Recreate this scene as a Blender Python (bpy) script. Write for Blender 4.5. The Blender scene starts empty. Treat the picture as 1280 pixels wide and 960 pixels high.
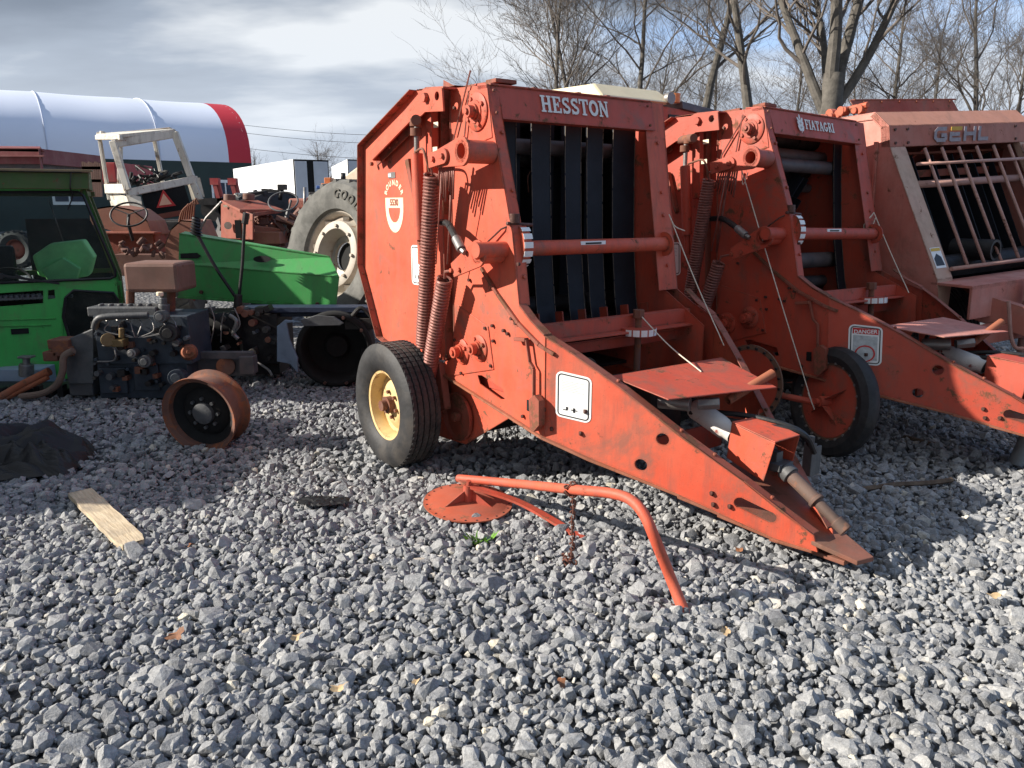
import bpy, bmesh, math, random
import numpy as np
from mathutils import Vector, Matrix, Euler, noise
from mathutils.geometry import tessellate_polygon
R = math.radians
sc = bpy.context.scene
col = sc.collection
random.seed(7)
# ---------------------------------------------------------------- camera
CAMH = 1.65; FPX = 960.0; PITCH = math.atan(225/960)
cam = bpy.data.objects.new('camera', bpy.data.cameras.new('camera')); col.objects.link(cam)
cam.location = (0, 0, CAMH); cam.rotation_euler = (R(90)-PITCH, 0, 0)
cam.data.sensor_width = 36; cam.data.lens = 27.0; cam.data.clip_end = 2000; cam.data.clip_start = .05
sc.camera = cam
CP, SP = math.cos(PITCH), math.sin(PITCH)
def ray(u, v):
    d = (v-480)/FPX
    return Vector(((u-640)/FPX, CP-SP*d, -SP-CP*d))
def W(u, v, Y):                       # point seen at pixel u, v that lies Y metres north of the camera
    r = ray(u, v); t = Y/r.y
    return Vector((r.x*t, Y, CAMH+r.z*t))
def G(u, v, z=0.0):                   # point at height z
    r = ray(u, v); t = (z-CAMH)/r.z
    return Vector((r.x*t, r.y*t, z))
class Frame:                          # a thing's own axes; finds local points on its own planes
    def __init__(s, loc, rot):
        s.loc = Vector(loc); s.rot = Euler(rot); s.M = Matrix.Translation(s.loc) @ s.rot.to_matrix().to_4x4(); s.I = s.M.inverted()
    def pt(s, u, v, ax, val):
        o = s.I @ Vector((0, 0, CAMH)); d = s.I.to_3x3() @ ray(u, v)
        t = (val-o[ax])/d[ax]
        return o + d*t
    def S(s, u, v, y=0.0):
        q = s.pt(u, v, 1, y); return (q.x, q.z)
# ---------------------------------------------------------------- mesh builder
def basis(d):
    d = Vector(d).normalized()
    a = Vector((0, 0, 1)) if abs(d.z) < .9 else Vector((1, 0, 0))
    x = d.cross(a).normalized(); y = d.cross(x).normalized()
    return d, x, y
class MB:
    def __init__(s): s.v = []; s.f = []; s.sm = []
    def add(s, vs, fs, smooth=False):
        b = len(s.v); s.v += [tuple(p) for p in vs]
        for f in fs: s.f.append(tuple(b+i for i in f)); s.sm.append(smooth)
        return s
    def box(s, c, size, rot=None):
        hx, hy, hz = size[0]/2, size[1]/2, size[2]/2
        vs = [Vector((x, y, z)) for x in (-hx, hx) for y in (-hy, hy) for z in (-hz, hz)]
        if rot is not None:
            m = Euler(rot).to_matrix() if not isinstance(rot, Matrix) else rot
            vs = [m @ p for p in vs]
        c = Vector(c)
        return s.add([p+c for p in vs], [(0,1,3,2),(4,6,7,5),(0,4,5,1),(2,3,7,6),(0,2,6,4),(1,5,7,3)])
    def bar(s, p0, p1, w, h, up=(0, 0, 1)):          # rectangular bar between two points
        p0, p1 = Vector(p0), Vector(p1); d = (p1-p0).normalized(); up = Vector(up)
        x = d.cross(up)
        if x.length < 1e-4: x = d.cross(Vector((1, 0, 0)))
        x.normalize(); z = x.cross(d).normalized()
        vs = [p+x*a*w/2+z*b*h/2 for p in (p0, p1) for a in (-1, 1) for b in (-1, 1)]
        return s.add(vs, [(0,1,3,2),(4,6,7,5),(0,4,5,1),(2,3,7,6),(0,2,6,4),(1,5,7,3)])
    def hexa(s, a, b):                                # two quads of four points, joined
        vs = [Vector(p) for p in a]+[Vector(p) for p in b]
        return s.add(vs, [(3,2,1,0),(4,5,6,7),(0,1,5,4),(1,2,6,5),(2,3,7,6),(3,0,4,7)])
    def cyl(s, p0, p1, r, n=20, r1=None, cap=True):
        p0, p1 = Vector(p0), Vector(p1); r1 = r if r1 is None else r1
        d, x, y = basis(p1-p0)
        A = [p0+(x*math.cos(t)+y*math.sin(t))*r for t in [2*math.pi*i/n for i in range(n)]]
        B = [p1+(x*math.cos(t)+y*math.sin(t))*r1 for t in [2*math.pi*i/n for i in range(n)]]
        s.add(A+B, [(i, (i+1) % n, n+(i+1) % n, n+i) for i in range(n)], True)
        if cap:
            s.add(A, [tuple(range(n))[::-1]]); s.add(B, [tuple(range(n))])
        return s
    def pipe(s, p0, p1, r, ri, n=20):                 # open tube with wall
        d, x, y = basis(Vector(p1)-Vector(p0))
        L = (Vector(p1)-Vector(p0)).length
        return s.lathe([(ri, 0), (r, 0), (r, L), (ri, L), (ri, 0)], p0, d, n)
    def lathe(s, prof, o, ax, n=32, closed=False):
        o = Vector(o); d, x, y = basis(ax)
        vs = []
        for r, a in prof:
            for i in range(n):
                t = 2*math.pi*i/n
                vs.append(o+d*a+(x*math.cos(t)+y*math.sin(t))*r)
        # sharp breaks: duplicate rings per segment
        for k in range(len(prof)-1):
            seg = vs[k*n:(k+2)*n]
            s.add(seg, [(i, (i+1) % n, n+(i+1) % n, n+i) for i in range(n)], True)
        return s
    def tube(s, pts, r, n=8, cap=True, rr=None):
        pts = [Vector(p) for p in pts]; m = len(pts)
        vs = []; prev = None
        for k, p in enumerate(pts):
            d = (pts[min(k+1, m-1)]-pts[max(k-1, 0)])
            if d.length < 1e-9: d = Vector((0, 0, 1))
            d.normalize()
            if prev is None: _, x, y = basis(d)
            else:
                x = prev-d*prev.dot(d)
                if x.length < 1e-6: _, x, y = basis(d)
                x.normalize(); y = d.cross(x)
            prev = x
            q = rr[k] if rr else r
            for i in range(n):
                t = 2*math.pi*i/n; vs.append(p+(x*math.cos(t)+y*math.sin(t))*q)
        fs = [(k*n+i, k*n+(i+1) % n, (k+1)*n+(i+1) % n, (k+1)*n+i) for k in range(m-1) for i in range(n)]
        s.add(vs, fs, True)
        if cap: s.add(vs[:n], [tuple(range(n))[::-1]]); s.add(vs[-n:], [tuple(range(n))])
        return s
    def prism(s, loops, f3, th):
        # loops: [outer, hole, ...] in 2D; f3(a, b, t) -> 3D point, t = 0 or th
        if not isinstance(loops[0][0], (tuple, list)): loops = [loops]
        flat = [p for l in loops for p in l]
        tri = tessellate_polygon([[Vector((p[0], p[1], 0)) for p in l] for l in loops])
        A = [f3(p[0], p[1], 0) for p in flat]; B = [f3(p[0], p[1], th) for p in flat]
        s.add(A, [tuple(t) for t in tri]); s.add(B, [tuple(t)[::-1] for t in tri])
        k = 0
        for l in loops:
            n = len(l)
            s.add(A[k:k+n]+B[k:k+n], [(i, (i+1) % n, n+(i+1) % n, n+i) for i in range(n)])
            k += n
        return s
    def plate(s, loops, y, th=.008):                  # in local xz, thickness along +y
        return s.prism(loops, lambda a, b, t: Vector((a, y+t, b)), th)
    def band(s, pts, y0, y1, th=.006, closed=False):  # sheet following pts (x, z) from y0 to y1
        pts = [Vector((p[0], 0, p[1])) for p in pts]; m = len(pts)
        for k in range(m if closed else m-1):
            a, b = pts[k], pts[(k+1) % m]; d = (b-a).normalized(); nrm = Vector((-d.z, 0, d.x))*th
            q = lambda p, y, o: Vector((p.x, y, p.z))+o
            z = Vector((0, 0, 0))
            s.hexa([q(a, y0, z), q(b, y0, z), q(b, y1, z), q(a, y1, z)], [q(a, y0, nrm), q(b, y0, nrm), q(b, y1, nrm), q(a, y1, nrm)])
        return s
    def bolt(s, p, n, r=.011, h=.01):
        p = Vector(p); n = Vector(n).normalized()
        return s.cyl(p-n*.002, p+n*h, r, 6)
    def merge(s, o, M=None):
        vs = [M @ Vector(p) for p in o.v] if M is not None else o.v
        b = len(s.v); s.v += [tuple(p) for p in vs]
        s.f += [tuple(b+i for i in f) for f in o.f]; s.sm += o.sm
        return s
    def xf(s, M):
        s.v = [tuple(M @ Vector(p)) for p in s.v]; return s
    def mesh(s, name):
        me = bpy.data.meshes.new(name); me.from_pydata(s.v, [], s.f)
        me.polygons.foreach_set('use_smooth', s.sm)
        bm = bmesh.new(); bm.from_mesh(me); bmesh.ops.remove_doubles(bm, verts=bm.verts, dist=1e-5)
        bmesh.ops.recalc_face_normals(bm, faces=bm.faces)
        for e in bm.edges:
            if len(e.link_faces) == 2 and e.calc_face_angle(0) > .6: e.smooth = False
        bm.to_mesh(me); bm.free()
        return me
def part(name, mb, mat, parent=None, bevel=0, label=None):
    me = mb.mesh(name); o = bpy.data.objects.new(name, me); col.objects.link(o)
    me.materials.append(mat)
    if parent is not None: o.parent = parent
    if bevel:
        m = o.modifiers.new('bevel', 'BEVEL'); m.width = bevel; m.segments = 2; m.limit_method = 'ANGLE'; m.angle_limit = R(50)
    if label: o['label'] = label
    return o
def thing(name, label, cat, loc=(0, 0, 0), rot=(0, 0, 0), group=None):
    o = bpy.data.objects.new(name, None); col.objects.link(o); o.location = loc; o.rotation_euler = rot
    o.empty_display_size = .2
    o['label'] = label; o['category'] = cat
    if group: o['group'] = group
    return o
def tag(o, label, cat, group=None, kind=None):
    o['label'] = label; o['category'] = cat
    if group: o['group'] = group
    if kind: o['kind'] = kind
    return o
def setk(o, kind): o['kind'] = kind; return o
def kids(o): return [c for c in bpy.data.objects if c.parent == o]
def copy_tree(o, parent=None):
    c = o.copy(); col.objects.link(c); c.parent = parent
    for k in kids(o):
        if k is not c: copy_tree(k, c)
    return c
def circle(cx, cy, r, n=24, ry=None):
    ry = r if ry is None else ry
    return [(cx+r*math.cos(2*math.pi*i/n), cy+ry*math.sin(2*math.pi*i/n)) for i in range(n)]
def helix(p0, p1, Rr, turns, per=12):
    p0, p1 = Vector(p0), Vector(p1); d, x, y = basis(p1-p0); n = int(turns*per)
    return [p0+(p1-p0)*(i/n)+(x*math.cos(2*math.pi*i/per)+y*math.sin(2*math.pi*i/per))*Rr for i in range(n+1)]
def smooth_path(pts, n=8):
    pts = [Vector(p) for p in pts]; out = []
    P = [pts[0]*2-pts[1]]+pts+[pts[-1]*2-pts[-2]]
    for k in range(1, len(P)-2):
        a, b, c, d = P[k-1:k+3]
        for i in range(n):
            t = i/n
            out.append(.5*((2*b)+(c-a)*t+(2*a-5*b+4*c-d)*t*t+(3*b-a-3*c+d)*t**3))
    out.append(pts[-1]); return out
# ---------------------------------------------------------------- lettering (slab capitals made of strokes)
def stroke(pts, w):
    out = []
    m = len(pts); pts = [Vector((p[0], p[1])) for p in pts]
    L = []; Rr = []
    for k, p in enumerate(pts):
        d = (pts[min(k+1, m-1)]-pts[max(k-1, 0)]).normalized(); n = Vector((-d.y, d.x))*w/2
        L.append(p+n); Rr.append(p-n)
    return [('q', L[k], L[k+1], Rr[k+1], Rr[k]) for k in range(m-1)]
def rc(x0, y0, x1, y1): return [('q', (x0, y0), (x1, y0), (x1, y1), (x0, y1))]
def arc(cx, cy, rx, ry, a0, a1, n=14): return [(cx+rx*math.cos(R(a0+(a1-a0)*i/n)), cy+ry*math.sin(R(a0+(a1-a0)*i/n))) for i in range(n+1)]
def slab(ch, t=.2, s=.1):
    st = lambda x: rc(x, s, x+t, 1-s)+rc(x-.09, 0, x+t+.09, s)+rc(x-.09, 1-s, x+t+.09, 1)
    if ch == 'H': return st(.1)+st(.6)+rc(.3, .45, .6, .57), .9
    if ch == 'I': return st(.1), .4
    if ch == 'E': return st(.1)+rc(.39, .88, .72, 1)+rc(.6, .7, .72, .88)+rc(.3, .45, .52, .57)+rc(.46, .36, .54, .66)+rc(.39, 0, .74, .12)+rc(.62, .12, .74, .3), .78
    if ch == 'F': return st(.1)+rc(.39, .88, .7, 1)+rc(.58, .7, .7, .88)+rc(.3, .45, .52, .57), .72
    if ch == 'T': return rc(.3, s, .3+t, 1)+rc(.2, 0, .6, s)+rc(0, .88, .3, 1)+rc(.5, .88, .8, 1)+rc(0, .68, .1, .88)+rc(.7, .68, .8, .88), .8
    if ch == 'N': return rc(.1, s, .22, 1-s)+rc(0, 0, .32, s)+rc(0, 1-s, .3, 1)+rc(.66, 0, .78, 1-s)+rc(.56, 1-s, .88, 1)+stroke([(.16, .97), (.72, .03)], .2), .9
    if ch == 'O': return stroke(arc(.42, .5, .31, .4, 0, 360, 28), .2), .84
    if ch == 'S': return stroke(arc(.35, .73, .23, .18, 20, 270, 12)+arc(.35, .27, .25, .19, 90, -160, 12), .17)+rc(.52, .72, .62, 1)+rc(.06, 0, .16, .3), .7
    if ch == 'A': return stroke([(.12, .05), (.42, .97)], .12)+stroke([(.4, .97), (.7, .05)], .2)+rc(.24, .3, .6, .4)+rc(0, 0, .28, .09)+rc(.52, 0, .86, .09), .86
    if ch == 'G': return stroke(arc(.42, .5, .31, .4, 40, 330, 22), .19)+rc(.58, .1, .76, .48)+rc(.46, .38, .84, .48), .88
    if ch == 'R': return st(.1)+stroke(arc(.42, .73, .2, .21, 90, -90, 12), .14)+rc(.3, .87, .45, 1)+rc(.3, .45, .45, .57)+stroke([(.45, .5), (.7, .05)], .18)+rc(.6, 0, .84, .09), .84
    return [], .5
def lettering(text, h, th, f3, gap=.06, wscale=1.0):
    mb = MB(); x = 0
    for i, ch in enumerate(text):
        q, w = slab(ch)
        for n, e in enumerate(q):
            off = .0002*(n % 3)
            mb.prism([tuple(((p[0]*wscale)+x)*h if j == 0 else p[1]*h for j in (0, 1)) for p in e[1:]], lambda a, b, t: f3(a, b, t+off if t else t), th)
        x += w*wscale+gap
    return mb, x*h
def bfont(text, size, depth, bold=.0):
    cu = bpy.data.curves.new('txt', 'FONT'); cu.body = text; cu.size = size; cu.extrude = depth/2; cu.offset = bold
    cu.align_x = 'CENTER'
    o = bpy.data.objects.new('txt', cu); col.objects.link(o)
    dg = bpy.context.evaluated_depsgraph_get(); me = bpy.data.meshes.new_from_object(o.evaluated_get(dg))
    mb = MB(); mb.v = [tuple(v.co) for v in me.vertices]; mb.f = [tuple(p.vertices) for p in me.polygons]; mb.sm = [False]*len(mb.f)
    bpy.data.objects.remove(o); bpy.data.meshes.remove(me)
    return mb
# ---------------------------------------------------------------- materials
def N(nt, t, **k):
    n = nt.nodes.new(t)
    for a, b in k.items(): setattr(n, a, b)
    return n
def newmat(name):
    m = bpy.data.materials.new(name); m.use_nodes = True; nt = m.node_tree
    b = nt.nodes['Principled BSDF']; return m, nt, b
def noise_tex(nt, co, scale, detail=4, rough=.6, dist=0):
    n = N(nt, 'ShaderNodeTexNoise'); n.inputs['Scale'].default_value = scale; n.inputs['Detail'].default_value = detail
    n.inputs['Roughness'].default_value = rough; n.inputs['Distortion'].default_value = dist
    nt.links.new(co, n.inputs['Vector']); return n.outputs['Fac']
def ramp(nt, fac, stops):
    r = N(nt, 'ShaderNodeValToRGB'); e = r.color_ramp.elements
    while len(e) < len(stops): e.new(.5)
    for i, (p, c) in enumerate(stops):
        e[i].position = p; e[i].color = (c, c, c, 1) if isinstance(c, (int, float)) else (*c, 1)
    nt.links.new(fac, r.inputs['Fac']); return r.outputs['Color']
def mix(nt, fac, a, b, mode='MIX'):
    m = N(nt, 'ShaderNodeMix', data_type='RGBA', blend_type=mode)
    for s, v in ((m.inputs[0], fac), (m.inputs[6], a), (m.inputs[7], b)):
        if isinstance(v, (int, float)): s.default_value = v
        elif isinstance(v, tuple): s.default_value = (*v, 1)
        else: nt.links.new(v, s)
    return m.outputs[2]
def bump(nt, b, h, strength=.3, dist=.01):
    n = N(nt, 'ShaderNodeBump'); n.inputs['Strength'].default_value = strength; n.inputs['Distance'].default_value = dist
    nt.links.new(h, n.inputs['Height']); nt.links.new(n.outputs[0], b.inputs['Normal'])
def paint(name, base, rough=.5, rust=.35, rustcol=(.10, .042, .022), fade=(.5, .3, .25), fadeamt=.12, metal=0, dirt=.25, dirtcol=(.10, .08, .065), spec=.4, seed=0, streak=True, wear=.75):
    m, nt, b = newmat(name)
    tc = N(nt, 'ShaderNodeTexCoord'); mp = N(nt, 'ShaderNodeMapping'); nt.links.new(tc.outputs['Object'], mp.inputs[0])
    mp.inputs['Location'].default_value = (seed*3.1, seed*1.7, seed*.9); co = mp.outputs[0]
    n1 = noise_tex(nt, co, 2.2, 5, .65); c = mix(nt, ramp(nt, n1, [(.35, 0), (.7, fadeamt*2)]), base, fade)
    n1b = noise_tex(nt, co, 9, 5, .7); c = mix(nt, ramp(nt, n1b, [(.3, .0), (.75, .28)]), c, tuple(x*.72 for x in base))
    # dirt washed in streaks
    if streak:
        mp2 = N(nt, 'ShaderNodeMapping'); mp2.inputs['Scale'].default_value = (9, 9, 1.6); nt.links.new(co, mp2.inputs[0])
        n2 = noise_tex(nt, mp2.outputs[0], 1.5, 6, .7)
    else: n2 = noise_tex(nt, co, 5, 6, .7)
    c = mix(nt, ramp(nt, n2, [(.48, 0), (.78, dirt)]), c, dirtcol)
    st_ = ramp(nt, noise_tex(nt, co, 2.7, 8, .72, .6), [(.54, 0), (.66, min(.6, dirt*1.2))]); c = mix(nt, st_, c, (.15, .10, .075))
    n3 = noise_tex(nt, co, 7, 9, .75, .3)
    rf = ramp(nt, n3, [(.665-rust*.22, 0), (.71-rust*.2, 1)])
    n3b = noise_tex(nt, co, 60, 3, .6); rc_ = mix(nt, n3b, rustcol, tuple(x*1.9 for x in rustcol))
    c = mix(nt, rf, c, rc_)
    nv = N(nt, 'ShaderNodeTexVoronoi'); nv.inputs['Scale'].default_value = 45; nt.links.new(co, nv.inputs['Vector'])
    sp = ramp(nt, nv.outputs['Distance'], [(.06, 1), (.1, 0)])
    n5 = noise_tex(nt, co, 3.5, 2, .5); sf = mix(nt, 1.0, sp, ramp(nt, n5, [(.44, 0), (.56, .9)]), 'MULTIPLY')
    c = mix(nt, sf, c, rustcol)
    if wear:
        bv = N(nt, 'ShaderNodeBevel'); bv.samples = 3; bv.inputs['Radius'].default_value = .018
        ge = N(nt, 'ShaderNodeNewGeometry'); dt = N(nt, 'ShaderNodeVectorMath', operation='DOT_PRODUCT'); nt.links.new(bv.outputs[0], dt.inputs[0]); nt.links.new(ge.outputs['Normal'], dt.inputs[1])
        em = ramp(nt, dt.outputs['Value'], [(.88, 1), (.996, 0)]); wn = ramp(nt, noise_tex(nt, co, 11, 6, .75), [(.40, 0), (.54, wear)])
        c = mix(nt, mix(nt, 1.0, em, wn, 'MULTIPLY'), c, tuple(x*1.3 for x in rustcol))
    nt.links.new(c, b.inputs['Base Color'])
    rr = mix(nt, rf, ramp(nt, n2, [(.3, rough), (.8, min(1, rough+.22))]), (.88, .88, .88)); nt.links.new(rr, b.inputs['Roughness'])
    b.inputs['Metallic'].default_value = metal; b.inputs['Specular IOR Level'].default_value = spec
    n6 = noise_tex(nt, co, 3.0, 2, .5); n7 = noise_tex(nt, co, 140, 2, .6)
    h = mix(nt, .12, n6, n7); h = mix(nt, .08, h, rf); bump(nt, b, h, .35, .02)
    return m
def plain(name, base, rough=.6, var=.25, scale=12, metal=0, spec=.4, bmp=.2, bscale=60, dust=0, dustcol=(.2, .18, .16)):
    m, nt, b = newmat(name)
    tc = N(nt, 'ShaderNodeTexCoord'); co = tc.outputs['Object']
    n1 = noise_tex(nt, co, scale, 6, .65)
    c = mix(nt, ramp(nt, n1, [(.3, 0), (.7, 1)]), tuple(x*(1-var) for x in base), tuple(min(1, x*(1+var)) for x in base))
    if dust: c = mix(nt, ramp(nt, noise_tex(nt, co, scale*.5, 6, .7), [(.42, 0), (.72, dust)]), c, dustcol)
    nt.links.new(c, b.inputs['Base Color']); b.inputs['Roughness'].default_value = rough; b.inputs['Metallic'].default_value = metal
    b.inputs['Specular IOR Level'].default_value = spec
    if bmp: bump(nt, b, noise_tex(nt, co, bscale, 4, .6), bmp, .01)
    return m
RED = (.55, .076, .036)
M = {}
M['red'] = paint('red_paint', RED, .5, .34, fade=(.58, .15, .085), fadeamt=.36, dirt=.62)
M['red2'] = paint('red_paint_b', (.46, .062, .032), .5, .38, fade=(.46, .13, .09), fadeamt=.2, seed=3, dirt=.45)
M['redtop'] = paint('rusty_red', (.26, .055, .03), .65, .62, seed=5, dirt=.5)
M['orange'] = paint('orange_tube', (.5, .09, .035), .5, .45, rustcol=(.09, .045, .025), seed=8, streak=False)
M['redfaded'] = paint('faded_red', (.52, .165, .125), .62, .24, fade=(.60, .32, .27), fadeamt=.45, seed=11)
M['cream'] = paint('chalky_cream', (.50, .36, .27), .65, .2, fade=(.55, .3, .24), fadeamt=.35, seed=12)
M['pink'] = paint('chalky_red', (.42, .14, .10), .65, .3, fade=(.5, .28, .23), fadeamt=.3, seed=14)
M['rust'] = paint('rusted_steel', (.13, .045, .025), .8, .6, rustcol=(.16, .06, .028), dirt=.5, seed=15)
M['rustorange'] = paint('rust_orange', (.30, .085, .035), .75, .5, dirt=.4, seed=16, streak=False)
M['spring'] = plain('spring_steel', (.24, .10, .08), .5, .3, 30, .3)
M['belt'] = plain('rubber_belt', (.012, .014, .02), .65, .3, 6, spec=.3, bmp=.15)
M['dark'] = plain('oily_dark_metal', (.022, .021, .022), .5, .5, 9, .3, dust=.5, dustcol=(.07, .055, .045))
M['black'] = plain('black_rubber', (.016, .016, .017), .5, .3, 20)
M['void'] = plain('shade_and_grime_black', (.008, .008, .008), .9, .3, 20, bmp=0)  # flat black: shade painted into openings and recesses, also greasy black drums
M['steel'] = plain('bare_steel', (.24, .235, .23), .45, .3, 25, .6, dust=.4, dustcol=(.15, .09, .06))
M['bolt'] = plain('bolt_steel', (.10, .05, .04), .5, .4, 80, .5)
M['greycast'] = plain('grey_cast', (.11, .115, .12), .55, .4, 14, .3, dust=.6, dustcol=(.05, .04, .035))
M['bluecast'] = plain('blue_grey_cast', (.045, .06, .08), .55, .5, 9, .2, dust=.75, dustcol=(.03, .024, .022))
M['white'] = plain('white_sticker', (.78, .79, .78), .4, .06, 5, bmp=0, dust=.25, dustcol=(.5, .47, .42))
M['ink'] = plain('black_ink', (.02, .02, .022), .4, .1, 5, bmp=0)
M['inkgrey'] = plain('worn_ink', (.42, .45, .46), .5, .3, 30, bmp=0)
M['inkred'] = plain('red_ink', (.5, .03, .03), .4, .1, 5, bmp=0)
M['letter'] = plain('lettering_white', (.72, .70, .66), .5, .12, 30, bmp=0)
M['cabgreen'] = paint('cab_green', (.05, .42, .08), .4, .12, fade=(.1, .45, .1), fadeamt=.2, seed=77, dirt=.4, rustcol=(.03, .09, .02))
M['litgreen'] = plain('sunlit_green', (.32, .80, .28), .5, .15, 6)  # lighter green paints sunlight onto the cab interior
M['tripale'] = plain('faded_orange', (.75, .42, .28), .5, .1, 12)
M['lettercream'] = plain('lettering_cream', (.78, .66, .48), .5, .12, 30, bmp=0, dust=.3, dustcol=(.6, .2, .12))
M['lettergrey'] = plain('lettering_grey', (.30, .27, .30), .5, .2, 30, bmp=0)
M['yellow'] = plain('yellow_mark', (.6, .38, .05), .5, .1, 10, bmp=0)
M['green'] = paint('bright_green', (.05, .29, .075), .38, .1, fade=(.07, .30, .07), fadeamt=.2, seed=21, dirt=.4, rustcol=(.02, .06, .015))
M['greendark'] = paint('moss_green', (.035, .10, .02), .6, .3, fade=(.1, .12, .04), fadeamt=.4, seed=22, dirt=.6)
M['whitepaint'] = paint('old_white', (.66, .62, .52), .55, .3, fade=(.75, .72, .66), fadeamt=.3, seed=23, dirt=.5, rustcol=(.18, .08, .04))
M['rimcream'] = paint('cream_rim', (.62, .42, .17), .5, .35, fade=(.7, .55, .3), fadeamt=.3, seed=24, rustcol=(.16, .07, .03), streak=False)
M['rimgrey'] = paint('silver_rim', (.42, .39, .33), .5, .3, seed=25, rustcol=(.16, .10, .06), streak=False)
M['tractorred'] = paint('old_red', (.26, .05, .03), .65, .5, seed=26, dirt=.5, fade=(.4, .16, .1), fadeamt=.3)
M['tyregrey'] = plain('dusty_tyre', (.12, .118, .11), .8, .3, 5, spec=.2, dust=.7, dustcol=(.2, .195, .18), bmp=.2, bscale=20)
M['rope'] = plain('twine', (.62, .55, .45), .9, .2, 60)
M['trailer'] = plain('trailer_white', (.78, .79, .80), .5, .06, 1.2, bmp=0, dust=.12, dustcol=(.45, .45, .44))
M['fabric'] = plain('white_fabric', (.62, .67, .78), .6, .03, .1, bmp=0)
M['seam'] = plain('fabric_seam', (.46, .50, .60), .6, .03, .1, bmp=0)
M['redfabric'] = plain('red_fabric', (.48, .02, .035), .55, .05, .2, bmp=0)
M['tarp'] = plain('black_plastic', (.007, .007, .008), .5, .3, 4, bmp=.25, bscale=6)
M['reddisc'] = paint('red_disc', (.42, .08, .035), .6, .45, rustcol=(.15, .065, .035), seed=70, streak=False)
M['rustchain'] = plain('rust_chain', (.12, .045, .03), .8, .4, 60)
M['barkwood'] = plain('rotten_wood', (.12, .085, .06), .9, .4, 20)
M['greypost'] = plain('galvanised', (.22, .23, .23), .6, .2, 12)
M['signorange'] = plain('sign_orange', (.62, .22, .08), .5, .2, 12)
M['fenderrust'] = paint('rusty_fender', (.24, .085, .05), .6, .4, rustcol=(.2, .11, .06), fade=(.4, .2, .14), fadeamt=.3, seed=71)
M['tractordark'] = paint('dark_red_castings', (.10, .04, .03), .7, .5, seed=72)
M['darkred'] = paint('dark_red', (.20, .03, .035), .5, .2, seed=73)
M['wagonred'] = paint('wagon_red', (.38, .025, .03), .5, .15, seed=74)
M['creamroof'] = plain('cream_roof', (.75, .64, .42), .5, .08, 3)
M['siding'] = plain('green_siding', (.016, .035, .034), .6, .15, 1)
M['doorgrey'] = plain('trailer_door', (.55, .58, .62), .5, .08, 2)
M['rustbrown'] = paint('brown_tank', (.15, .075, .055), .6, .3, seed=61, dirt=.4)
M['ringbrown'] = paint('brown_ring', (.13, .075, .045), .7, .4, seed=63, streak=False)
M['rustbarrel'] = paint('rust_barrel', (.085, .034, .022), .7, .55, rustcol=(.16, .055, .025), seed=62, streak=False)
M['oilyyellow'] = plain('oily_yellow', (.20, .13, .05), .5, .5, 20, .2, dust=.7, dustcol=(.04, .035, .03))
M['dustyhose'] = plain('dusty_hose', (.16, .11, .085), .7, .3, 8)
M['bluepale'] = plain('pale_blue_grey', (.26, .33, .42), .5, .2, 8, dust=.4)
M['greybrown'] = plain('grey_brown_steel', (.10, .095, .10), .6, .4, 9, .2, dust=.6, dustcol=(.12, .06, .04))
M['darkblue'] = plain('dark_blue_steel', (.02, .03, .06), .5, .3, 9)
M['bluegrey'] = plain('blue_grey_plate', (.16, .22, .30), .5, .4, 9, dust=.5, dustcol=(.05, .05, .05))
M['grease'] = plain('grease_castings', (.05, .048, .045), .5, .7, 25, .3, dust=.6, dustcol=(.14, .11, .08))
M['tyreletter'] = plain('raised_rubber', (.07, .065, .055), .8, .2, 20)
def tyre_mat(name, base, lugs):
    m, nt, b = newmat(name)
    tc = N(nt, 'ShaderNodeTexCoord'); co = tc.outputs['Object']
    n1 = noise_tex(nt, co, 9, 6, .7); c = mix(nt, ramp(nt, n1, [(.35, 0), (.7, 1)]), base, tuple(x*2.3 for x in base))
    c = mix(nt, ramp(nt, noise_tex(nt, co, 4, 5, .7), [(.5, 0), (.75, .55)]), c, (.10, .085, .07))
    nt.links.new(c, b.inputs['Base Color']); b.inputs['Roughness'].default_value = .62; b.inputs['Specular IOR Level'].default_value = .35
    bump(nt, b, noise_tex(nt, co, 55, 4, .6), .25, .006); return m
M['tyre'] = tyre_mat('tyre_rubber', (.017, .017, .018), 0)
def glass_mat():
    m, nt, b = newmat('cab_glass')
    out = nt.nodes['Material Output']; tr = N(nt, 'ShaderNodeBsdfTransparent'); tr.inputs[0].default_value = (.86, .92, .92, 1)
    b.inputs['Base Color'].default_value = (.06, .07, .07, 1); b.inputs['Roughness'].default_value = .06
    tc = N(nt, 'ShaderNodeTexCoord'); n = noise_tex(nt, tc.outputs['Object'], 3, 5, .6)
    lw = N(nt, 'ShaderNodeFresnel'); lw.inputs[0].default_value = 1.5
    ad = N(nt, 'ShaderNodeMath', operation='ADD'); ms = N(nt, 'ShaderNodeMixShader')
    nt.links.new(lw.outputs[0], ad.inputs[0]); nt.links.new(ramp(nt, n, [(.35, .03), (.75, .14)]), ad.inputs[1])
    nt.links.new(ad.outputs[0], ms.inputs[0]); nt.links.new(tr.outputs[0], ms.inputs[1]); nt.links.new(b.outputs[0], ms.inputs[2]); nt.links.new(ms.outputs[0], out.inputs[0])
    return m
M['glass'] = glass_mat()
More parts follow.
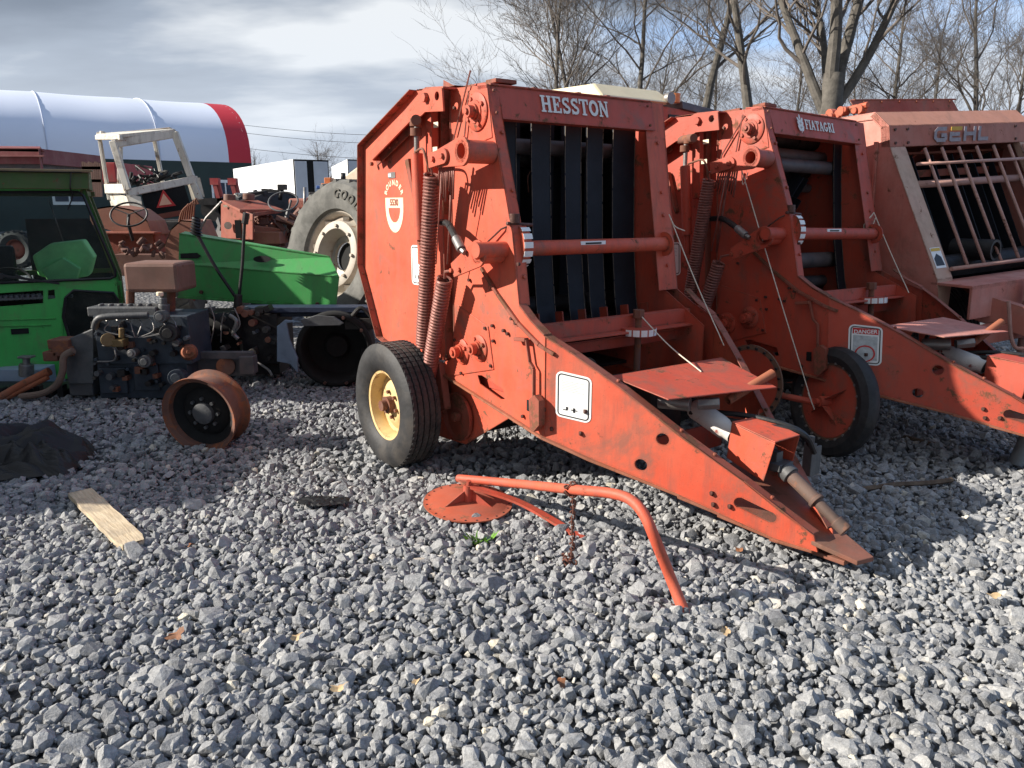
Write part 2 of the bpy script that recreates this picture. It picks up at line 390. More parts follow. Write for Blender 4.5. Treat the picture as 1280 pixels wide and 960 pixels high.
# ---------------------------------------------------------------- sky, sun, view
AZ = math.atan2(-.992, -.125); EL = R(27.5)       # where the sun stands: left of the view, slightly behind the camera
sdir = Vector((math.sin(AZ)*math.cos(EL), math.cos(AZ)*math.cos(EL), math.sin(EL)))
sun = bpy.data.lights.new('sun', 'SUN'); sun.energy = 4.0; sun.angle = R(.55); sun.color = (1, .93, .83)
so = bpy.data.objects.new('sun', sun); col.objects.link(so); so.rotation_euler = (-sdir).to_track_quat('-Z', 'Y').to_euler()
w = bpy.data.worlds.new('World'); sc.world = w; w.use_nodes = True; nt = w.node_tree
bg = nt.nodes['Background']; sky = N(nt, 'ShaderNodeTexSky', sky_type='NISHITA'); sky.sun_disc = False
sky.sun_elevation = EL; sky.sun_rotation = AZ; sky.air_density = 1.0; sky.dust_density = .6
tc = N(nt, 'ShaderNodeTexCoord'); sep = N(nt, 'ShaderNodeSeparateXYZ'); nt.links.new(tc.outputs['Generated'], sep.inputs[0])
def mth(op, a, b=None, c=None):
    n = N(nt, 'ShaderNodeMath', operation=op)
    for i, x in enumerate((a, b, c)):
        if x is None: continue
        if isinstance(x, (int, float)): n.inputs[i].default_value = x
        else: nt.links.new(x, n.inputs[i])
    return n.outputs[0]
zc = mth('MAXIMUM', sep.outputs[2], 0.0); den = mth('ADD', zc, .16)
cx = mth('DIVIDE', sep.outputs[0], den); cy = mth('DIVIDE', sep.outputs[1], den)
cmb = N(nt, 'ShaderNodeCombineXYZ'); nt.links.new(cx, cmb.inputs[0]); nt.links.new(cy, cmb.inputs[1])
cl = N(nt, 'ShaderNodeMapping'); cl.inputs['Scale'].default_value = (.75, 1.25, 1); cl.inputs['Location'].default_value = (4.3, 1.2, 0); nt.links.new(cmb.outputs[0], cl.inputs[0])
big = noise_tex(nt, cl.outputs[0], 1.0, 5, .5, .15)
cl2 = N(nt, 'ShaderNodeMapping'); cl2.inputs['Scale'].default_value = (.55, .9, 1); cl2.inputs['Location'].default_value = (9.1, 5.4, 0); nt.links.new(cmb.outputs[0], cl2.inputs[0])
sml = noise_tex(nt, cl2.outputs[0], 1.3, 6, .5, .1)
shade = ramp(nt, sml, [(.36, (.72, .92, 1.25)), (.50, (1.35, 1.62, 2.05)), (.64, (3.8, 3.95, 4.1))])
# towards the east (right) the cover breaks and blue shows between
xr = mth('MULTIPLY', sep.outputs[0], .34); thr = mth('SUBTRACT', big, xr)
cover = ramp(nt, thr, [(.26, 0), (.42, 1)])
skyc = mix(nt, .7, sky.outputs[0], (1.4, 2.5, 4.7))
back = ramp(nt, mth('ADD', mth('MULTIPLY', sep.outputs[1], .5), .5), [(.15, .72), (.62, 1)]); shade = mix(nt, 1.0, shade, back, 'MULTIPLY'); skyc = mix(nt, 1.0, skyc, back, 'MULTIPLY')  # sky dimmed behind the camera to keep the front faces dark
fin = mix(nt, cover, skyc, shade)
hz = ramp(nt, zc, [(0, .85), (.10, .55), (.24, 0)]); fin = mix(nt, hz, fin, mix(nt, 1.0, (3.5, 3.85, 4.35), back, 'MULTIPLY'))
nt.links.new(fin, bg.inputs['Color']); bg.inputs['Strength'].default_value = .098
sc.view_settings.view_transform = 'Standard'; sc.view_settings.look = 'None'; sc.view_settings.gamma = 1
sc.view_settings.exposure = 1.22
sc.render.engine = 'CYCLES'
sc.render.resolution_x = 1024; sc.render.resolution_y = 768
# ---------------------------------------------------------------- ground and gravel
def gh(x, y):
    return .035*(noise.noise(Vector((x*.55, y*.55, 3.1))))+.018*noise.noise(Vector((x*1.7, y*1.7, 9.2)))
def gravel_mat():
    m, nt, b = newmat('gravel_far')
    tc = N(nt, 'ShaderNodeTexCoord'); co = tc.outputs['Object']
    v = N(nt, 'ShaderNodeTexVoronoi'); v.inputs['Scale'].default_value = 17; nt.links.new(co, v.inputs['Vector'])
    c = mix(nt, ramp(nt, v.outputs['Color'], [(.1, 0), (.9, 1)]), (.13, .135, .145), (.34, .34, .34))
    c = mix(nt, ramp(nt, v.outputs['Distance'], [(.25, 0), (.62, .85)]), c, (.05, .05, .052))
    nt.links.new(c, b.inputs['Base Color']); b.inputs['Roughness'].default_value = .9
    inv = ramp(nt, v.outputs['Distance'], [(0, 1), (.7, 0)]); bump(nt, b, inv, 1.0, .04); return m
mb = MB(); NX, NY = 60, 60
xs = [-9+18*i/NX for i in range(NX+1)]; ys = [.3+12*j/NY for j in range(NY+1)]
vs = [(x, y, gh(x, y)-.012 if 0 < i < NX and 0 < j < NY else -.02) for j, y in enumerate(ys) for i, x in enumerate(xs)]
# stretch the outermost rows to the horizon
far = []
for j in range(NY+1):
    for i in range(NX+1):
        x, y, z = vs[j*(NX+1)+i]
        if i == 0: x = -900
        if i == NX: x = 900
        if j == 0: y = -300
        if j == NY: y = 1500
        far.append((x, y, z))
mb.add(far, [(j*(NX+1)+i, j*(NX+1)+i+1, (j+1)*(NX+1)+i+1, (j+1)*(NX+1)+i) for j in range(NY) for i in range(NX)], True)
setk(part('ground', mb, gravel_mat()), 'structure')

def stone_mat():
    m, nt, b = newmat('crushed_stone')
    at = N(nt, 'ShaderNodeAttribute', attribute_name='tint'); tc = N(nt, 'ShaderNodeTexCoord'); co = tc.outputs['Object']
    sp = N(nt, 'ShaderNodeSeparateColor'); nt.links.new(at.outputs['Color'], sp.inputs[0])
    c = ramp(nt, sp.outputs[0], [(0, (.135, .14, .15)), (.3, (.20, .205, .214)), (.65, (.275, .28, .287)), (.92, (.36, .357, .348)), (1, (.55, .50, .40))])
    n = noise_tex(nt, co, 55, 6, .7); c = mix(nt, ramp(nt, n, [(.3, .55), (.7, 1.35)]), (0, 0, 0), c, 'MIX') if False else mix(nt, 1.0, c, ramp(nt, n, [(.3, .62), (.5, 1.0), (.70, 1.38)]), 'MULTIPLY')
    n2 = noise_tex(nt, co, 14, 4, .6); c = mix(nt, ramp(nt, n2, [(.55, 0), (.75, .4)]), c, (.33, .32, .30))
    v = noise_tex(nt, co, 220, 3, .7); c = mix(nt, ramp(nt, v, [(.58, 0), (.70, .6)]), c, (.5, .5, .49))
    nt.links.new(c, b.inputs['Base Color']); b.inputs['Roughness'].default_value = .86; b.inputs['Specular IOR Level'].default_value = .3
    h = mix(nt, .35, noise_tex(nt, co, 70, 5, .65), noise_tex(nt, co, 260, 3, .6)); bump(nt, b, h, .9, .009); return m
M['stone'] = stone_mat()
rng = np.random.default_rng(11)
def proto(npts, seed):
    r = np.random.default_rng(seed); bm = bmesh.new()
    p = r.normal(size=(npts, 3)); p /= np.linalg.norm(p, axis=1)[:, None]; p = np.sign(p)*np.abs(p)**.8
    p *= r.uniform(.82, 1.08, size=(npts, 1)); p *= np.array([1.0, r.uniform(.66, .9), r.uniform(.5, .78)])
    for q in p: bm.verts.new(q)
    bmesh.ops.convex_hull(bm, input=bm.verts)
    bmesh.ops.delete(bm, geom=[v for v in bm.verts if not v.link_faces], context='VERTS')
    bmesh.ops.triangulate(bm, faces=bm.faces); bm.verts.ensure_lookup_table(); bm.verts.index_update()
    V = np.array([v.co[:] for v in bm.verts]); Fc = np.array([[v.index for v in f.verts] for f in bm.faces]); bm.free()
    return V, Fc
def rotmats(n, tilt):
    a = rng.uniform(0, 2*np.pi, n); b = rng.normal(0, tilt, n); c = rng.normal(0, tilt, n)
    ca, sa, cb, sb, cc, s_ = np.cos(a), np.sin(a), np.cos(b), np.sin(b), np.cos(c), np.sin(c); O = np.zeros(n); I = np.ones(n)
    Rz = np.stack([ca, -sa, O, sa, ca, O, O, O, I], 1).reshape(n, 3, 3)
    Ry = np.stack([cb, O, sb, O, I, O, -sb, O, cb], 1).reshape(n, 3, 3)
    Rx = np.stack([I, O, O, O, cc, -s_, O, s_, cc], 1).reshape(n, 3, 3)
    return Rz @ Ry @ Rx
def stone_field(name, P, size, protos, tilt=.6, tints=None):
    n = len(P); which = rng.integers(0, len(protos), n); RM = rotmats(n, tilt)
    tint = rng.beta(1.5, 1.6, n) if tints is None else tints
    AV, AF, AC = [], [], []; off = 0
    for k, (V, Fc) in enumerate(protos):
        idx = np.where(which == k)[0]
        if not len(idx): continue
        v = np.einsum('nij,vj->nvi', RM[idx], V)*size[idx][:, None, None]+P[idx][:, None, :]
        m = len(V); AV.append(v.reshape(-1, 3)); AC.append(np.repeat(tint[idx], m))
        AF.append((Fc[None]+(np.arange(len(idx))*m)[:, None, None]+off).reshape(-1, 3)); off += len(idx)*m
    AV = np.concatenate(AV); AF = np.concatenate(AF); AC = np.concatenate(AC)
    me = bpy.data.meshes.new(name); me.vertices.add(len(AV)); me.vertices.foreach_set('co', AV.ravel().astype('f'))
    me.loops.add(len(AF)*3); me.loops.foreach_set('vertex_index', AF.ravel().astype('i'))
    me.polygons.add(len(AF)); me.polygons.foreach_set('loop_start', np.arange(0, len(AF)*3, 3, dtype='i')); me.polygons.foreach_set('loop_total', np.full(len(AF), 3, dtype='i'))
    me.polygons.foreach_set('use_smooth', np.zeros(len(AF), dtype=bool)); me.update(calc_edges=True)
    ca = me.color_attributes.new('tint', 'FLOAT_COLOR', 'POINT')
    ca.data.foreach_set('color', np.stack([AC, AC, AC, np.ones_like(AC)], 1).ravel().astype('f'))
    o = bpy.data.objects.new(name, me); col.objects.link(o); me.materials.append(M['stone']); return o
def grid_pts(y0, y1, sp, jit=.5, keep=1.0, wide=.76, m=.5):
    out = []
    y = y0
    while y < y1:
        hw = wide*y+m; x = np.arange(-hw, hw, sp); yy = np.full(len(x), y)
        out.append(np.stack([x+rng.uniform(-jit, jit, len(x))*sp, yy+rng.uniform(-jit, jit, len(x))*sp], 1)); y += sp*.9
    P = np.concatenate(out)
    if keep < 1: P = P[rng.random(len(P)) < keep]
    return P
def lift(P, dz):
    z = np.array([gh(a, b) for a, b in P]); return np.column_stack([P, z+dz])
prA = [proto(24, s) for s in range(18)]; prB = [proto(14, s+50) for s in range(12)]
# near field: three sizes over each other, the way crushed stone lies
Pm = grid_pts(1.45, 4.4, .042); sm_ = rng.gamma(11, .0275/11, len(Pm)); 
Ps = grid_pts(1.45, 4.4, .030, keep=.75); ss_ = rng.gamma(12, .015/12, len(Ps))
Pl = grid_pts(1.45, 4.4, .15, keep=.5); sl_ = rng.gamma(14, .041/14, len(Pl))
P = np.concatenate([lift(Pm, rng.uniform(-.006, .016, len(Pm))), lift(Ps, rng.uniform(-.004, .02, len(Ps))), lift(Pl, rng.uniform(.0, .018, len(Pl)))])
Sz = np.concatenate([sm_, ss_, sl_])
Pf = grid_pts(4.4, 9.0, .050, wide=.74); sf_ = rng.gamma(14, .031/14, len(Pf))
Pg = grid_pts(4.4, 7.0, .05, keep=.5); sg_ = rng.gamma(10, .018/10, len(Pg))
P2 = np.concatenate([lift(Pf, rng.uniform(-.006, .014, len(Pf))), lift(Pg, rng.uniform(.0, .022, len(Pg)))]); S2 = np.concatenate([sf_, sg_])
Pr = grid_pts(1.7, 4.4, .42, keep=.35); P = np.concatenate([P, lift(Pr, np.full(len(Pr), .018))]); Sz = np.concatenate([Sz, rng.uniform(.045, .066, len(Pr))])
near = stone_field('gravel_stones', P, Sz, prA)
tag(near, 'loose crushed grey limestone covering the foreground of the yard', 'gravel', kind='stuff')
fr = stone_field('gravel_stones', P2, S2, prB)
tag(fr, 'grey crushed stone spread beneath and behind the machines', 'gravel', kind='stuff')
# ---------------------------------------------------------------- round balers
YAW1 = math.atan2(-.809, .588)
HF = Frame((-.60, 4.95, 0), (0, 0, YAW1))
WID = 1.34
def wheel(parent, c, ax, ro, ri, w, rimmat, tyremat, hub=None, name='wheel', tread=True):
    c = Vector(c); ax = Vector(ax).normalized()
    e = bpy.data.objects.new(name, None); col.objects.link(e); e.parent = parent
    h = w/2; prof = [(ri, -h*.72), (ri+.02, -h*.86), (ri+(ro-ri)*.45, -h), (ro-.035, -h*.93), (ro-.008, -h*.80)]
    k = 5; st = h*1.6/k                                # circumferential grooves
    for i in range(k):
        a = -h*.8+st*i
        prof += [(ro-.002+.004*math.sin(math.pi*(i+.5)/k), a+st*.08), (ro+.004*math.sin(math.pi*(i+.5)/k), a+st*.8), (ro-.011, a+st*.84), (ro-.011, a+st*.99)]
    prof += [(ro-.008, h*.80), (ro-.035, h*.93), (ri+(ro-ri)*.45, h), (ri+.02, h*.86), (ri, h*.72), (ri-.01, 0), (ri, -h*.72)]
    t = MB().lathe(prof, c, ax, 72)
    d, x, y = basis(ax)
    if tread:                                          # sipes cut across as small blocks
        for i in range(60):
            th = 2*math.pi*i/60; rr = (x*math.cos(th)+y*math.sin(th)); tt = (-x*math.sin(th)+y*math.cos(th))
            for k2 in range(5):
                a = -h*.64+h*1.28*k2/4
                m3 = Matrix((d, tt, rr)).transposed()
                t.box(c+d*a+rr*(ro-.002), (st*.6, .022, .013), m3 @ Euler((0, 0, .3)).to_matrix())
    part('tyre', t, tyremat, e)
    rp = [(ri+.012, -h*.80), (ri+.012, -h*.72), (ri-.018, -h*.66), (ri-.03, -h*.3), (ri-.035, h*.3), (ri-.018, h*.66), (ri+.012, h*.72), (ri+.012, h*.80)]
    rm = MB().lathe(rp, c, ax, 48).lathe([(ri-.032, -h*.05), (ri-.06, -h*.02), (ri*.55, -h*.28), (ri*.42, -h*.30), (.03, -h*.30)], c, ax, 48)
    part('rim', rm, rimmat, e)
    hb = MB().cyl(c-d*h*.30, c-d*h*.62, ri*.24, 20).cyl(c-d*h*.62, c-d*h*.9, ri*.15, 16)
    for i in range(6):
        th = 2*math.pi*i/6+.3; hb.bolt(c-d*h*.3+(x*math.cos(th)+y*math.sin(th))*ri*.36, -d, .012, .02)
    part('hub', hb, hub or M['rust'], e)
    return e
def flange_disc(root, x, z, y, r, mat, r2=.035, name='bearing_flange', L=.07):
    b = MB().lathe([(r, 0), (r, .008), (r*.86, .014), (r*.6, .016), (r*.6, .022), (.02, .022)], (x, y, z), (0, -1, 0), 32)
    b.cyl((x, y-.01, z), (x, y-L*.5, z), r2*1.25, 20).cyl((x, y-L*.5, z), (x, y-L, z), r2, 20).cyl((x, y-L, z), (x, y-L-.012, z), r2*.5, 8)
    for i in range(4):
        t = math.pi/2*i+.5; b.bolt((x+r*.75*math.cos(t), y-.012, z+r*.75*math.sin(t)), (0, -1, 0), .012, .014)
    return part(name, b, mat, root)
def gauge_disc(root, c, ax, r, side, arm_to=None, tyre=False, name='gauge_wheel'):
    e = bpy.data.objects.new(name, None); col.objects.link(e); e.parent = root
    d, x, y = basis(ax); c = Vector(c)
    b = MB().lathe([(0.0, .004), (r*.86, .004), (r*.88, .0), (r, 0), (r, -.008), (r*.88, -.008), (0, -.004)], c, d, 56)
    for i in range(4):                                  # pressed star gussets
        t = math.pi/2*i+.6; q = x*math.cos(t)+y*math.sin(t); p_ = x*math.cos(t+.13)+y*math.sin(t+.13)
        if i < 3: b.hexa([c+q*.03, c+q*r*.62, c+q*r*.62+d*.004, c+q*.03+d*.075], [c+p_*.03, c+q*r*.62+p_*.006, c+q*r*.62+d*.004+p_*.006, c+p_*.03+d*.075])
    part('disc', b, M['red2'], e)
    part('rim_flange', MB().lathe([(r*.87, .004), (r*.89, .0045), (r*1.001, .0045), (r*1.001, -.009)], c, d, 56), M['ringbrown'], e)
    for i in range(22):
        t = 2*math.pi*i/22; q = x*math.cos(t)+y*math.sin(t); part('rim_bolt', MB().bolt(c+q*r*.93+d*.002, d, .009, .016), M['steel'] if tyre else M['dark'], e)
    b = MB().cyl(c-d*.02, c+d*.09, .035, 20).cyl(c+d*.09, c+d*.12, .02, 12)
    part('hub', b, M['red2'], e)
    if tyre:
        t = MB().lathe([(r*.90, -.012), (r*.93, -.05), (r*1.10, -.062), (r*1.27, -.045), (r*1.32, -.015), (r*1.32, .015), (r*1.27, .045), (r*1.10, .062), (r*.93, .045), (r*.90, .012), (r*.89, -.012)], c-d*.03, d, 64)
        part('tyre', t, M['tyre'], e)
    return e
def baler(kind, root):
    S = HF.S; a = kind == 'a'
    red, red2 = (M['red'], M['red2']) if a else (M['red2'], M['red2'])
    P = lambda n, b, m, bev=.003, par=root: part(n, b, m, par, bev)
    V3 = lambda q, y: Vector((q[0], y, q[1]))
    # ---- rear half: tailgate shell with out-turned lip
    TG = [(-.714, 2.042), (.04, 2.315), (.32, 2.295), (.32, .70), (-.286, .672), (-.546, .737), (-.80, 1.226)]
    tp = MB().plate(TG, 0, .006)
    P('tailgate_panel', tp, red, 0)
    tp = MB().plate(TG, WID-.006, .006); P('tailgate_panel', tp, red2, 0)
    lip = [(-.286, .672), (-.546, .737), (-.80, 1.226), (-.714, 2.042), (.04, 2.315)]
    b = MB().band(lip, -.05, .0, .005)
    for k in range(len(lip)-1):
        p, q = Vector((lip[k][0], 0, lip[k][1])), Vector((lip[k+1][0], 0, lip[k+1][1])); n = int((q-p).length/.12)
        dd = (q-p).normalized(); nn = Vector((dd.z, 0, -dd.x))
        for i in range(n): b.bolt(p+(q-p)*((i+.5)/n)+Vector((0, -.025, 0))+nn*.001, nn, .007, .006)
    P('tailgate_lip', b, M['redtop'], 0)
    b = MB().band([(-.28, .668), (-.55, .733), (-.806, 1.226), (-.72, 2.046), (.04, 2.321)], .004, WID-.004, .004); P('tailgate_shell', b, red2, 0)
    b = MB().band([(.03, 2.325), (.32, 2.304), (.44, 2.300)] if a else [(.03, 2.325), (.25, 2.315)], .02, WID-.02, .004)
    for y in (.25, .6, .95, 1.2): b.bar((.0, y, 2.335), (.44, y, 2.325), .03, .03)
    P('top_cover', b, M['redtop'])
    # ---- channel between the halves
    b = MB().box((.375, .06, 1.50), (.10, .008, 1.56)).box((.327, .03, 1.5), (.008, .07, 1.58)).box((.425, .03, 1.5), (.008, .07, 1.58))
    P('frame_channel', b, M['redtop'])
    # ---- front side panels
    lo1, lo2, lo3 = S(544, 459), S(629, 513), S(684, 545)
    SP_ = [(.43, 2.285), (.79, 2.263), (.85, 2.05), (1.02, 1.50), (1.085, 1.12), (1.19, 1.045), (1.31, .985), (1.31, .445), lo3 if lo3[0] < 1.3 else (1.25, .455), lo2, lo1, (.33, .70), (.43, .74)]
    slot = [S(*q) for q in ((597, 469), (602, 469), (629, 487), (631, 499), (626, 499), (600, 480))]
    wallhole = circle(.90, 1.40, .05)
    b = MB().plate([SP_, slot], 0, .007); P('side_panel', b, red, 0)
    SR_ = [(.43, 2.285)]+[(.79, 2.263), (.825, 2.05), (.92, 1.50), (.985, 1.12), (1.12, 1.045), (1.31, .965)]+SP_[7:]; b = MB().plate(SR_, WID-.007, .007); P('side_panel', b, red2, 0)
    # overlay plates: a stiffener, folded seam lines, bearing carrier
    b = MB().plate([S(*q) for q in ((572, 380), (563, 470), (618, 462), (611, 408))], -.006, .006)
    P('stiffener_plate', b, red); b = MB()
    b.plate([S(568, 116), S(610, 110), S(614, 148), S(616, 172), S(566, 192)], -.005, .005)
    P('bearing_plate', b, red)
    for q in ((570, 425), (578, 466), (615, 457), (608, 410), (617, 407), (618, 426), (631, 413), (636, 417), (570, 135), (572, 196), (613, 182), (641, 398), (646, 404), (588, 350), (560, 445), (650, 330), (655, 520), (645, 526)):
        x, z = S(*q); P('bolt', MB().bolt((x, -.005, z), (0, -1, 0), .010, .012), M['bolt'], 0)
    for q, r in (((579, 439), .078), ((601, 435), .078), ((598, 140), .10)):
        x, z = S(*q); flange_disc(root, x, z, -.006, r, red if r < .09 else M['rustorange'] if False else red, .033)
    # rods down the side of the upper frame
    b = MB().tube([V3(S(588, 88 if a else 118, -.02), -.02), V3(S(566, 178, -.02), -.02), V3(S(563, 205, -.02), -.02)], .005, 6).tube([V3(S(586, 116, -.02), -.02), V3(S(580, 176, -.02), -.02)], .005, 6)
    P('control_rod', b, M['steel'] if False else M['spring'], 0)
    # ---- front posts and header
    fe = [(.79, 2.263), (.85, 2.05), (1.02, 1.50), (1.085, 1.12)]
    fr_ = [(.79, 2.263), (.825, 2.05), (.92, 1.50), (.985, 1.12)]
    for y0, y1, fe in ((0.006, .075, fe), (WID-.17, WID-.006, fr_)):
        b = MB()
        for (x0, z0), (x1, z1) in zip(fe[:-1], fe[1:]):
            b.hexa([(x0, y0, z0), (x1, y0, z1), (x1, y1, z1), (x0, y1, z0)], [(x0-.006, y0, z0-.002), (x1-.006, y0, z1), (x1-.006, y1, z1), (x0-.006, y1, z0-.002)])
        for z in (2.02, 1.72, 1.58, 1.27): x = float(np.interp(z, [p[1] for p in fe][::-1], [p[0] for p in fe][::-1])); b.bolt((x, (y0+y1)/2+.01, z), (1, 0, .25), .011, .012)
        P('front_post', b, red)
    b = MB()                                            # inner faces behind the posts
    b.plate([(.20, 2.2), (.77, 2.2), (.90, 1.5), (.97, 1.12), (1.3, .93), (1.3, .5), (.25, .6)], WID-.10, .004)
    b.plate([(.20, 2.2), (.75, 2.2), (.95, 1.5), (1.02, 1.12), (1.2, .95), (1.2, .6), (.25, .6)], .05, .004)
    P('inner_side_wall', b, M['red2'], 0)
    if a: P('chamber_shade_side', MB().box((.38, WID-.107, 1.45), (.42, .004, 1.5)), M['void'], 0)  # black sheet painting the shade on the chamber's inner side
    P('chamber_shade_back', MB().box((.30, WID/2, 1.45), (.01, WID-.12, 1.5)), M['void'], 0) if a else P('chamber_shade_back', MB().box((-.45, WID/2, 1.3), (.01, WID-.12, 1.3)).box((.3, WID/2, 2.21), (.7, WID-.1, .01)), M['dark'], 0)  # dark sheets added to paint the shade deep in the chamber
    b = MB(); hp = [(.79, 2.268), (.835, 2.092), (.74, 2.092), (.70, 2.275)]
    b.prism(hp, lambda x, z, t: Vector((x, t+.0, z)), WID-.10)
    b.box((.72, WID/2-.05, 2.275), (.16, WID-.14, .01), (0, .1, 0))
    P('header_beam', b, M['red2'])
    b = MB()
    for y in (.03, WID-.16):
        for z in (2.12, 2.235): b.bolt((.803+(2.268-z)*.25, y, z), (1, 0, .25), .009, .01)
    P('header_bolts', b, M['redtop']); P('header_bracket', MB().box((.70, .16, 2.300), (.10, .14, .022)), M['redtop'])
    hn = Vector((.045*-1, 0, .176)).normalized(); ho = Vector((.8105+.009, 0, 2.182))
    if a:
        lb, L = lettering('HESSTON', .093, .002, lambda u, v, t: Vector((0, .345+u, 2.148))+Vector((.8222, 0, 0))+hn*v+Vector((.004+t, 0, 0)), .05, .92)
        P('lettering', lb, M['letter'], 0)
    else:
        lb, L = lettering('FIATAGRI', .072, .002, lambda u, v, t: Vector((.8222+.004+t, .475+u, 2.150))+hn*v, .04, .88)
        P('lettering', lb, M['letter'], 0)
        eb = MB(); f3 = lambda u, v, t: Vector((.8222+.004+t, .405+u, 2.178))+hn*v
        def petal(cx_, cy_, L2, W2, an):
            P2 = [(L2*math.cos(t), W2*math.sin(t)*(1-.35*math.cos(t))) for t in [2*math.pi*i/14 for i in range(14)]]
            return [(cx_+p[0]*math.cos(an)-p[1]*math.sin(an), cy_+p[0]*math.sin(an)+p[1]*math.cos(an)) for p in P2]
        for k in range(3):
            for s_ in (-1, 1): eb.prism(petal(s_*.021, -.030+k*.030, .024, .011, math.pi/2-s_*.62), f3, .002)
        eb.prism(petal(0, .055, .018, .009, math.pi/2), f3, .002); eb.prism([(-.0025, -.062), (.0025, -.062), (.0025, .045), (-.0025, .045)], f3, .0016)
        P('ear_of_wheat_emblem', eb, M['letter'], 0)
    # ---- bale chamber
    x0b = .60
    if a: ys = [.10, .335, .56, .74, .95, 1.12]; ws = [.17, .155, .14, .145, .15, .0]
    beltspec = [(.20, .15), (.455, .14), (.70, .125), (.875, .13), (1.12, .19)] if a else [(.13, .10), (1.17, .11)]
    for yc, wd in beltspec:
        b = MB(); path = [(.68, 2.16), (.68, 1.9), (.70, 1.4), (.74, 1.05), (.78, .86)]
        for (xa, za), (xb, zb) in zip(path[:-1], path[1:]):
            b.hexa([(xa, yc-wd/2, za), (xb, yc-wd/2, zb), (xb, yc+wd/2, zb), (xa, yc+wd/2, za)], [(xa-.009, yc-wd/2, za), (xb-.009, yc-wd/2, zb), (xb-.009, yc+wd/2, zb), (xa-.009, yc+wd/2, za)])
        o = P('belt', b, M['belt'], 0); b = MB(); rs = random.Random(int(yc*100))
        for sd in (-1, 1):
            yy = yc+sd*wd/2
            for (xa, za), (xb, zb) in zip(path[:-1], path[1:]):
                for k in range(6):
                    ta, tb = k/6, (k+1)/6-(.03 if rs.random() < .3 else 0); w1 = rs.uniform(.0015, .004)
                    b.box((xa+(xb-xa)*(ta+tb)/2+.0015, yy-sd*.0005, za+(zb-za)*(ta+tb)/2), (.004, w1, abs(zb-za)*(tb-ta)), (0, math.atan2(xb-xa, zb-za), 0))
        part('frayed_edge', b, M['fray'], o)
    if a:
        for yc in (.37, .63, .82, 1.02):
            P('rear_belt', MB().box((.50, yc, 1.5), (.01, .13, 1.4)), M['belt'], 0)
    else:
        for x_, z_, r_ in ((.62, 1.93, .05), (.40, 1.80, .035), (.62, 1.22, .06), (.55, 1.05, .045)): P('roller', MB().cyl((x_, .1, z_), (x_, WID-.12, z_), r_, 20), M['greybrown'], 0)
        for yc, xo in ((.42, 0), (.70, .05), (.90, -.03)): P('slack_belt', MB().bar((.50+xo, yc+.12, 1.88), (.05+xo, yc-.12, 1.05), .13, .01, (0, 1, 0)), M['belt'], 0)
        P('forming_sheet', MB().hexa([(.25, .12, 1.75), (.25, 1.2, 1.75), (-.15, 1.2, 1.1), (-.15, .12, 1.1)], [(.26, .12, 1.74), (.26, 1.2, 1.74), (-.14, 1.2, 1.09), (-.14, .12, 1.09)]), M['greybrown'], 0)
    if not a:
        for yc, x1 in ((.75, -.3), (.95, -.1)):
            b = MB().bar((.45, yc, 1.72), (x1, yc-.1, .8), .14, .01, (0, 1, 0)); P('belt', b, M['belt'], 0)
    for x, z, r in ((.42, 2.16, .07), (.36, 1.93, .055), (.50, 1.02, .06), (.60, .90, .05), (-.3, 1.5, .06), (.1, .85, .06)):
        b = MB().cyl((x, .06, z), (x, WID-.06, z), r, 20)
        for i in range(3): b.cyl((x, .3+i*.32, z), (x, .33+i*.32, z), r+.012, 20)
        P('roller', b, M['dark'], 0)
    if not a:
        b = MB().cyl((.50, .1, 2.02), (.50, WID-.1, 2.02), .055, 20).cyl((.2, .1, 1.72), (.2, WID-.1, 1.72), .04, 16); P('roller', b, M['greybrown'], 0)
    else:
        b = MB().cyl((.56, .10, 1.98), (.56, 1.25, 1.98), .045, 18); P('roller', b, M['greybrown'], 0)
        b = MB().bar((.36, .78, 1.22), (.20, .86, 1.62), .05, .012).tube(smooth_path([(.5, .52, 2.0), (.52, .55, 1.9), (.5, .5, 1.82), (.53, .48, 1.72)], 6), .004, 5); P('chamber_linkage', b, M['rust'], 0)
    # ---- cross tubes of the front
    b = MB().cyl((.955, -.19, 1.415), (.955, WID-.08, 1.405), .042, 24).lathe([(.046, 0), (.075, 0), (.075, .012), (.046, .012)], (.955, WID-.112, 1.405), (0, 1, 0), 24)
    P('cross_tube', b, M['red'] if a else red2, 0)
    b = MB().box((.992, .60, 1.425), (.006, .19, .035)); P('sticker', b, M['white'], 0)
    b = MB().box((.9962, .60, 1.430), (.003, .12, .010)); P('sticker_print', b, M['ink'], 0)
    b = MB().box((1.12, WID/2, .965), (.05, WID-.1, .10)).box((1.16, WID/2, .925), (.10, WID-.12, .012)).box((1.06, WID/2, .845), (.04, WID-.1, .06))
    for i in range(7): b.bar((.82, .15+i*.18, .90), (.80, .15+i*.18, 1.02), .07, .01, (0, 1, 0)) if a else None
    P('cross_beam', b, M['red2'])
    # ---- lever plates with tube stubs (two)
    def lever(p0, p1, w0, w1, y):
        p0, p1 = Vector((p0[0], 0, p0[1])), Vector((p1[0], 0, p1[1])); d = (p1-p0).normalized(); n = Vector((-d.z, 0, d.x))
        pts = [p0+n*w0, p0-n*w0]+[p1+(-n*math.cos(t)+d*math.sin(t))*w1 for t in [math.pi*i/10 for i in range(11)]]
        return [(p.x, p.z) for p in pts]
    e1, e2 = S(546, 199, -.19), S(577, 189, -.19)
    c1 = e2
    b = MB().pipe((c1[0], -.195, c1[1]), (c1[0], -.002, c1[1]), .060, .040, 26)
    lv = lever(e1, c1, .045, .075, 0)
    b.plate([lv, circle(c1[0], c1[1], .041)], -.195, .018)
    e1b, e1a = Vector(e1), Vector(c1); dd = (e1a-e1b).normalized()
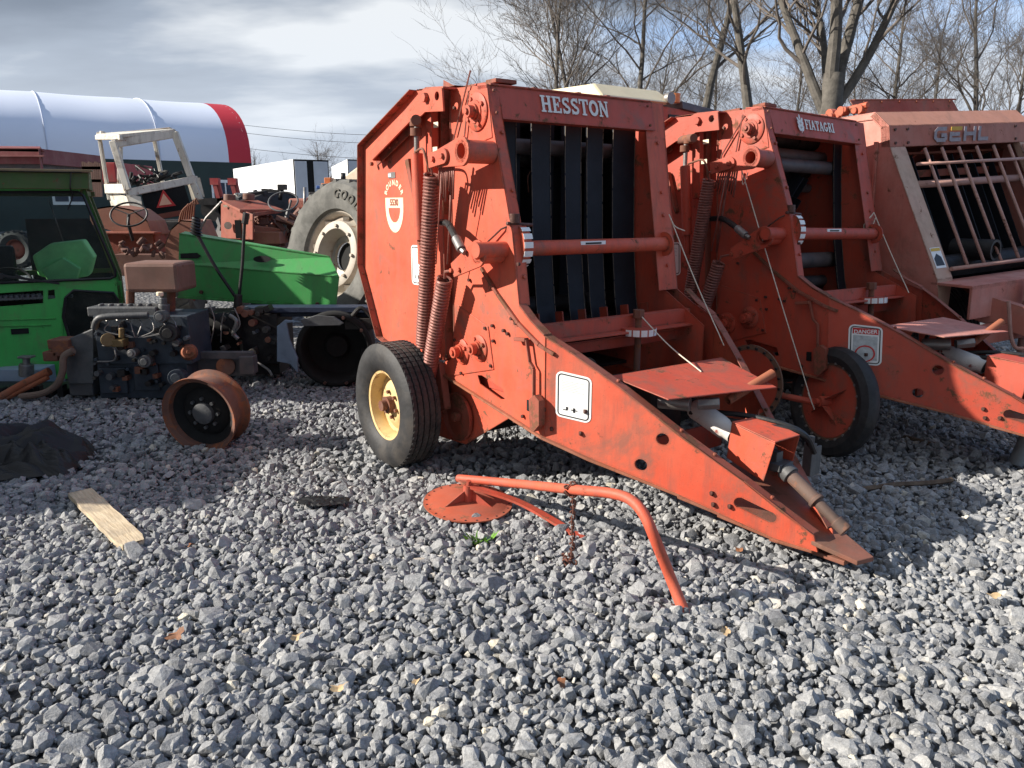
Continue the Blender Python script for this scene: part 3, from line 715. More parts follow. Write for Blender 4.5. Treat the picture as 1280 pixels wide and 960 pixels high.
    b.plate(lever(tuple(e1b-dd*.06), tuple(e1b+dd*.10), .04, .04, 0), -.212, .016)
    for k in (0, .1): b.bolt((e1[0]+dd.x*k, -.212, e1[1]+dd.y*k), (0, -1, 0), .016, .016)
    P('tension_arm', b, M['redtop'] if False else red)
    e3, c2 = S(566, 338, -.15), S(597, 317, -.15)
    b = MB().pipe((c2[0], -.155, c2[1]), (c2[0], -.002, c2[1]), .056, .036, 26)
    b.plate([lever(e3, c2, .04, .072, 0), circle(c2[0], c2[1], .037)], -.155, .016)
    for k in (0, .08): b.bolt((e3[0]+dd.x*k, -.155, e3[1]+dd.y*k), (0, -1, 0), .014, .014)
    P('tension_arm', b, red)
    P('bore_shade', MB().cyl((c2[0], -.05, c2[1]), (c2[0], -.01, c2[1]), .0355, 16), M['void'], 0); P('bore_shade', MB().cyl((c1[0], -.06, c1[1]), (c1[0], -.01, c1[1]), .0395, 16), M['void'], 0)  # black plugs paint the shade inside the arm tubes
    # ---- springs
    s1t, s1b = S(540, 218, -.16), S(529, 432, -.10); s2t, s2b = S(556, 348, -.13), S(534, 478, -.10)
    b = MB().tube(helix((s1t[0], -.16, s1t[1]), (s1b[0], -.10, s1b[1]), .040, 56, 12), .0098, 6)
    b.tube([(s1t[0], -.16, s1t[1]), (s1t[0]+.005, -.17, s1t[1]+.05), (e1[0], -.19, e1[1]-.03)], .008, 6); b.cyl((s1b[0], -.10, s1b[1]), (s1b[0], -.09, s1b[1]-.08), .012, 8)
    P('coil_spring', b, M['spring'], 0)
    b = MB().tube(helix((s2t[0], -.13, s2t[1]), (s2b[0], -.10, s2b[1]), .040, 36, 12), .0098, 6)
    b.tube([(s2t[0], -.13, s2t[1]), (s2t[0]+.02, -.14, s2t[1]+.04), (e3[0], -.15, e3[1])], .008, 6)
    P('coil_spring', b, M['spring'], 0)
    b = MB()
    for i in range(9):
        b.tube([V3(S(550+i*2.2, 205, -.16), -.16), V3(S(548+i*2.3, 232+i*5 % 23, -.14), -.14)], .006, 6)
    b.tube([V3(S(566, 196, -.1), -.1), V3(S(560, 330, -.06), -.06)], .009, 6).tube([V3(S(552, 215, -.2), -.2), V3(S(545, 330, -.16), -.16)], .004, 5)
    P('link_rods', b, M['spring'], 0)
    # ---- lift cylinder and upper bracket
    ct, cb_ = S(521, 158, -.11), S(526, 300, -.11); cm = S(521, 192, -.11)
    b = MB().cyl(V3(cm, -.11), V3(cb_, -.11), .036, 22).cyl(V3(cb_, -.11), V3(S(527, 330, -.11), -.11), .022, 14); P('lift_cylinder', b, red, 0)
    b = MB().cyl(V3(ct, -.11), V3(cm, -.11), .016, 14); P('cylinder_rod', b, M['steel'], 0)
    b = MB().cyl(V3(S(519, 148, -.15), -.15), V3(S(519, 158, -.15), -.15), .032, 16).cyl(V3(S(520, 150, -.19), -.19), V3(S(520, 150, -.05), -.05), .03, 16).cyl(V3(S(520, 160, -.11), -.11), V3(S(520, 170, -.11), -.11), .034, 16)
    b.tube(smooth_path([V3(S(519, 190, -.16), -.16), V3(S(528, 186, -.2), -.2), V3(S(533, 200, -.2), -.2), V3(S(537, 215, -.18), -.18)], 6), .008, 6)
    P('cylinder_clevis', b, M['rust'], .002)
    b = MB().plate([S(505, 200, -.05), S(510, 198, -.05), S(520, 260, -.05), S(519, 264, -.05)], -.05, .04); P('guide_strap', b, M['redtop'])
    brk = [S(*q, -.10) for q in ((462, 190), (524, 116), (530, 111), (552, 110), (554, 139), (531, 140), (526, 145), (512, 152), (465, 200))]
    pin = circle(*S(546, 120, -.10), .024, 18)
    b = MB().plate([brk, pin], -.10, .012); b.band([brk[8], brk[0], brk[1], brk[2], brk[3]], -.09, -.004, .01)
    b.bolt(V3(S(532, 122, -.105), -.105), (0, -1, 0), .028, .02)
    P('lift_bracket', b, red)
    b = MB().bar(V3(S(471, 203, -.03), -.03), V3(S(515, 160, -.03), -.03), .05, .012, (0, 1, 0)); 
    for q in ((466, 205), (489, 184), (498, 176)): b.bolt(V3(S(*q, -.03), -.03), (0, -1, 0), .014, .02)
    P('reinforcing_strip', b, M['redtop'])
    b = MB().box((S(547, 150)[0], -.04, 1.98), (.07, .05, .55)); P('guide_column', b, red)
    b = MB().box((S(545, 156, -.066)[0], -.0665, S(545, 156, -.066)[1]), (.05, .003, .03)).box((S(544, 187, -.066)[0], -.0665, S(544, 187, -.066)[1]), (.05, .003, .03)); P('sticker', b, M['lettercream'], 0)
    # ---- hose and grip
    h = smooth_path([V3(S(551, 278, -.08), -.08), V3(S(560, 280, -.1), -.1), V3(S(567, 292, -.14), -.14), V3(S(574, 306, -.16), -.16)], 8)
    b = MB().tube(h, .02, 10); P('hydraulic_hose', b, M['black'], 0)
    b = MB().cyl(V3(S(570, 298, -.15), -.15), V3(S(577, 312, -.17), -.17), .026, 12).cyl(V3(S(577, 312, -.17), -.17), V3(S(581, 316, -.17), -.17), .016, 6); P('hose_coupling', b, M['steel'])
    # ---- quadrant gauges with white marks
    qx, qz = .99, 1.44
    b = MB(); pts = [(qx-.02, qz-.12), (qx-.02, qz+.11)]+[(qx-.02+.075*math.cos(R(t)), qz-.01+.11*math.sin(R(t))) for t in range(85, -91, -12)]
    b.prism(pts, lambda x, z, t: Vector((x+.02, .05+t, z)), .05); P('gauge_quadrant', b, red)
    b = MB()
    for t0 in range(60, -70, -24):
        q = [(qx+.0+.079*math.cos(R(t)), qz-.01+.115*math.sin(R(t))) for t in (t0, t0-8, t0-16)]
        for (xa, za), (xb, zb) in zip(q[:-1], q[1:]): b.hexa([(xa, .048, za), (xb, .048, zb), (xb, .105, zb), (xa, .105, za)], [(xa+.002, .048, za), (xb+.002, .048, zb), (xb+.002, .105, zb), (xa+.002, .105, za)])
    P('gauge_marks', b, M['white'], 0)
    b = MB().cyl((1.0, .03, 1.60), (1.0, .03, 1.55), .03, 12).tube([(1.0, .03, 1.55), (.95, -.02, 1.52), (.82, -.03, 1.44), (.80, -.03, 1.40)], .006, 6).cyl((1.0, -.02, 1.55), (1.0, .15, 1.54), .01, 8)
    P('gauge_linkage', b, M['bolt'])
    # ---- dial indicator in front
    cx_, cy_, cz_ = 1.18, .80, .90
    b = MB().cyl((cx_, cy_, cz_-.30), (cx_, cy_, cz_+.13), .02, 12).cyl((cx_, cy_, cz_+.10), (cx_, cy_, cz_+.15), .035, 6).cyl((cx_-.1, cy_, cz_), (cx_+.1, cy_, cz_+.03), .018, 8); P('indicator_post', b, M['rust'])
    b = MB().cyl((cx_, cy_, cz_), (cx_, cy_, cz_+.045), .105, 28); P('indicator_dial', b, M['red2'])
    b = MB()
    for i in range(7):
        t = R(-75+i*25); q = [(cx_+.108*math.cos(t+s), cy_+.108*math.sin(t+s)) for s in (-.17, 0, .17)]
        for (xa, ya), (xb, yb) in zip(q[:-1], q[1:]): b.hexa([(xa, ya, cz_+.005), (xb, yb, cz_+.005), (xb, yb, cz_+.042), (xa, ya, cz_+.042)], [(xa-.003, ya, cz_+.005), (xb-.003, yb, cz_+.005), (xb-.003, yb, cz_+.042), (xa-.003, ya, cz_+.042)])
    P('dial_marks', b, M['white'], 0)
    # ---- tongue: two converging side plates with inward top flange
    up = [(1.305, .985), (1.45, .905), (1.60, .812), (1.70, .748), (1.963, .561), (2.248, .38), (2.402, .272), (2.54, .182)]
    dn = [(2.56, .105), (2.378, .135), (2.156, .205), (1.977, .262), (1.55, .375), (1.305, .452)]
    fy = lambda x: (x-1.3)*.477
    for side in (0, 1):
        m = (lambda y: y) if side == 0 else (lambda y: WID-y)
        holes = [circle(1.886, .532, .030, 16), circle(1.791, .383, .030, 16)]
        sl = [(2.24+.03*math.cos(t), .275+.028*math.sin(t)) for t in [math.pi/2+math.pi*i/6 for i in range(7)]]+[(2.36+.03*math.cos(t), .232+.028*math.sin(t)) for t in [-math.pi/2+math.pi*i/6 for i in range(7)]]
        b = MB().prism([up+dn]+(holes+[sl]), lambda x, z, t: Vector((x, m(fy(x)+t), z)), .009)
        P('tongue_plate', b, red if a or side == 0 else red2, 0)
        b = MB(); tf = [(.72, 1.31), (.88, 1.185), (1.085, 1.085), (1.20, 1.04)]+up
        g = lambda x: max(0, fy(x))
        for (xa, za), (xb, zb) in zip(up[:-1], up[1:]):
            b.hexa([(xa, m(g(xa)-.004), za), (xb, m(g(xb)-.004), zb), (xb, m(g(xb)+.05), zb), (xa, m(g(xa)+.05), za)], [(xa, m(g(xa)-.004), za+.008), (xb, m(g(xb)-.004), zb+.008), (xb, m(g(xb)+.05), zb+.008), (xa, m(g(xa)+.05), za+.008)])
        tf = [(1.085, 1.125), (1.19, 1.05), (1.305, .99)]
        for (xa, za), (xb, zb) in zip(tf[:-1], tf[1:]):
            b.hexa([(xa, m(-.004), za), (xb, m(-.004), zb), (xb, m(.05), zb), (xa, m(.05), za)], [(xa, m(-.004), za+.008), (xb, m(-.004), zb+.008), (xb, m(.05), zb+.008), (xa, m(.05), za+.008)])
        # raised fold line running down from the arm pivot
        tf = [(.74, 1.30), (.9, 1.165), (1.09, 1.03), (1.27, .94), (1.36, .90)]
        if side == 0:
            for (xa, za), (xb, zb) in zip(tf[:-1], tf[1:]): b.bar((xa, -.008+g(xa), za), (xb, -.008+g(xb), zb), .020, .02)
        for q in (1.65, 1.95, 2.1, 2.35): b.bolt((q, m(fy(q)+.03), np.interp(q, [p[0] for p in up], [p[1] for p in up])+.008), (.4, 0, 1), .010, .012)
        P('tongue_flange', b, M['redtop'])
        b = MB()                                         # lower flange
        dl = [lo1, lo2, (1.305, .452)] + [(1.55, .375), (1.977, .262), (2.156, .205), (2.378, .135), (2.54, .108)]
        for (xa, za), (xb, zb) in zip(dl[:-1], dl[1:]):
            b.hexa([(xa, m(g(xa)-.022), za), (xb, m(g(xb)-.022 if xb < 1.9 else g(xb)-.003), zb), (xb, m(g(xb)+.05), zb), (xa, m(g(xa)+.05), za)], [(xa, m(g(xa)-.022), za-.014), (xb, m(g(xb)-.022 if xb < 1.9 else g(xb)-.003), zb-.014), (xb, m(g(xb)+.05), zb-.014), (xa, m(g(xa)+.05), za-.014)])
        P('lower_flange', b, M['rustorange'])
    b = MB()
    for q in ((738, 500), (748, 512), (750, 552), (772, 568), (900, 615), (905, 632), (920, 640)):
        pass
    for x, z in ((1.52, .62), (1.50, .50), (2.12, .30), (2.13, .245), (2.2, .25), (1.35, .50), (1.31, .60)): P('bolt', MB().bolt((x, fy(x)-.001, z), (-.4, -1, 0), .012, .012), M['bolt'], 0)
    # ---- latch strap on the side
    lx = [S(664, 424), S(668, 452), S(673, 460), S(673, 530)]
    b = MB()
    for p, q in zip(lx[:-1], lx[1:]): b.bar(V3(p, -.03), V3(q, -.03), .012, .02, (0, 1, 0))
    b.bar(V3(S(650, 423), -.03), V3(S(664, 424), -.03), .02, .03, (0, 1, 0))
    b.plate([S(*q) for q in ((670, 497), (677, 492), (683, 500), (683, 530), (676, 538), (671, 535))], -.05, .04)
    P('latch_strap', b, M['redtop'])
    b = MB().box((S(662, 507)[0], -.004, S(662, 507)[1]), (.035, .006, .06)); P('latch_slot', b, M['void'], 0)
    # ---- warning labels
    def sticker(pts, fr, danger):
        st = MB().prism(pts(0), fr, .002); o = P('warning_label', st, M['white'], 0)
        ring = [pts(.010), pts(.016)]
        part('label_border', MB().prism(ring, lambda x, z, t: fr(x, z, .0022+t), .0008), M['ink'], o)
        def rr(u0, v0, u1, v1): return MB().prism(pts(None, (u0, v0, u1, v1)), lambda x, z, t: fr(x, z, .0024+t), .0008)
        if danger:
            part('label_heading', rr(.12, .78, .88, .93), M['inkred'], o)
            cx0 = pts(None, (.5, .80, .5, .80))[0]; tt = bfont('DANGER', .034, .001, .0006); xa = Vector((1, .43/.9*1.0, 0)).normalized()
            mm_ = Matrix((xa, Vector((0, 0, 1)), Vector((xa.y, -xa.x, 0)))).transposed().to_4x4()
            part('label_text', MB().merge(tt, Matrix.Translation(fr(cx0[0], cx0[1], .0038)) @ mm_), M['white'], o)
            bb = rr(.14, .12, .86, .74); part('label_picture', bb, M['inkgrey'], o)
            cc = MB(); c0 = pts(None, (.5, .28, .5, .28))[0]
            cc.prism([circle(c0[0], c0[1], .055, 24), circle(c0[0], c0[1], .046, 24)], lambda x, z, t: fr(x, z, .0036+t), .0008); part('label_ring', cc, M['inkred'], o)
        else:
            bb = MB()
            for i in range(7): bb.merge(rr(.16, .60+i*.035, .80-.1*(i % 3), .612+i*.035))
            part('label_text', bb, plain('faded_print', (.42, .47, .47), .5, .1, 5, bmp=0), o)
            bb = MB().merge(rr(.22, .18, .34, .2)).merge(rr(.30, .20, .36, .26)).merge(rr(.5, .16, .56, .26)).merge(rr(.44, .2, .62, .22)); part('label_picture', bb, M['ink'], o)
    def tpts(x0, x1, zb0, zb1, zt0, zt1, r=.03):
        def f(ins, sub=None):
            if sub:
                u0, v0, u1, v1 = sub; o = []
                for u, v in ((u0, v0), (u1, v0), (u1, v1), (u0, v1)):
                    o.append((x0+(x1-x0)*u, (zb0+(zb1-zb0)*u)*(1-v)+(zt0+(zt1-zt0)*u)*v))
                return o
            i = ins; o = []; rr_ = max(r-i, .006)
            C = [(x0+i, zb0+i, 180), (x1-i, zb1+i, 270), (x1-i, zt1-i, 0), (x0+i, zt0-i, 90)]
            sx = [1, -1, -1, 1]; sz = [1, 1, -1, -1]
            for k, (cx2, cz2, a0) in enumerate(C):
                for j in range(5):
                    t = R(a0+j*22.5); o.append((cx2+sx[k]*rr_+rr_*math.cos(t), cz2+sz[k]*rr_+rr_*math.sin(t)))
            return o
        return f
    f_t = lambda x, z, t: Vector((x, fy(x)-.0005, z))+Vector((.43, -.90, 0))*t
    if a: sticker(tpts(1.365, 1.545, .572, .560, .815, .800), f_t, False)
    else: sticker(tpts(1.42, 1.60, .56, .55, .815, .80), f_t, True)
    f_s = lambda x, z, t: Vector((x, -.0005-t, z))
    p1_, p2_ = S(514, 306), S(527, 357)
    sticker(tpts(p1_[0], p1_[0]+.17, p2_[1], p2_[1], p1_[1], p1_[1]), f_s, False)
    if not a:
        pass
    # ---- round emblem on the tailgate
    if a:
        ecx, ecz = S(493, 254); sc_ = .125; eo = None
        e = MB(); f3 = lambda x, z, t: Vector((ecx+x, -.0005-t, ecz+z))
        cap = [(-.125, .035), (.125, .035), (.125, -.02)]+[(.125*math.cos(t), -.02+.17*math.sin(t)) for t in [-math.pi*i/18 for i in range(1, 18)]]+[(-.125, -.02)]
        inn = [(-.082, -.03), (.082, -.03)]+[(.082*math.cos(t), -.03+.095*math.sin(t)) for t in [-math.pi*i/12 for i in range(1, 12)]]
        e.prism([cap, inn], f3, .0015); e.prism([[(p[0]*.86, p[1]*.86-.004) for p in inn[1:]][:0] or circle(0, -.08, .001, 6)], f3, .0016)
        eo = P('round_emblem', e, M['lettercream'], 0)
        tx = bfont('5530', .058, .002, .002); part('emblem_number', MB().merge(tx, Matrix.Translation((ecx, -.003, ecz-.014)) @ Matrix.Rotation(R(90), 4, 'X')), M['tractorred'], eo)
        e = MB()
        for i, ch in enumerate('ROUNDER'):
            an = R(165-i*150/6); tt = bfont(ch, .046, .002, .002)
            e.merge(tt, Matrix.Translation((ecx+.100*math.cos(an), -.0015, ecz+.048+.068*math.sin(an))) @ Matrix.Rotation(-(an-math.pi/2), 4, 'Y') @ Matrix.Rotation(R(90), 4, 'X'))
        part('emblem_lettering', e, M['lettercream'], eo)
        x, z = S(490, 219); e = MB().box((x, -.002, z), (.10, .003, .038)); o = P('maker_plate', e, M['steel'], 0)
        part('plate_print', MB().box((x-.025, -.0045, z), (.04, .002, .02)), M['white'], o)
    # ---- hood plate over the drive line
    hd = [(-.0, 0), (0, 0)]
    q1 = HF.pt(765, 478, 0, 1.60); q2 = HF.pt(835, 503, 0, 1.98); q3 = HF.pt(965, 482, 0, 1.98); q4 = HF.pt(905, 455, 0, 1.55)
    hp4 = [Vector((1.56, .23, .79)), Vector((1.92, .27, .735)), Vector((2.02, .98, .715)), Vector((1.56, 1.10, .785))]
    b = MB().hexa(hp4, [p+Vector((0, 0, .007)) for p in hp4])
    mid = [(1.50, .19, .76), (1.56, .23, .79), (1.56, 1.10, .785), (1.50, 1.12, .76)]
    b.hexa([Vector(p) for p in mid], [Vector(p)+Vector((0, 0, .007)) for p in mid])
    P('hood_plate', b, M['redfaded'] if not a else M['red2'])
    # ---- gearbox area, drive shield, drive shaft, hitch floor
    b = MB().box((1.35, .69, .55), (.35, .25, .25)).cyl((1.2, .45, .62), (1.2, .95, .62), .07, 16).cyl((1.1, .5, .7), (1.25, .35, .78), .05, 14).box((1.0, .7, .45), (.3, 1.1, .1))
    for i in range(9): b.tube(smooth_path([(1.1+.06*i, .3+.08*i, .6), (1.2+.05*i, .35+.08*i, .72-.02*(i % 3)), (1.35+.03*i, .4+.06*i, .62)], 5), .012, 6)
    P('gearbox', b, M['dark'])
    b = MB().hexa([(1.70, .40, .47), (1.715, .40, .47), (1.715, .40, .33), (1.70, .40, .33)], [(1.70, .95, .47), (1.715, .95, .47), (1.715, .95, .33), (1.70, .95, .33)])
    P('cross_plate', b, M['red2'])
    b = MB().lathe([(.0, 0), (.05, 0), (.056, .02), (.056, .22), (.045, .24), (.045, .28)], (1.74, .67, .60), (.93, .0, -.30), 20); P('shaft_guard', b, M['whiteworn'])
    # open-fronted shield box
    BL, BR, FR, FL = (2.04, .60, .598), (2.06, .80, .60), (2.30, .79, .560), (2.296, .60, .557)
    b = MB()
    def sheet(p, q, r_, s_, n, th=.006):
        n = Vector(n).normalized()*th; b.hexa([Vector(p), Vector(q), Vector(r_), Vector(s_)], [Vector(p)+n, Vector(q)+n, Vector(r_)+n, Vector(s_)+n])
    sheet(BL, BR, FR, FL, (0, 0, 1))
    sheet((2.04, .6, .597), (2.296, .6, .556), (2.248, .6, .348), (2.024, .6, .41), (0, 1, 0))
    sheet((2.06, .80, .597), (2.30, .79, .556), (2.26, .79, .35), (2.05, .80, .41), (0, -1, 0))
    P('drive_shield', b, red)
    b = MB().cyl((1.95, .69, .53), (2.20, .70, .45), .035, 16).cyl((2.16, .70, .46), (2.20, .70, .445), .06, 16)
    b.box((2.23, .70, .435), (.06, .05, .10)).box((2.27, .70, .42), (.06, .11, .035)).cyl((2.29, .70, .405), (2.33, .70, .385), .045, 14)
    P('universal_joint', b, M['greycast'])
    b = MB().cyl((2.32, .70, .39), (2.47, .705, .30), .034, 18).cyl((2.46, .705, .306), (2.475, .705, .297), .040, 18).cyl((2.47, .705, .30), (2.58, .715, .226), .026, 18).cyl((2.57, .714, .233), (2.62, .72, .20), .033, 18)
    P('drive_shaft', b, M['rustsoft'])
    b = MB(); fl = [(1.95, .33, .33), (2.56, .60, .135), (2.56, .78, .135), (1.95, 1.05, .33)]
    b.hexa([Vector(p) for p in fl], [Vector(p)+Vector((0, 0, .008)) for p in fl])
    nose = [(2.46, .57, .150), (2.58, .60, .125), (2.72, .66, .085), (2.74, .76, .085), (2.58, .80, .125), (2.46, .82, .150)]
    b.hexa([Vector(p) for p in (nose[0], nose[1], nose[4], nose[5])], [Vector(p)+Vector((0, 0, .022)) for p in (nose[0], nose[1], nose[4], nose[5])])
    b.hexa([Vector(p) for p in nose[1:5]], [Vector(p)+Vector((0, 0, .022)) for p in nose[1:5]])
    b.hexa([(2.50, .63, .07), (2.66, .66, .06), (2.66, .76, .06), (2.50, .79, .07)], [(2.50, .63, .09), (2.66, .66, .082), (2.66, .76, .082), (2.50, .79, .09)])
    P('hitch', b, M['rustsoft2'])
    # ---- hydraulic hoses
    for k, px in enumerate([[(848, 510), (880, 514), (930, 519), (975, 529), (1003, 541), (1012, 556)], [(862, 515), (905, 524), (950, 532), (985, 536), (1008, 546), (1018, 566)]]):
        b = MB().tube(smooth_path([HF.pt(u, v, 1, .62+.06*i_) for i_, (u, v) in enumerate(px)], 8), .014, 8); P('hydraulic_hose', b, M['black'], 0)
    b = MB().cyl((1.72, .42, .67), (1.86, .50, .67), .038, 14).cyl((1.88, .53, .67), (1.96, .60, .68), .032, 6); P('hose_coupling', b, M['steel'])
    b = MB().box((2.26, .95, .40), (.05, .04, .17)).box((2.26, 1.01, .38), (.012, .07, .15)).cyl((2.26, .95, .48), (2.26, .95, .52), .018, 8); P('jack_foot', b, M['greycast'])
    b = MB().pipe((1.90, .74, .66), (1.96, 1.02, .78), .024, .018, 16) ; P('crank_tube', b, M['rustorange'], 0)
    # ---- pickup under the body
    b = MB().plate([S(*q, .05) for q in ((540, 462), (528, 520), (545, 545), (580, 556), (640, 520), (625, 480))], .06, .008)
    b.plate([S(*q, .05) for q in ((540, 462), (528, 520), (545, 545), (580, 556), (640, 520), (625, 480))], WID-.06, .008)
    P('pickup_side', b, red)
    c_ = S(575, 520, .05)
    b = MB().lathe([(.0, 0), (.15, .0), (.155, .01), (.155, .03)], (c_[0], .05, c_[1]), (0, -1, 0), 32).cyl((c_[0], .04, c_[1]), (c_[0], -.0, c_[1]), .03, 12); P('pickup_cam_cover', b, M['redtop'])
    b = MB().cyl((c_[0], .08, c_[1]), (c_[0], WID-.08, c_[1]), .13, 20)
    for i in range(16):
        for j in range(5):
            t = 2*math.pi*j/5+i*.2; y = .12+i*.075
            b.cyl((c_[0], y, c_[1]), (c_[0]+.22*math.cos(t), y, max(.03, c_[1]+.22*math.sin(t))), .004, 4)
    P('pickup_reel', b, M['dark'], 0)
    b = MB().box((.35, WID/2, .60), (.6, WID-.12, .02)).box((.1, WID/2, .52), (.12, WID+.1, .12)); b.box((.25, WID/2, .70), (.05, WID-.1, .16)); P('axle_beam', b, M['dark'])
    b = MB().plate([(-.15, .68), (.3, .68), (.36, .40), (.12, .30), (-.02, .36)], -.04, .05); P('axle_bracket', b, M['redtop']); P('axle_bracket', MB().plate([(-.15, .68), (.3, .68), (.36, .40), (.12, .30), (-.02, .36)], WID+.0, .05), M['redtop'])
    # ---- wheels
    wheel(root, (.065, -.22, .405), (0, 1, 0), .395, .225, .25, M['rimcream'], M['tyre'])
    wheel(root, (.065, WID+.22, .405), (0, -1, 0), .395, .225, .27, M['rimcream'], M['tyre'])
M['rustsoft2'] = paint('worn_hitch', (.22, .075, .045), .65, .5, rustcol=(.11, .05, .03), seed=44, dirt=.5)
M['fray'] = plain('frayed_cord', (.13, .11, .09), .9, .4, 40)
M['rustsoft'] = paint('worn_shaft', (.075, .05, .04), .6, .4, rustcol=(.12, .06, .04), seed=41, streak=False)
M['whiteworn'] = paint('worn_white', (.72, .70, .66), .5, .42, rustcol=(.20, .05, .04), seed=31, streak=False)
def toloc(fr, p): return fr.I @ Vector(p)
b1 = thing('round_baler', 'nearest red round baler, all its black belts in place, tongue nose resting on the gravel', 'baler', HF.loc, (0, 0, YAW1), 'red round balers parked in a row')
baler('a', b1)
B2L = (1.2867, 5.9407, -.030); B2R = (R(-.97), R(-4.5), R(-51.83))
b2 = thing('round_baler', 'red round baler with an open chamber missing most belts, between the other two balers', 'baler', B2L, B2R, 'red round balers parked in a row')
baler('b', b2)

def dirloc(fr, d): return fr.I.to_3x3() @ Vector(d)
gauge_disc(b1, toloc(HF, W(937, 478, 5.05)), dirloc(HF, (-.80, -.58, .05)), .255, 0)
FF = Frame(B2L, B2R)
gc = W(1036, 502, 4.88)
gauge_disc(b2, toloc(FF, gc), dirloc(FF, (-.93, -.34, .10)), .275, 0, tyre=True)
bb = MB().tube([toloc(FF, gc+Vector((-.10, -.02, .0))), toloc(FF, gc+Vector((-.34, .10, .03))), toloc(FF, gc+Vector((-.5, .5, .1)))], .022, 10); part('gauge_arm', bb, M['red2'], b2)
bb = MB().tube([toloc(HF, W(937, 478, 5.05)), toloc(HF, W(937, 478, 5.05)+Vector((-.1, .05, .0))), (1.1, WID+.02, .45)], .022, 10); part('gauge_arm', bb, M['red2'], b1)
# ---------------------------------------------------------------- third baler, faded, with a bar guard
YG = math.atan2(-.91, .41)
GF = Frame((3.04, 6.50, 0), (R(3.2), 0, YG))
b3 = thing('round_baler', 'faded salmon round baler with cream posts and a slanted bar cage over its mouth', 'baler', GF.loc, tuple(GF.rot), 'red round balers parked in a row')
def baler_gehl(root):
    S = GF.S; P = lambda n, b, m, bev=.003, par=root: part(n, b, m, par, bev)
    C = {k: S(*q) for k, q in dict(t0=(1012, 166), t1=(1040, 149), t2=(1094, 140), t3=(1111, 157), t4=(1112, 184), b0=(1171, 350), b1=(1174, 398)).items()}
    yR = GF.pt(1273, 182, 0, C['t4'][0]).y; yE = yR+.16
    xt, zt = C['t4']; xb, zb = C['b0']
    side = [C['t0'], C['t1'], C['t2'], C['t3'], C['t4'], C['b0'], C['b1'], (C['b1'][0]-.1, .45), (-.9, .45), (-1.5, .9), (-1.5, 1.75)]
    P('side_panel', MB().plate(side, 0, .006), M['redfaded'], 0)
    P('side_panel', MB().plate(side, yE-.006, .006), M['redfaded'], 0)
    b = MB()                                             # pressed rib and bolts
    rx = C['t3'][0]-.10; b.box((rx, -.012, (zt+.6)/2+.1), (.03, .02, zt-.7))
    q = [S(1060, 153), S(1092, 149), S(1103, 160)]
    for p0, p1 in zip(q[:-1], q[1:]): b.bar((p0[0], -.004, p0[1]), (p1[0], -.004, p1[1]), .01, .012, (0, 1, 0))
    P('stiffening_rib', b, M['redfaded'])
    for v in (158, 185, 215, 262, 300):
        pass
    # header: sloping top band and lettered face
    hx = C['t3'][0]; ht = C['t3'][1]; tx, tz = C['t2']
    b = MB().hexa([(tx, 0.0, tz), (hx, 0, ht), (hx, yE, ht), (tx, yE, tz)], [(tx-.05, .0, tz-.03), (hx-.05, 0, ht-.02), (hx-.05, yE, ht-.02), (tx-.05, yE, tz-.03)])
    P('top_band', b, M['cream2'])
    b = MB().hexa([(hx+.003, .0, ht-.002), (xt+.003, 0, zt), (xt+.003, yE, zt), (hx+.003, yE, ht-.002)], [(hx-.08, .0, ht-.002), (xt-.08, 0, zt), (xt-.08, yE, zt), (hx-.08, yE, ht-.002)])
    P('header_beam', b, M['pink'])
    b = MB()
    for y in (.06, .20, yR-.05, yE-.05):
        for z in (ht-.03, zt+.03): b.bolt((hx+.003+(xt-hx)*(ht-z)/(ht-zt), y, z), (1, 0, 0), .012, .01)
    P('header_bolts', b, M['bolt'], 0)
    y0 = GF.pt(1167, 170, 0, xt).y; y1 = GF.pt(1235, 170, 0, xt).y; h = (ht-zt)*.70; wl = (y1-y0)/4.3
    zz = zt+(ht-zt)*.16
    def G_(u, v, t): return Vector((xt+.006+t, y0+u, zz+v))
    b = MB(); w_ = .16*h
    def add(strokes, ox, mb):
        for k, st in enumerate(strokes):
            for s_ in stroke([(ox+p[0]*wl, p[1]*h) for p in st], .030): mb.prism([tuple(p) for p in s_[1:]], lambda a, c, t: G_(a, c, t+.0003*(k % 3) if t else t), .003)
    add([[(.9, .88), (.25, .88), (.08, .72), (.08, .28), (.25, .12), (.88, .12)], [(.88, .12), (.88, .44)], [(.92, .44), (.52, .44)]], 0, b)
    add([[(.12, .04), (.12, .66)], [(.12, .12), (.9, .12)], [(.12, .5), (.8, .5)]], wl*1.15, b)
    add([[(.12, 0), (.12, 1)], [(.88, 0), (.88, 1)], [(.12, .5), (.88, .5)]], wl*2.25, b)
    add([[(.12, 1), (.12, .04)], [(.04, .12), (.85, .12)]], wl*3.4, b)
    o = P('lettering', b, M['lettergrey'], 0)
    b = MB(); add([[(.1, .88), (.95, .88)]], wl*1.15, b); part('lettering_bar', b, M['yellow'], o)
    # sloping posts
    for ya, yb in ((.0, .17), (yR, yE)):
        b = MB().hexa([(xt+.006, ya, zt), (xb+.006, ya, zb), (xb+.006, yb, zb), (xt+.006, yb, zt)], [(xt-.06, ya+.003, zt), (xb-.06, ya+.003, zb), (xb-.06, yb, zb), (xt-.06, yb, zt)])
        P('front_post', b, M['cream'])
        b = MB().hexa([(xb+.006, ya, zb), (xb+.03, ya, zb-.35), (xb+.03, yb*.6 if ya == 0 else yb, zb-.35), (xb+.006, yb, zb)], [(xb-.05, ya+.004, zb), (xb-.05, ya+.004, zb-.35), (xb-.05, yb*.6 if ya == 0 else yb, zb-.35), (xb-.05, yb, zb)])
        P('post_foot', b, M['cream'])
    zc_ = zb+.10; xc_ = xb+(xt-xb)*(zc_-zb)/(zt-zb)+.008
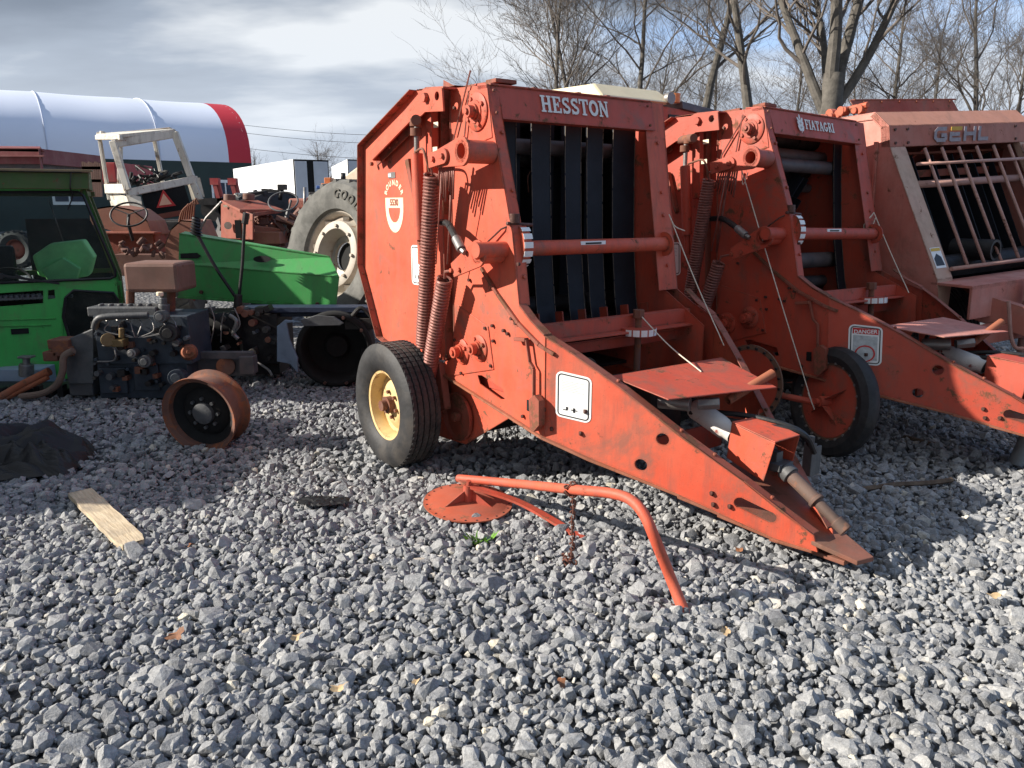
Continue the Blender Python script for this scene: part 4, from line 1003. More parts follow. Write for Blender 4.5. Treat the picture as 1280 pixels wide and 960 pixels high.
    sl = Vector((xt-xb, 0, zt-zb)).normalized()
    b = MB().prism([(.03, -.02), (.14, -.02), (.14, .15), (.03, .15)], lambda y, s_, t: Vector((xc_, y, zc_))+sl*s_+Vector((t, 0, 0)), .002); o = P('warning_label', b, M['white'], 0)
    b = MB().prism([(.04, .0), (.13, .0), (.12, .07), (.08, .10), (.04, .06)], lambda y, s_, t: Vector((xc_+.0025, y, zc_))+sl*s_+Vector((t, 0, 0)), .001); part('label_picture', b, M['ink'], o)
    b = MB().prism([(.035, .12), (.135, .12), (.135, .145), (.035, .145)], lambda y, s_, t: Vector((xc_+.0025, y, zc_))+sl*s_+Vector((t, 0, 0)), .001); part('label_heading', b, M['yellow'], o)
    # bar guard
    f = lambda y, t, o=.03: Vector((xt+(xb-xt)*t+o, y, zt+(zb-zt)*t))
    b = MB()
    for u in (1150, 1171, 1192, 1214, 1235, 1254, 1272):
        y = GF.pt(u, 190, 0, xt).y; b.tube([f(y, .02), f(y, .92)], .013, 8)
    b.tube([f(.18, .14, .045), f(yR, .14, .045)], .013, 8).tube([f(.15, .93, .035), f(yR+.05, .93, .035)], .016, 8).tube([f(.17, .30, -.1), f(yR, .30, -.1)], .03, 8)
    P('bar_guard', b, M['pinkpale'], 0)
    b = MB().box((xt-.2, yE/2, zt-.22), (.06, yE-.1, .06)).box((xt-.35, yE/2, zt-.05), (.3, yE-.1, .02)); P('inner_cross_bar', b, M['tractorred'])
    for i in range(6):
        y = .22+i*(yE-.5)/5; b = MB().bar((xt-.25, y, zt-.1), (xb-.35, y+.08, zb-.1), .01, .17, (1, 0, .6)); P('belt', b, M['belt'], 0)
    for z, x, r in ((zb+.05, xb-.25, .09), (zt-.35, xt-.3, .05), (zb-.05, xb-.6, .1)):
        P('roller', MB().cyl((x, .1, z), (x, yE-.05, z), r, 20), M['dark'], 0)
    yp = GF.pt(1248, 313, 0, xb).y; zp = GF.pt(1248, 313, 0, xb).z
    P('roller_end', MB().pipe((xb-.02, yp, zp), (xb-.35, yp-.05, zp), .085, .065, 24).cyl((xb-.06, yp, zp), (xb-.1, yp, zp), .03, 12), M['black'], 0)
    b = MB().plate([(-1.45, .5), (-.1, .5), (-.1, zt-.05), (-1.45, 1.7)], .012, .004).plate([(-1.45, .5), (-.1, .5), (-.1, zt-.05), (-1.45, 1.7)], yE-.03, .004).box((-1.3, yE/2, 1.1), (.02, yE-.1, 1.2)).box((-.7, yE/2, .55), (1.2, yE-.05, .02)); P('chamber_lining', b, M['tractorred'], 0)
    b = MB().band([(tx-.02, tz-.02), (C['t1'][0], C['t1'][1]), (-1.5, 1.75)][::-1], .01, yE-.01, .005); P('top_cover', b, M['pink'], 0)
    # rear panel standing above the roof, with its chain tensioner
    r0 = GF.pt(1073, 137, 0, tx-.45); r1 = GF.pt(1200, 136, 0, tx-.45); zt2 = GF.pt(1080, 124, 0, tx-.45).z
    b = MB().hexa([(tx-.40, r0.y, r0.z-.10), (tx-.40, r1.y, r1.z-.1), (tx-.50, r1.y-.05, zt2), (tx-.50, r0.y-.05, zt2)], [(tx-.41, r0.y, r0.z-.10), (tx-.41, r1.y, r1.z-.1), (tx-.51, r1.y-.05, zt2), (tx-.51, r0.y-.05, zt2)])
    b.box((tx-.52, (r0.y+r1.y)/2, zt2), (.05, r1.y-r0.y, .012))
    for i in range(6): b.bolt((tx-.49, r0.y+.1+i*(r1.y-r0.y-.2)/5, zt2-.02), (1, 0, 0), .01, .012)
    P('rear_panel', b, M['tractorred'])
    b = MB(); rs = random.Random(5)
    for i in range(12):
        u = 1034+i*4.2; p = GF.pt(u, 148-i*1.3+rs.uniform(-3, 3), 1, .06); n = Vector((0, -1, 0))
        b.cyl(p, p+n*rs.uniform(.03, .09), rs.uniform(.02, .045), 10)
    b.tube([GF.pt(1033, 152, 1, .04), GF.pt(1055, 138, 1, .04), GF.pt(1085, 131, 1, .04)], .025, 8)
    P('chain_tensioner', b, M['orange'])
    # deck, drawbar and rigging
    za = zb-.03
    b = MB().box((xb+.12, yE/2+.05, za), (.34, yE+.1, .02)).box((xb+.28, yE/2+.05, za-.12), (.02, yE+.1, .24))
    P('deck', b, M['redfaded'])
    dk = za-.10
    b = MB().bar((xb+.2, .25, dk-.08), (xb+1.5, .85, .45), .10, .2).bar((xb+.2, yE-.1, dk-.08), (xb+1.5, 1.05, .45), .10, .2).box((xb+.35, yE/2, dk-.25), (.12, yE, .12)); P('drawbar', b, M['pink'])
    b = MB().cyl((xb+.35, .55, dk+.1), (xb+.35, .55, dk-.5), .03, 12).box((xb+.37, .55, dk+.02), (.05, .1, .14)).tube(smooth_path([(xb+.45, .18, dk), (xb+.5, .2, dk-.3), (xb+.55, .3, dk-.35), (xb+.6, .8, dk-.35)], 6), .014, 8)
    b.tube(smooth_path([(xb+.45, .9, dk+.05), (xb+.55, .85, dk+.1), (xb+.6, 1.0, dk+.1), (xb+.65, 1.5, dk+.18)], 6), .012, 8)
    P('linkage', b, M['pinkpale'])
    b = MB(); rs = random.Random(8)
    for i in range(12):
        x0, y0_ = xb+.5+rs.uniform(0, .5), .5+rs.uniform(0, .9)
        b.tube(smooth_path([(x0, y0_, dk+rs.uniform(-.1, .2)), (x0+.1, y0_+rs.uniform(-.2, .2), dk-.2), (x0+.3, y0_+rs.uniform(-.3, .3), dk-.25+rs.uniform(-.2, .1)), (x0+.5, y0_+.1, dk-.2)], 5), .014, 6)
    P('hydraulic_hose', b, M['black'], 0)
    b = MB().cyl((xb+.3, 1.25, dk+.15), (xb+.55, 1.25, dk+.15), .17, 20).box((xb+.5, 1.0, dk-.3), (.3, .5, .2)); P('gearbox', b, M['dark'])
    b = MB().plate([(xb+.9, .72), (xb+1.1, .74), (xb+1.15, .55), (xb+1.05, .42), (xb+.9, .42)], .35, .06).box((xb+.98, .42, .74), (.2, .3, .01)); P('jack_bracket', b, M['rustorange'])
    wheel(root, (-.45, .30, .42), (0, 1, 0), .42, .2, .28, M['rimgrey'], M['tyre'], tread=False)
    wheel(root, (-.45, yE-.3, .42), (0, -1, 0), .42, .2, .28, M['rimgrey'], M['tyre'], tread=False)
M['cream2'] = paint('orange_cream', (.50, .22, .14), .6, .2, seed=33)
M['pinkpale'] = paint('pale_pink', (.52, .30, .25), .6, .25, seed=34, streak=False)
baler_gehl(b3)
# ---------------------------------------------------------------- twine hanging on the balers
def rope(pts, label, r=.0035, extra=()):
    b = MB().tube(smooth_path(pts, 8), r, 6)
    for e in extra: b.tube(smooth_path(e, 8), r, 6)
    o = part('twine_rope', b, M['rope']); tag(o, label, 'rope', 'lengths of baler twine'); return o
def sag(a, b_, s=.02): return [a, (a+b_)/2+Vector((0, 0, -s)), b_]
H_ = lambda p: HF.M @ Vector(p)
F_ = lambda p: FF.M @ Vector(p)
a0 = HF.M @ HF.pt(832, 268, 1, WID+.004); a0 = H_((.92, WID-.04, 1.585)); a1 = HF.M @ HF.pt(905, 432, 0, 1.50)
rope(sag(a0, a1), 'pale twine from the nearest baler right front post slanting down behind its hood', extra=[[a0, a0+Vector((.03, -.05, -.07)), a0+Vector((.10, -.02, -.10))]])
rope(sag(H_((1.19, .80, 1.02)), H_((1.70, .76, .775)), .02), 'short pale twine from the striped dial to the hood plate of the nearest baler')
f0 = FF.M @ FF.pt(927, 212, 1, -.10); f1 = gc+Vector((-.13, -.03, .02))
rope(sag(f0, f1, .01), 'long pale twine from the upper tube down to the gauge wheel hub', extra=[[f0, f0+Vector((.01, -.02, -.10)), f0+Vector((.04, -.02, -.02))], [f1, f1+Vector((-.03, -.02, .05)), f1+Vector((.02, -.02, -.06))]])
f2 = F_((.925, WID-.05, 1.57)); f3_ = FF.M @ FF.pt(1136, 366, 0, 1.30)
rope(sag(f2, f3_, .01), 'looped pale twine on the right front post of the middle baler', extra=[[f2, f2+Vector((-.09, -.05, -.10)), f2+Vector((-.04, -.04, -.16)), f2+Vector((.0, -.04, -.04))], [f2, f2+Vector((-.12, -.05, -.18)), f2+Vector((-.02, 0, -.02))]])
# ---------------------------------------------------------------- green cab standing on the yard
CF = Frame((-3.78, 7.4, 0), (0, 0, R(24)))
cab = thing('tractor_cab', 'green tractor cab with a clear windscreen standing beside the stripped engine', 'tractor cab', CF.loc, tuple(CF.rot))
def build_cab(root):
    Sx = lambda u, v, y=0.0: CF.S(u, v, y)
    P = lambda n, b, m, bev=.004, par=root: part(n, b, m, par, bev)
    L = -2.15; Q = lambda l: [Sx(*q) for q in l]
    xr, zr = Sx(150, 352); x0 = Sx(106, 236)[0]
    out = [(L, Sx(0, 470)[1]), (L, Sx(0, 236)[1])]+Q([(106, 234), (152, 352), (156, 400), (154, 445), (147, 470)])
    out[0] = (L, .02); out[-1] = (out[-1][0], .02)
    ws = [(L+.10, Sx(20, 354)[1]), (L+.10, Sx(20, 242)[1])]+Q([(98, 240), (104, 244), (144, 338), (144, 345), (138, 348)])
    qw = Q([(82, 372), (92, 363), (142, 366), (147, 374), (146, 424), (138, 436), (100, 434), (86, 420), (79, 396)])
    gr = [(Sx(-20, 384)[0], Sx(0, 384)[1]), (Sx(-20, 365)[0], Sx(0, 367)[1])]+Q([(54, 363), (54, 379)])
    sl = Q([(60, 363), (68, 362), (69, 373), (60, 374)])
    P('front_panel', MB().plate([out, ws, qw, gr, sl], 0, .02), M['cabgreen'])
    P('windscreen', MB().plate([(p[0]*1, p[1]) for p in ws], .008, .005), M['glass'], 0)
    P('quarter_window', MB().plate(qw, .008, .005), M['glass'], 0)
    def seal(lp, w=.014):
        b = MB(); n = len(lp)
        b.tube([(p[0], -.004, p[1]) for p in lp]+[(lp[0][0], -.004, lp[0][1])], w, 6); return b
    P('window_seal', seal(ws), M['black'], 0); P('window_seal', seal(qw), M['black'], 0)
    b = MB().box((Sx(20, 374)[0], .08, Sx(20, 374)[1]), (.9, .1, .02))
    for i in range(9): b.cyl((Sx(-8+i*7, 374)[0], .06, Sx(0, 374)[1]-.02), (Sx(-8+i*7, 374)[0], .05, Sx(0, 374)[1]+.03), .022, 8)
    P('heater_core', b, M['greycast'], 0)
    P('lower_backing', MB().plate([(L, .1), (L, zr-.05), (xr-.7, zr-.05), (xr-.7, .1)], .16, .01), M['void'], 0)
    b = MB()                                             # pressed swages, latch recess
    for q in (((0, 400), (70, 398)), ((0, 408), (64, 406))): b.bar((Sx(*q[0])[0], -.003, Sx(*q[0])[1]), (Sx(*q[1])[0], -.003, Sx(*q[1])[1]), .012, .012, (0, 1, 0))
    b.bar((Sx(77, 384)[0], -.003, Sx(77, 384)[1]), (Sx(80, 440)[0], -.003, Sx(80, 440)[1]), .012, .012, (0, 1, 0))
    P('swage_line', b, M['cabgreen'])
    b = MB().box((Sx(25, 414)[0], -.004, Sx(25, 414)[1]), (.14, .01, .05)); P('latch_recess', b, M['void'], 0)
    z1 = Sx(0, 236)[1]; zt = Sx(0, 212)[1]
    b = MB().hexa([(L, -.07, z1), (x0+.04, -.07, z1), (x0-.02, 1.25, z1), (L, 1.25, z1)], [(L, -.05, zt-.02), (x0+.05, -.05, zt-.02), (x0-.02, 1.22, zt+.03), (L, 1.22, zt+.03)])
    P('roof', b, M['greendark'])
    b = MB().hexa([(L, -.09, zt-.012), (x0+.08, -.09, zt-.012), (x0, 1.27, zt+.035), (L, 1.27, zt+.035)], [(L, -.09, zt+.008), (x0+.08, -.09, zt+.008), (x0, 1.27, zt+.055), (L, 1.27, zt+.055)])
    P('roof_rim', b, M['mossrim'])
    # corner pillars, rear frame, floor, seat and fenders inside
    b = MB()
    for (xa, za), (xb_, zb_) in ((Sx(108, 236), Sx(153, 352)), (Sx(153, 352), (Sx(153, 352)[0]+.01, .02))):
        b.bar((xa-.03, .03, za), (xb_-.03, .03, zb_), .05, .06, (0, 1, 0))
        b.bar((xa-.08, 1.15, za), (xb_-.08, 1.15, zb_), .05, .06, (0, 1, 0))
    b.bar((L+.03, 1.15, z1), (L+.03, 1.15, .1), .06, .06, (0, 1, 0)).bar((L+.03, .03, z1), (L+.03, .03, .1), .06, .05, (0, 1, 0)).bar((L, 1.15, z1-.03), (x0, 1.15, z1-.03), .05, .05).bar((L, 1.15, .95), (xr-.05, 1.15, .95), .05, .05).bar((x0-.02, 0, z1-.03), (x0-.06, 1.15, z1-.03), .05, .05)
    P('cab_frame', b, M['greendark'])
    b = MB().plate([(-.85, .05), (-.85, 1.5), (xr-.28, 1.5), (xr-.06, .92), (xr-.06, .05)], 1.14, .01).box((-1.0+L/2+.3, .6, .25), (2.0, 1.1, .03)); P('rear_panel', b, M['dark'], 0)  # dark sheet stands in for the dim cab interior; cut short for sunlight
    x5, z5 = Sx(95, 330, .6)
    pr = [Sx(*q, .5) for q in ((48, 345), (40, 320), (62, 305), (104, 300), (118, 322), (112, 345), (80, 352))]
    b = MB().prism(pr, lambda x, z, t: Vector((x, .5+t, z)), .35); P('inner_fender', b, M['litgreen'], .02)
    pr = [Sx(*q, .35) for q in ((52, 338), (78, 322), (100, 336), (96, 350), (60, 352))]
    b = MB().prism(pr, lambda x, z, t: Vector((x, .35+t, z)), .15); P('console', b, M['litgreen'], .01)
    c = Sx(10, 350, .25); b = MB().tube([(c[0]+.19*math.cos(t), .25+.12*math.sin(t), c[1]-.02+.12*math.sin(t)) for t in [2*math.pi*i/28 for i in range(29)]], .012, 8, cap=False).cyl((c[0], .28, c[1]-.02), (c[0]+.02, .5, c[1]-.4), .02, 8).bar((c[0]-.19, .25, c[1]-.02), (c[0]+.19, .25, c[1]-.02), .03, .01)
    P('steering_wheel', b, M['black'], 0)
    b = MB().box((-1.15, .75, 1.0), (.45, .10, .5)).box((-1.15, .6, .78), (.45, .4, .12)); P('seat', b, M['black'], .03)
    b = MB()
    for p, q in (((30, 348), (62, 352)), ((20, 343), (45, 352))): b.bar((Sx(*p)[0], -.05, Sx(*p)[1]), (Sx(*q)[0], -.05, Sx(*q)[1]), .015, .015)
    b.bar((Sx(5, 344)[0], -.05, Sx(5, 344)[1]), (Sx(75, 354)[0], -.035, Sx(75, 354)[1]), .012, .02).cyl((Sx(2, 345)[0], -.0, Sx(2, 345)[1]), (Sx(2, 345)[0], -.06, Sx(2, 345)[1]), .025, 10)
    P('windscreen_wiper', b, M['black'], 0)
    b = MB().tube(smooth_path([(Sx(90, 214)[0], -.075, Sx(90, 214)[1]), (Sx(89, 234)[0], -.09, Sx(89, 234)[1]), (Sx(91, 245)[0], -.03, Sx(91, 245)[1]), (Sx(85, 262)[0], -.02, Sx(85, 262)[1])], 6), .006, 6); P('cable', b, M['black'], 0)
    b = MB().tube([(Sx(61, 250, .1)[0], .1, Sx(61, 250, .1)[1]), (Sx(79, 302, .1)[0], .1, Sx(79, 302, .1)[1])], .006, 6); P('stay_rod', b, M['steel'], 0)
M['mossrim'] = paint('moss_rim', (.22, .20, .10), .7, .3, seed=51)
build_cab(cab)
# ---------------------------------------------------------------- stripped engine unit
YE = 6.3
E0 = W(180, 508, YE); E0.z = 0
def at(u, v, Y=YE): return W(u, v, Y)-E0
def pbox(b, u0, v0, u1, v1, Y0, Y1):
    p, q = at(u0, v0, Y0), at(u1, v1, Y0)
    return b.box(((p.x+q.x)/2, (Y0+Y1)/2-E0.y, (p.z+q.z)/2), (abs(q.x-p.x), Y1-Y0, abs(p.z-q.z)))
eng = thing('stripped_engine', 'greasy dark diesel engine with a rusty tank above, resting on the gravel', 'engine', E0)
P = lambda n, b, m, bev=.006, par=eng: part(n, b, m, par, bev)
b = MB(); pbox(b, 116, 395, 240, 455, 6.3, 6.75); pbox(b, 120, 450, 238, 498, 6.34, 6.7); pbox(b, 122, 460, 160, 492, 6.31, 6.36); pbox(b, 165, 455, 200, 488, 6.31, 6.36)
P('engine_block', b, M['bluecast'])
b = MB(); pbox(b, 126, 495, 236, 507, 6.36, 6.66); P('oil_pan', b, M['dark'])
b = MB(); pbox(b, 108, 384, 196, 396, 6.34, 6.6)
for i in range(6): pbox(b, 122+i*12, 380, 127+i*12, 385, 6.40, 6.46)
P('valve_cover', b, M['greycast'], .01)
b = MB(); rs = random.Random(3)
for i in range(58):
    u, v = rs.uniform(118, 240), rs.uniform(400, 486); p = at(u, v, 6.30); s = rs.uniform(.012, .04)
    b = MB()
    if i % 3 == 0: b.box(p, (s*1.8, .08, s*1.6))
    elif i % 3 == 1: b.cyl(p, p+Vector((0, -.07, 0)), s*.8, 12)
    else: b.bolt(p, (0, -1, 0), .016, .03)
    P('block_fitting', b, M[('dark', 'greycast', 'grease', 'rust', 'dark', 'bluecast')[i % 6]], .002)
b = MB()
for i in range(7):
    u = 130+i*14; b.tube(smooth_path([at(u, 398, 6.28), at(u+5, 404, 6.24), at(u+2+3*(i % 3), 414, 6.22), at(165+i*2, 422, 6.22)], 5), .005, 6)
P('injector_pipes', b, M['steel'], 0)
b = MB().tube(smooth_path([at(118, 410, 6.24), at(122, 400, 6.22), at(134, 396, 6.22), at(185, 394, 6.26)], 6), .028, 12)
P('intake_manifold', b, M['greycast'], 0)
b = MB().cyl(at(135, 425, 6.28), at(135, 425, 6.16), .055, 16).cyl(at(152, 422, 6.2), at(152, 410, 6.2), .022, 12).box(at(150, 428, 6.22), (.1, .1, .06)); P('injection_pump', b, M['oilyyellow'])
b = MB().tube(smooth_path([at(128, 432, 6.2), at(142, 434, 6.2), at(143, 450, 6.2), at(122, 452, 6.22)], 6), .007, 6); P('fuel_line', b, M['steel'], 0)
for u, v, r, mt in ((186, 450, .05, 'greycast'), (215, 415, .07, 'dark'), (205, 395, .05, 'greycast'), (170, 440, .035, 'steel'), (225, 470, .07, 'bluecast')):
    p = at(u, v, 6.28); b = MB().cyl(p, p+Vector((.02, -.12, .01)), r, 18).cyl(p+Vector((.02, -.12, .01)), p+Vector((.02, -.14, .01)), r*.6, 14); P('pulley' if r > .06 else 'filter_housing', b, M[mt], .004)
b = MB().cyl(at(205, 380, 6.4), at(205, 396, 6.4), .045, 16).cyl(at(204, 372, 6.4), at(204, 380, 6.4), .03, 12); P('thermostat_housing', b, M['greycast'])
b = MB().cyl(at(200, 365, 6.4), at(200, 370, 6.4), .028, 12); P('filler_cap', b, M['lettercream'])
b = MB(); pbox(b, 152, 329, 224, 366, 6.45, 6.85); P('exhaust_tank', b, M['rustbrown'], .03)
b = MB().cyl(at(163, 364, 6.6), at(163, 392, 6.6), .035, 14).cyl(at(214, 364, 6.6), at(214, 402, 6.6), .035, 14).tube(smooth_path([at(214, 400, 6.6), at(216, 415, 6.55), at(226, 425, 6.5)], 6), .045, 12); P('exhaust_pipe', b, M['rust'], 0)
b = MB().cyl(at(236, 440, 6.32), at(236, 440, 6.22), .072, 24, .05).cyl(at(236, 440, 6.22), at(236, 440, 6.20), .02, 10); P('crank_damper', b, M['rustorange'])
b = MB(); pbox(b, 78, 425, 117, 495, 6.34, 6.66); b.hexa([at(75, 428, 6.3), at(117, 410, 6.3), at(117, 480, 6.3), at(86, 480, 6.3)], [at(75, 428, 6.6), at(117, 410, 6.6), at(117, 480, 6.6), at(86, 480, 6.6)]); P('bell_housing', b, M['greycast'], .01)
b = MB()
for u0, v0, u1, v1 in ((58, 425, 86, 437), (52, 440, 72, 452), (64, 434, 90, 446)): pbox(b, u0, v0, u1, v1, 6.25, 6.45)
P('clutch_linkage', b, M['rust'], .01)
b = MB().tube(smooth_path([at(92, 438, 6.2), at(80, 446, 6.2), at(78, 465, 6.2), at(70, 482, 6.2), at(52, 492, 6.22), at(26, 496, 6.25)], 7), .028, 10); P('coolant_hose', b, M['dustyhose'], 0)
b = MB().tube([at(-30, 512, 6.3), at(0, 497, 6.3), at(30, 480, 6.32), at(62, 464, 6.34)], .035, 12).tube([at(0, 502, 6.3), at(60, 472, 6.3)], .02, 10); P('drag_link', b, M['rustorange'], 0)
b = MB(); pbox(b, -60, 486, 100, 508, 6.5, 6.8)
for i in range(8): pbox(b, -20+i*15, 482+3*(i % 2), -10+i*15, 500, 6.42, 6.5)
P('axle_casting', b, M['dark'], .01)
b = MB(); pbox(b, -30, 462, 52, 484, 6.85, 7.1); P('battery_tray', b, M['bluepale'])
b = MB().cyl(at(33, 470, 6.7), at(33, 455, 6.7), .06, 14).cyl(at(33, 456, 6.7), at(33, 447, 6.7), .03, 12).box(at(33, 446, 6.7), (.12, .08, .02)); P('filter_pump', b, M['steel'])
b = MB(); pbox(b, 236, 440, 316, 449, 6.5, 6.56); pbox(b, 240, 449, 318, 470, 6.56, 6.60); pbox(b, 298, 446, 318, 468, 6.45, 6.56); P('frame_rail', b, M['greybrown'])
b = MB().cyl(at(282, 458, 6.5), at(282, 458, 6.56), .08, 16); P('hub_flange', b, M['rust'])

# ---------------------------------------------------------------- rusty rim on the ground
c = G(262, 563); Rr = .30; ax = Vector((-.20, -.97, -.10)).normalized()
rimc = Vector((-2.10, 5.08, .262))
rim = thing('wheel_rim', 'rusty bare steel wheel rim standing upright on the gravel', 'wheel rim', (rimc.x, rimc.y, 0))
cc = Vector((0, 0, rimc.z)); d = -ax                     # d runs from the front face away from the camera
b = MB().lathe([(.30, 0), (.302, .02), (.275, .035), (.262, .07), (.255, .17), (.268, .20), (.298, .215), (.30, .23), (.292, .23), (.285, .21), (.262, .195), (.245, .17), (.252, .07), (.262, .03), (.292, .012), (.30, 0)], cc-d*.10, d, 56)
part('rim_barrel', b, M['rustbarrel'], rim)
b = MB().lathe([(.252, .07), (.22, .085), (.19, .12), (.17, .10), (.10, .085), (.03, .085), (0, .085)], cc-d*.10, d, 48); part('disc_plate', b, M['void'], rim)
b = MB().lathe([(.085, .088), (.082, .055), (.05, .045), (0, .045)], cc-d*.10, d, 28)
_, x_, y_ = basis(d)
for i in range(8):
    t = 2*math.pi*i/8; b.bolt(cc-d*.01+(x_*math.cos(t)+y_*math.sin(t))*.115, -d, .014, .025)
part('hub_cap', b, M['greycast'], rim)
for o_ in kids(rim): o_.scale = (.9, .9, .9); o_.location = (0, 0, .262*.1)
# ---------------------------------------------------------------- green hood resting on the driveline
YH = 7.55
H0 = W(320, 380, YH); H0.z = 0
hood = thing('tractor_hood', 'long green tractor hood lying above the black driveline', 'tractor hood', H0)
hat = lambda u, v, Y: W(u, v, Y)-H0
# section at left end and right end: bottom front, shoulder front, top front, top back
La = [hat(223, 371, YH), hat(223, 330, YH), hat(224, 292, YH+.05), hat(232, 289, YH+.5), hat(232, 350, YH+.75)]
Lb = [hat(420, 385, YH-.25), hat(424, 346, YH-.25), hat(412, 321, YH-.10), hat(408, 319, YH+.35), hat(405, 380, YH+.5)]
b = MB()
for k in range(4): b.add([La[k], Lb[k], Lb[k+1], La[k+1]], [(0, 1, 2, 3)])
b.add([La[i] for i in range(5)], [(0, 1, 2, 3, 4)]) if False else None
b.bar(La[0], Lb[0], .03, .02).bar(La[2], Lb[2], .012, .012).bar(La[1], Lb[1], .008, .008)
me = b.mesh('hood_shell'); o = bpy.data.objects.new('hood_shell', me); col.objects.link(o); me.materials.append(M['green']); o.parent = hood
mm = o.modifiers.new('solid', 'SOLIDIFY'); mm.thickness = .006; mm = o.modifiers.new('bev', 'BEVEL'); mm.width = .03; mm.segments = 3; mm.limit_method = 'ANGLE'; mm.angle_limit = R(20)
P = lambda n, b, m, bev=.003, par=hood: part(n, b, m, par, bev)
def onhood(u, v, fr, to):                                # a point on the upper sloping face
    n = (Lb[1]-La[1]).cross(La[2]-La[1]).normalized()
    o_ = Vector((0, 0, CAMH))-H0; d_ = ray(u, v); t = (La[1]-o_).dot(n)/d_.dot(n); return o_+d_*t, n
pts = [onhood(328+11*math.cos(t), 324+4.2*math.sin(t), 0, 0) for t in [2*math.pi*i/20 for i in range(20)]]
n_ = pts[0][1]; n_ = n_ if n_.y < 0 else -n_
P('air_slot', MB().add([p[0]+n_*.008 for p in pts], [tuple(range(20))]), M['void'], 0)
pts = [onhood(u, v, 0, 0)[0]+n_*.008 for u, v in ((226, 317), (247, 316), (252, 320), (248, 323), (226, 323))]
P('air_slot', MB().add(pts, [(0, 1, 2, 3, 4)]), M['void'], 0)
b = MB().bolt(hat(252, 365, YH-.06), (0, -1, 0), .02, .02).bolt(hat(397, 380, YH-.24), (0, -1, 0), .02, .02); P('fastener', b, M['bolt'], 0)
# ---------------------------------------------------------------- transmission under it
YT = 7.0
T0 = W(380, 470, YT); T0.z = 0
tr = thing('transmission', 'black greasy transmission with a large open drum and two tall gear levers', 'transmission', T0)
P = lambda n, b, m, bev=.006, par=tr: part(n, b, m, par, bev)
ta = lambda u, v, Y=YT: W(u, v, Y)-T0
def tbox(b, u0, v0, u1, v1, Y0, Y1):
    p, q = ta(u0, v0, Y0), ta(u1, v1, Y0)
    return b.box(((p.x+q.x)/2, (Y0+Y1)/2-T0.y, (p.z+q.z)/2), (abs(q.x-p.x), Y1-Y0, abs(p.z-q.z)))
b = MB(); tbox(b, 300, 392, 350, 455, 7.0, 7.5); tbox(b, 235, 392, 305, 425, 7.1, 7.5); tbox(b, 255, 425, 300, 440, 7.2, 7.5); tbox(b, 318, 455, 350, 468, 7.1, 7.4); P('gear_housing', b, M['dark'])
b = MB().cyl(ta(232, 408, 6.95), ta(292, 406, 6.95), .11, 22).cyl(ta(292, 406, 6.95), ta(300, 405, 6.95), .13, 22); P('clutch_drum', b, M['void'])
b = MB(); tbox(b, 300, 384, 470, 391, 7.0, 7.2); tbox(b, 318, 391, 465, 396, 7.1, 7.3); P('top_rail', b, M['darkblue'])
dc = ta(418, 438, 6.85); b = MB().lathe([(.33, .40), (.345, .38), (.345, .02), (.33, 0), (.30, 0), (.29, .03), (.27, .25), (.12, .28), (.10, .2), (.03, .2), (0, .2)], dc, (-.12, 1, 0), 40); P('open_drum', b, M['void'])
b = MB()
for i in range(10):
    t = 2*math.pi*i/10; q = dc+Vector((.315*math.cos(t), -.005, .315*math.sin(t))); b.bolt(q, (0, -1, 0), .016, .02)
P('drum_bolts', b, M['bolt'], 0)
b = MB().prism([tuple(ta(*q, 6.75)[i] for i in (0, 2)) for q in ((346, 408), (356, 400), (374, 402), (358, 404), (362, 425), (372, 448), (372, 466), (362, 455), (346, 452))], lambda x, z, t: Vector((x, 6.75-T0.y+t, z)), .03); P('torn_bracket', b, M['bluegrey'])
b = MB().plate([tuple(ta(*q, 6.8)[i] for i in (0, 2)) for q in ((375, 400), (395, 394), (418, 396), (430, 404), (425, 407), (380, 408))], 6.80-T0.y, .02); P('guard_plate', b, M['greycast'])
b = MB().tube(smooth_path([ta(297, 375, 7.25), ta(270, 335, 7.22), ta(246, 292, 7.2)], 5), .016, 8).tube([ta(298, 378, 7.22), ta(303, 330, 7.2), ta(306, 272, 7.2)], .016, 8); P('gear_lever', b, M['black'], 0)
b = MB().tube([ta(247, 291, 7.2), ta(258, 272, 7.2), ta(277, 252, 7.2)], .012, 8); P('lever_rod', b, M['steel'], 0)
b = MB()
for i in range(6): b.lathe([(.035, 0), (.062-.004*i, .012), (.035, .026)], ta(245, 294-4.6*i*.8, 7.2), (.35, 0, 1), 16)
P('rubber_boot', b, M['black'], 0)
b = MB().cyl(ta(297, 390, 7.2), ta(298, 368, 7.2), .045, 14, .035).cyl(ta(306, 280, 7.2), ta(308, 266, 7.2), .03, 10).box(ta(298, 392, 7.2), (.2, .12, .04)); P('lever_turret', b, M['dark'])
b = MB()
for l in (((262, 435), (268, 402), (262, 380)), ((276, 428), (277, 405), (280, 390)), ((290, 420), (300, 405), (293, 385))): b.tube(smooth_path([ta(*q, 6.8) for q in l], 5), .006, 6)
b.tube(smooth_path([ta(320, 452, 6.9), ta(335, 462, 6.85), ta(340, 470, 6.8)], 4), .012, 6)
P('linkage_rod', b, M['steel'], 0)
b = MB(); rs = random.Random(9)
for i in range(44):
    u, v = rs.uniform(240, 350), rs.uniform(385, 455); p = ta(u, v, 6.93); b = MB()
    if i % 2: b.box(p, (rs.uniform(.02, .09), .12, rs.uniform(.02, .06)), (0, rs.uniform(-.5, .5), 0))
    else: b.cyl(p, p+Vector((0, -.08, 0)), rs.uniform(.012, .04), 12)
    P('casting', b, M[('grease', 'dark', 'rust', 'greycast')[i % 4]], .003)
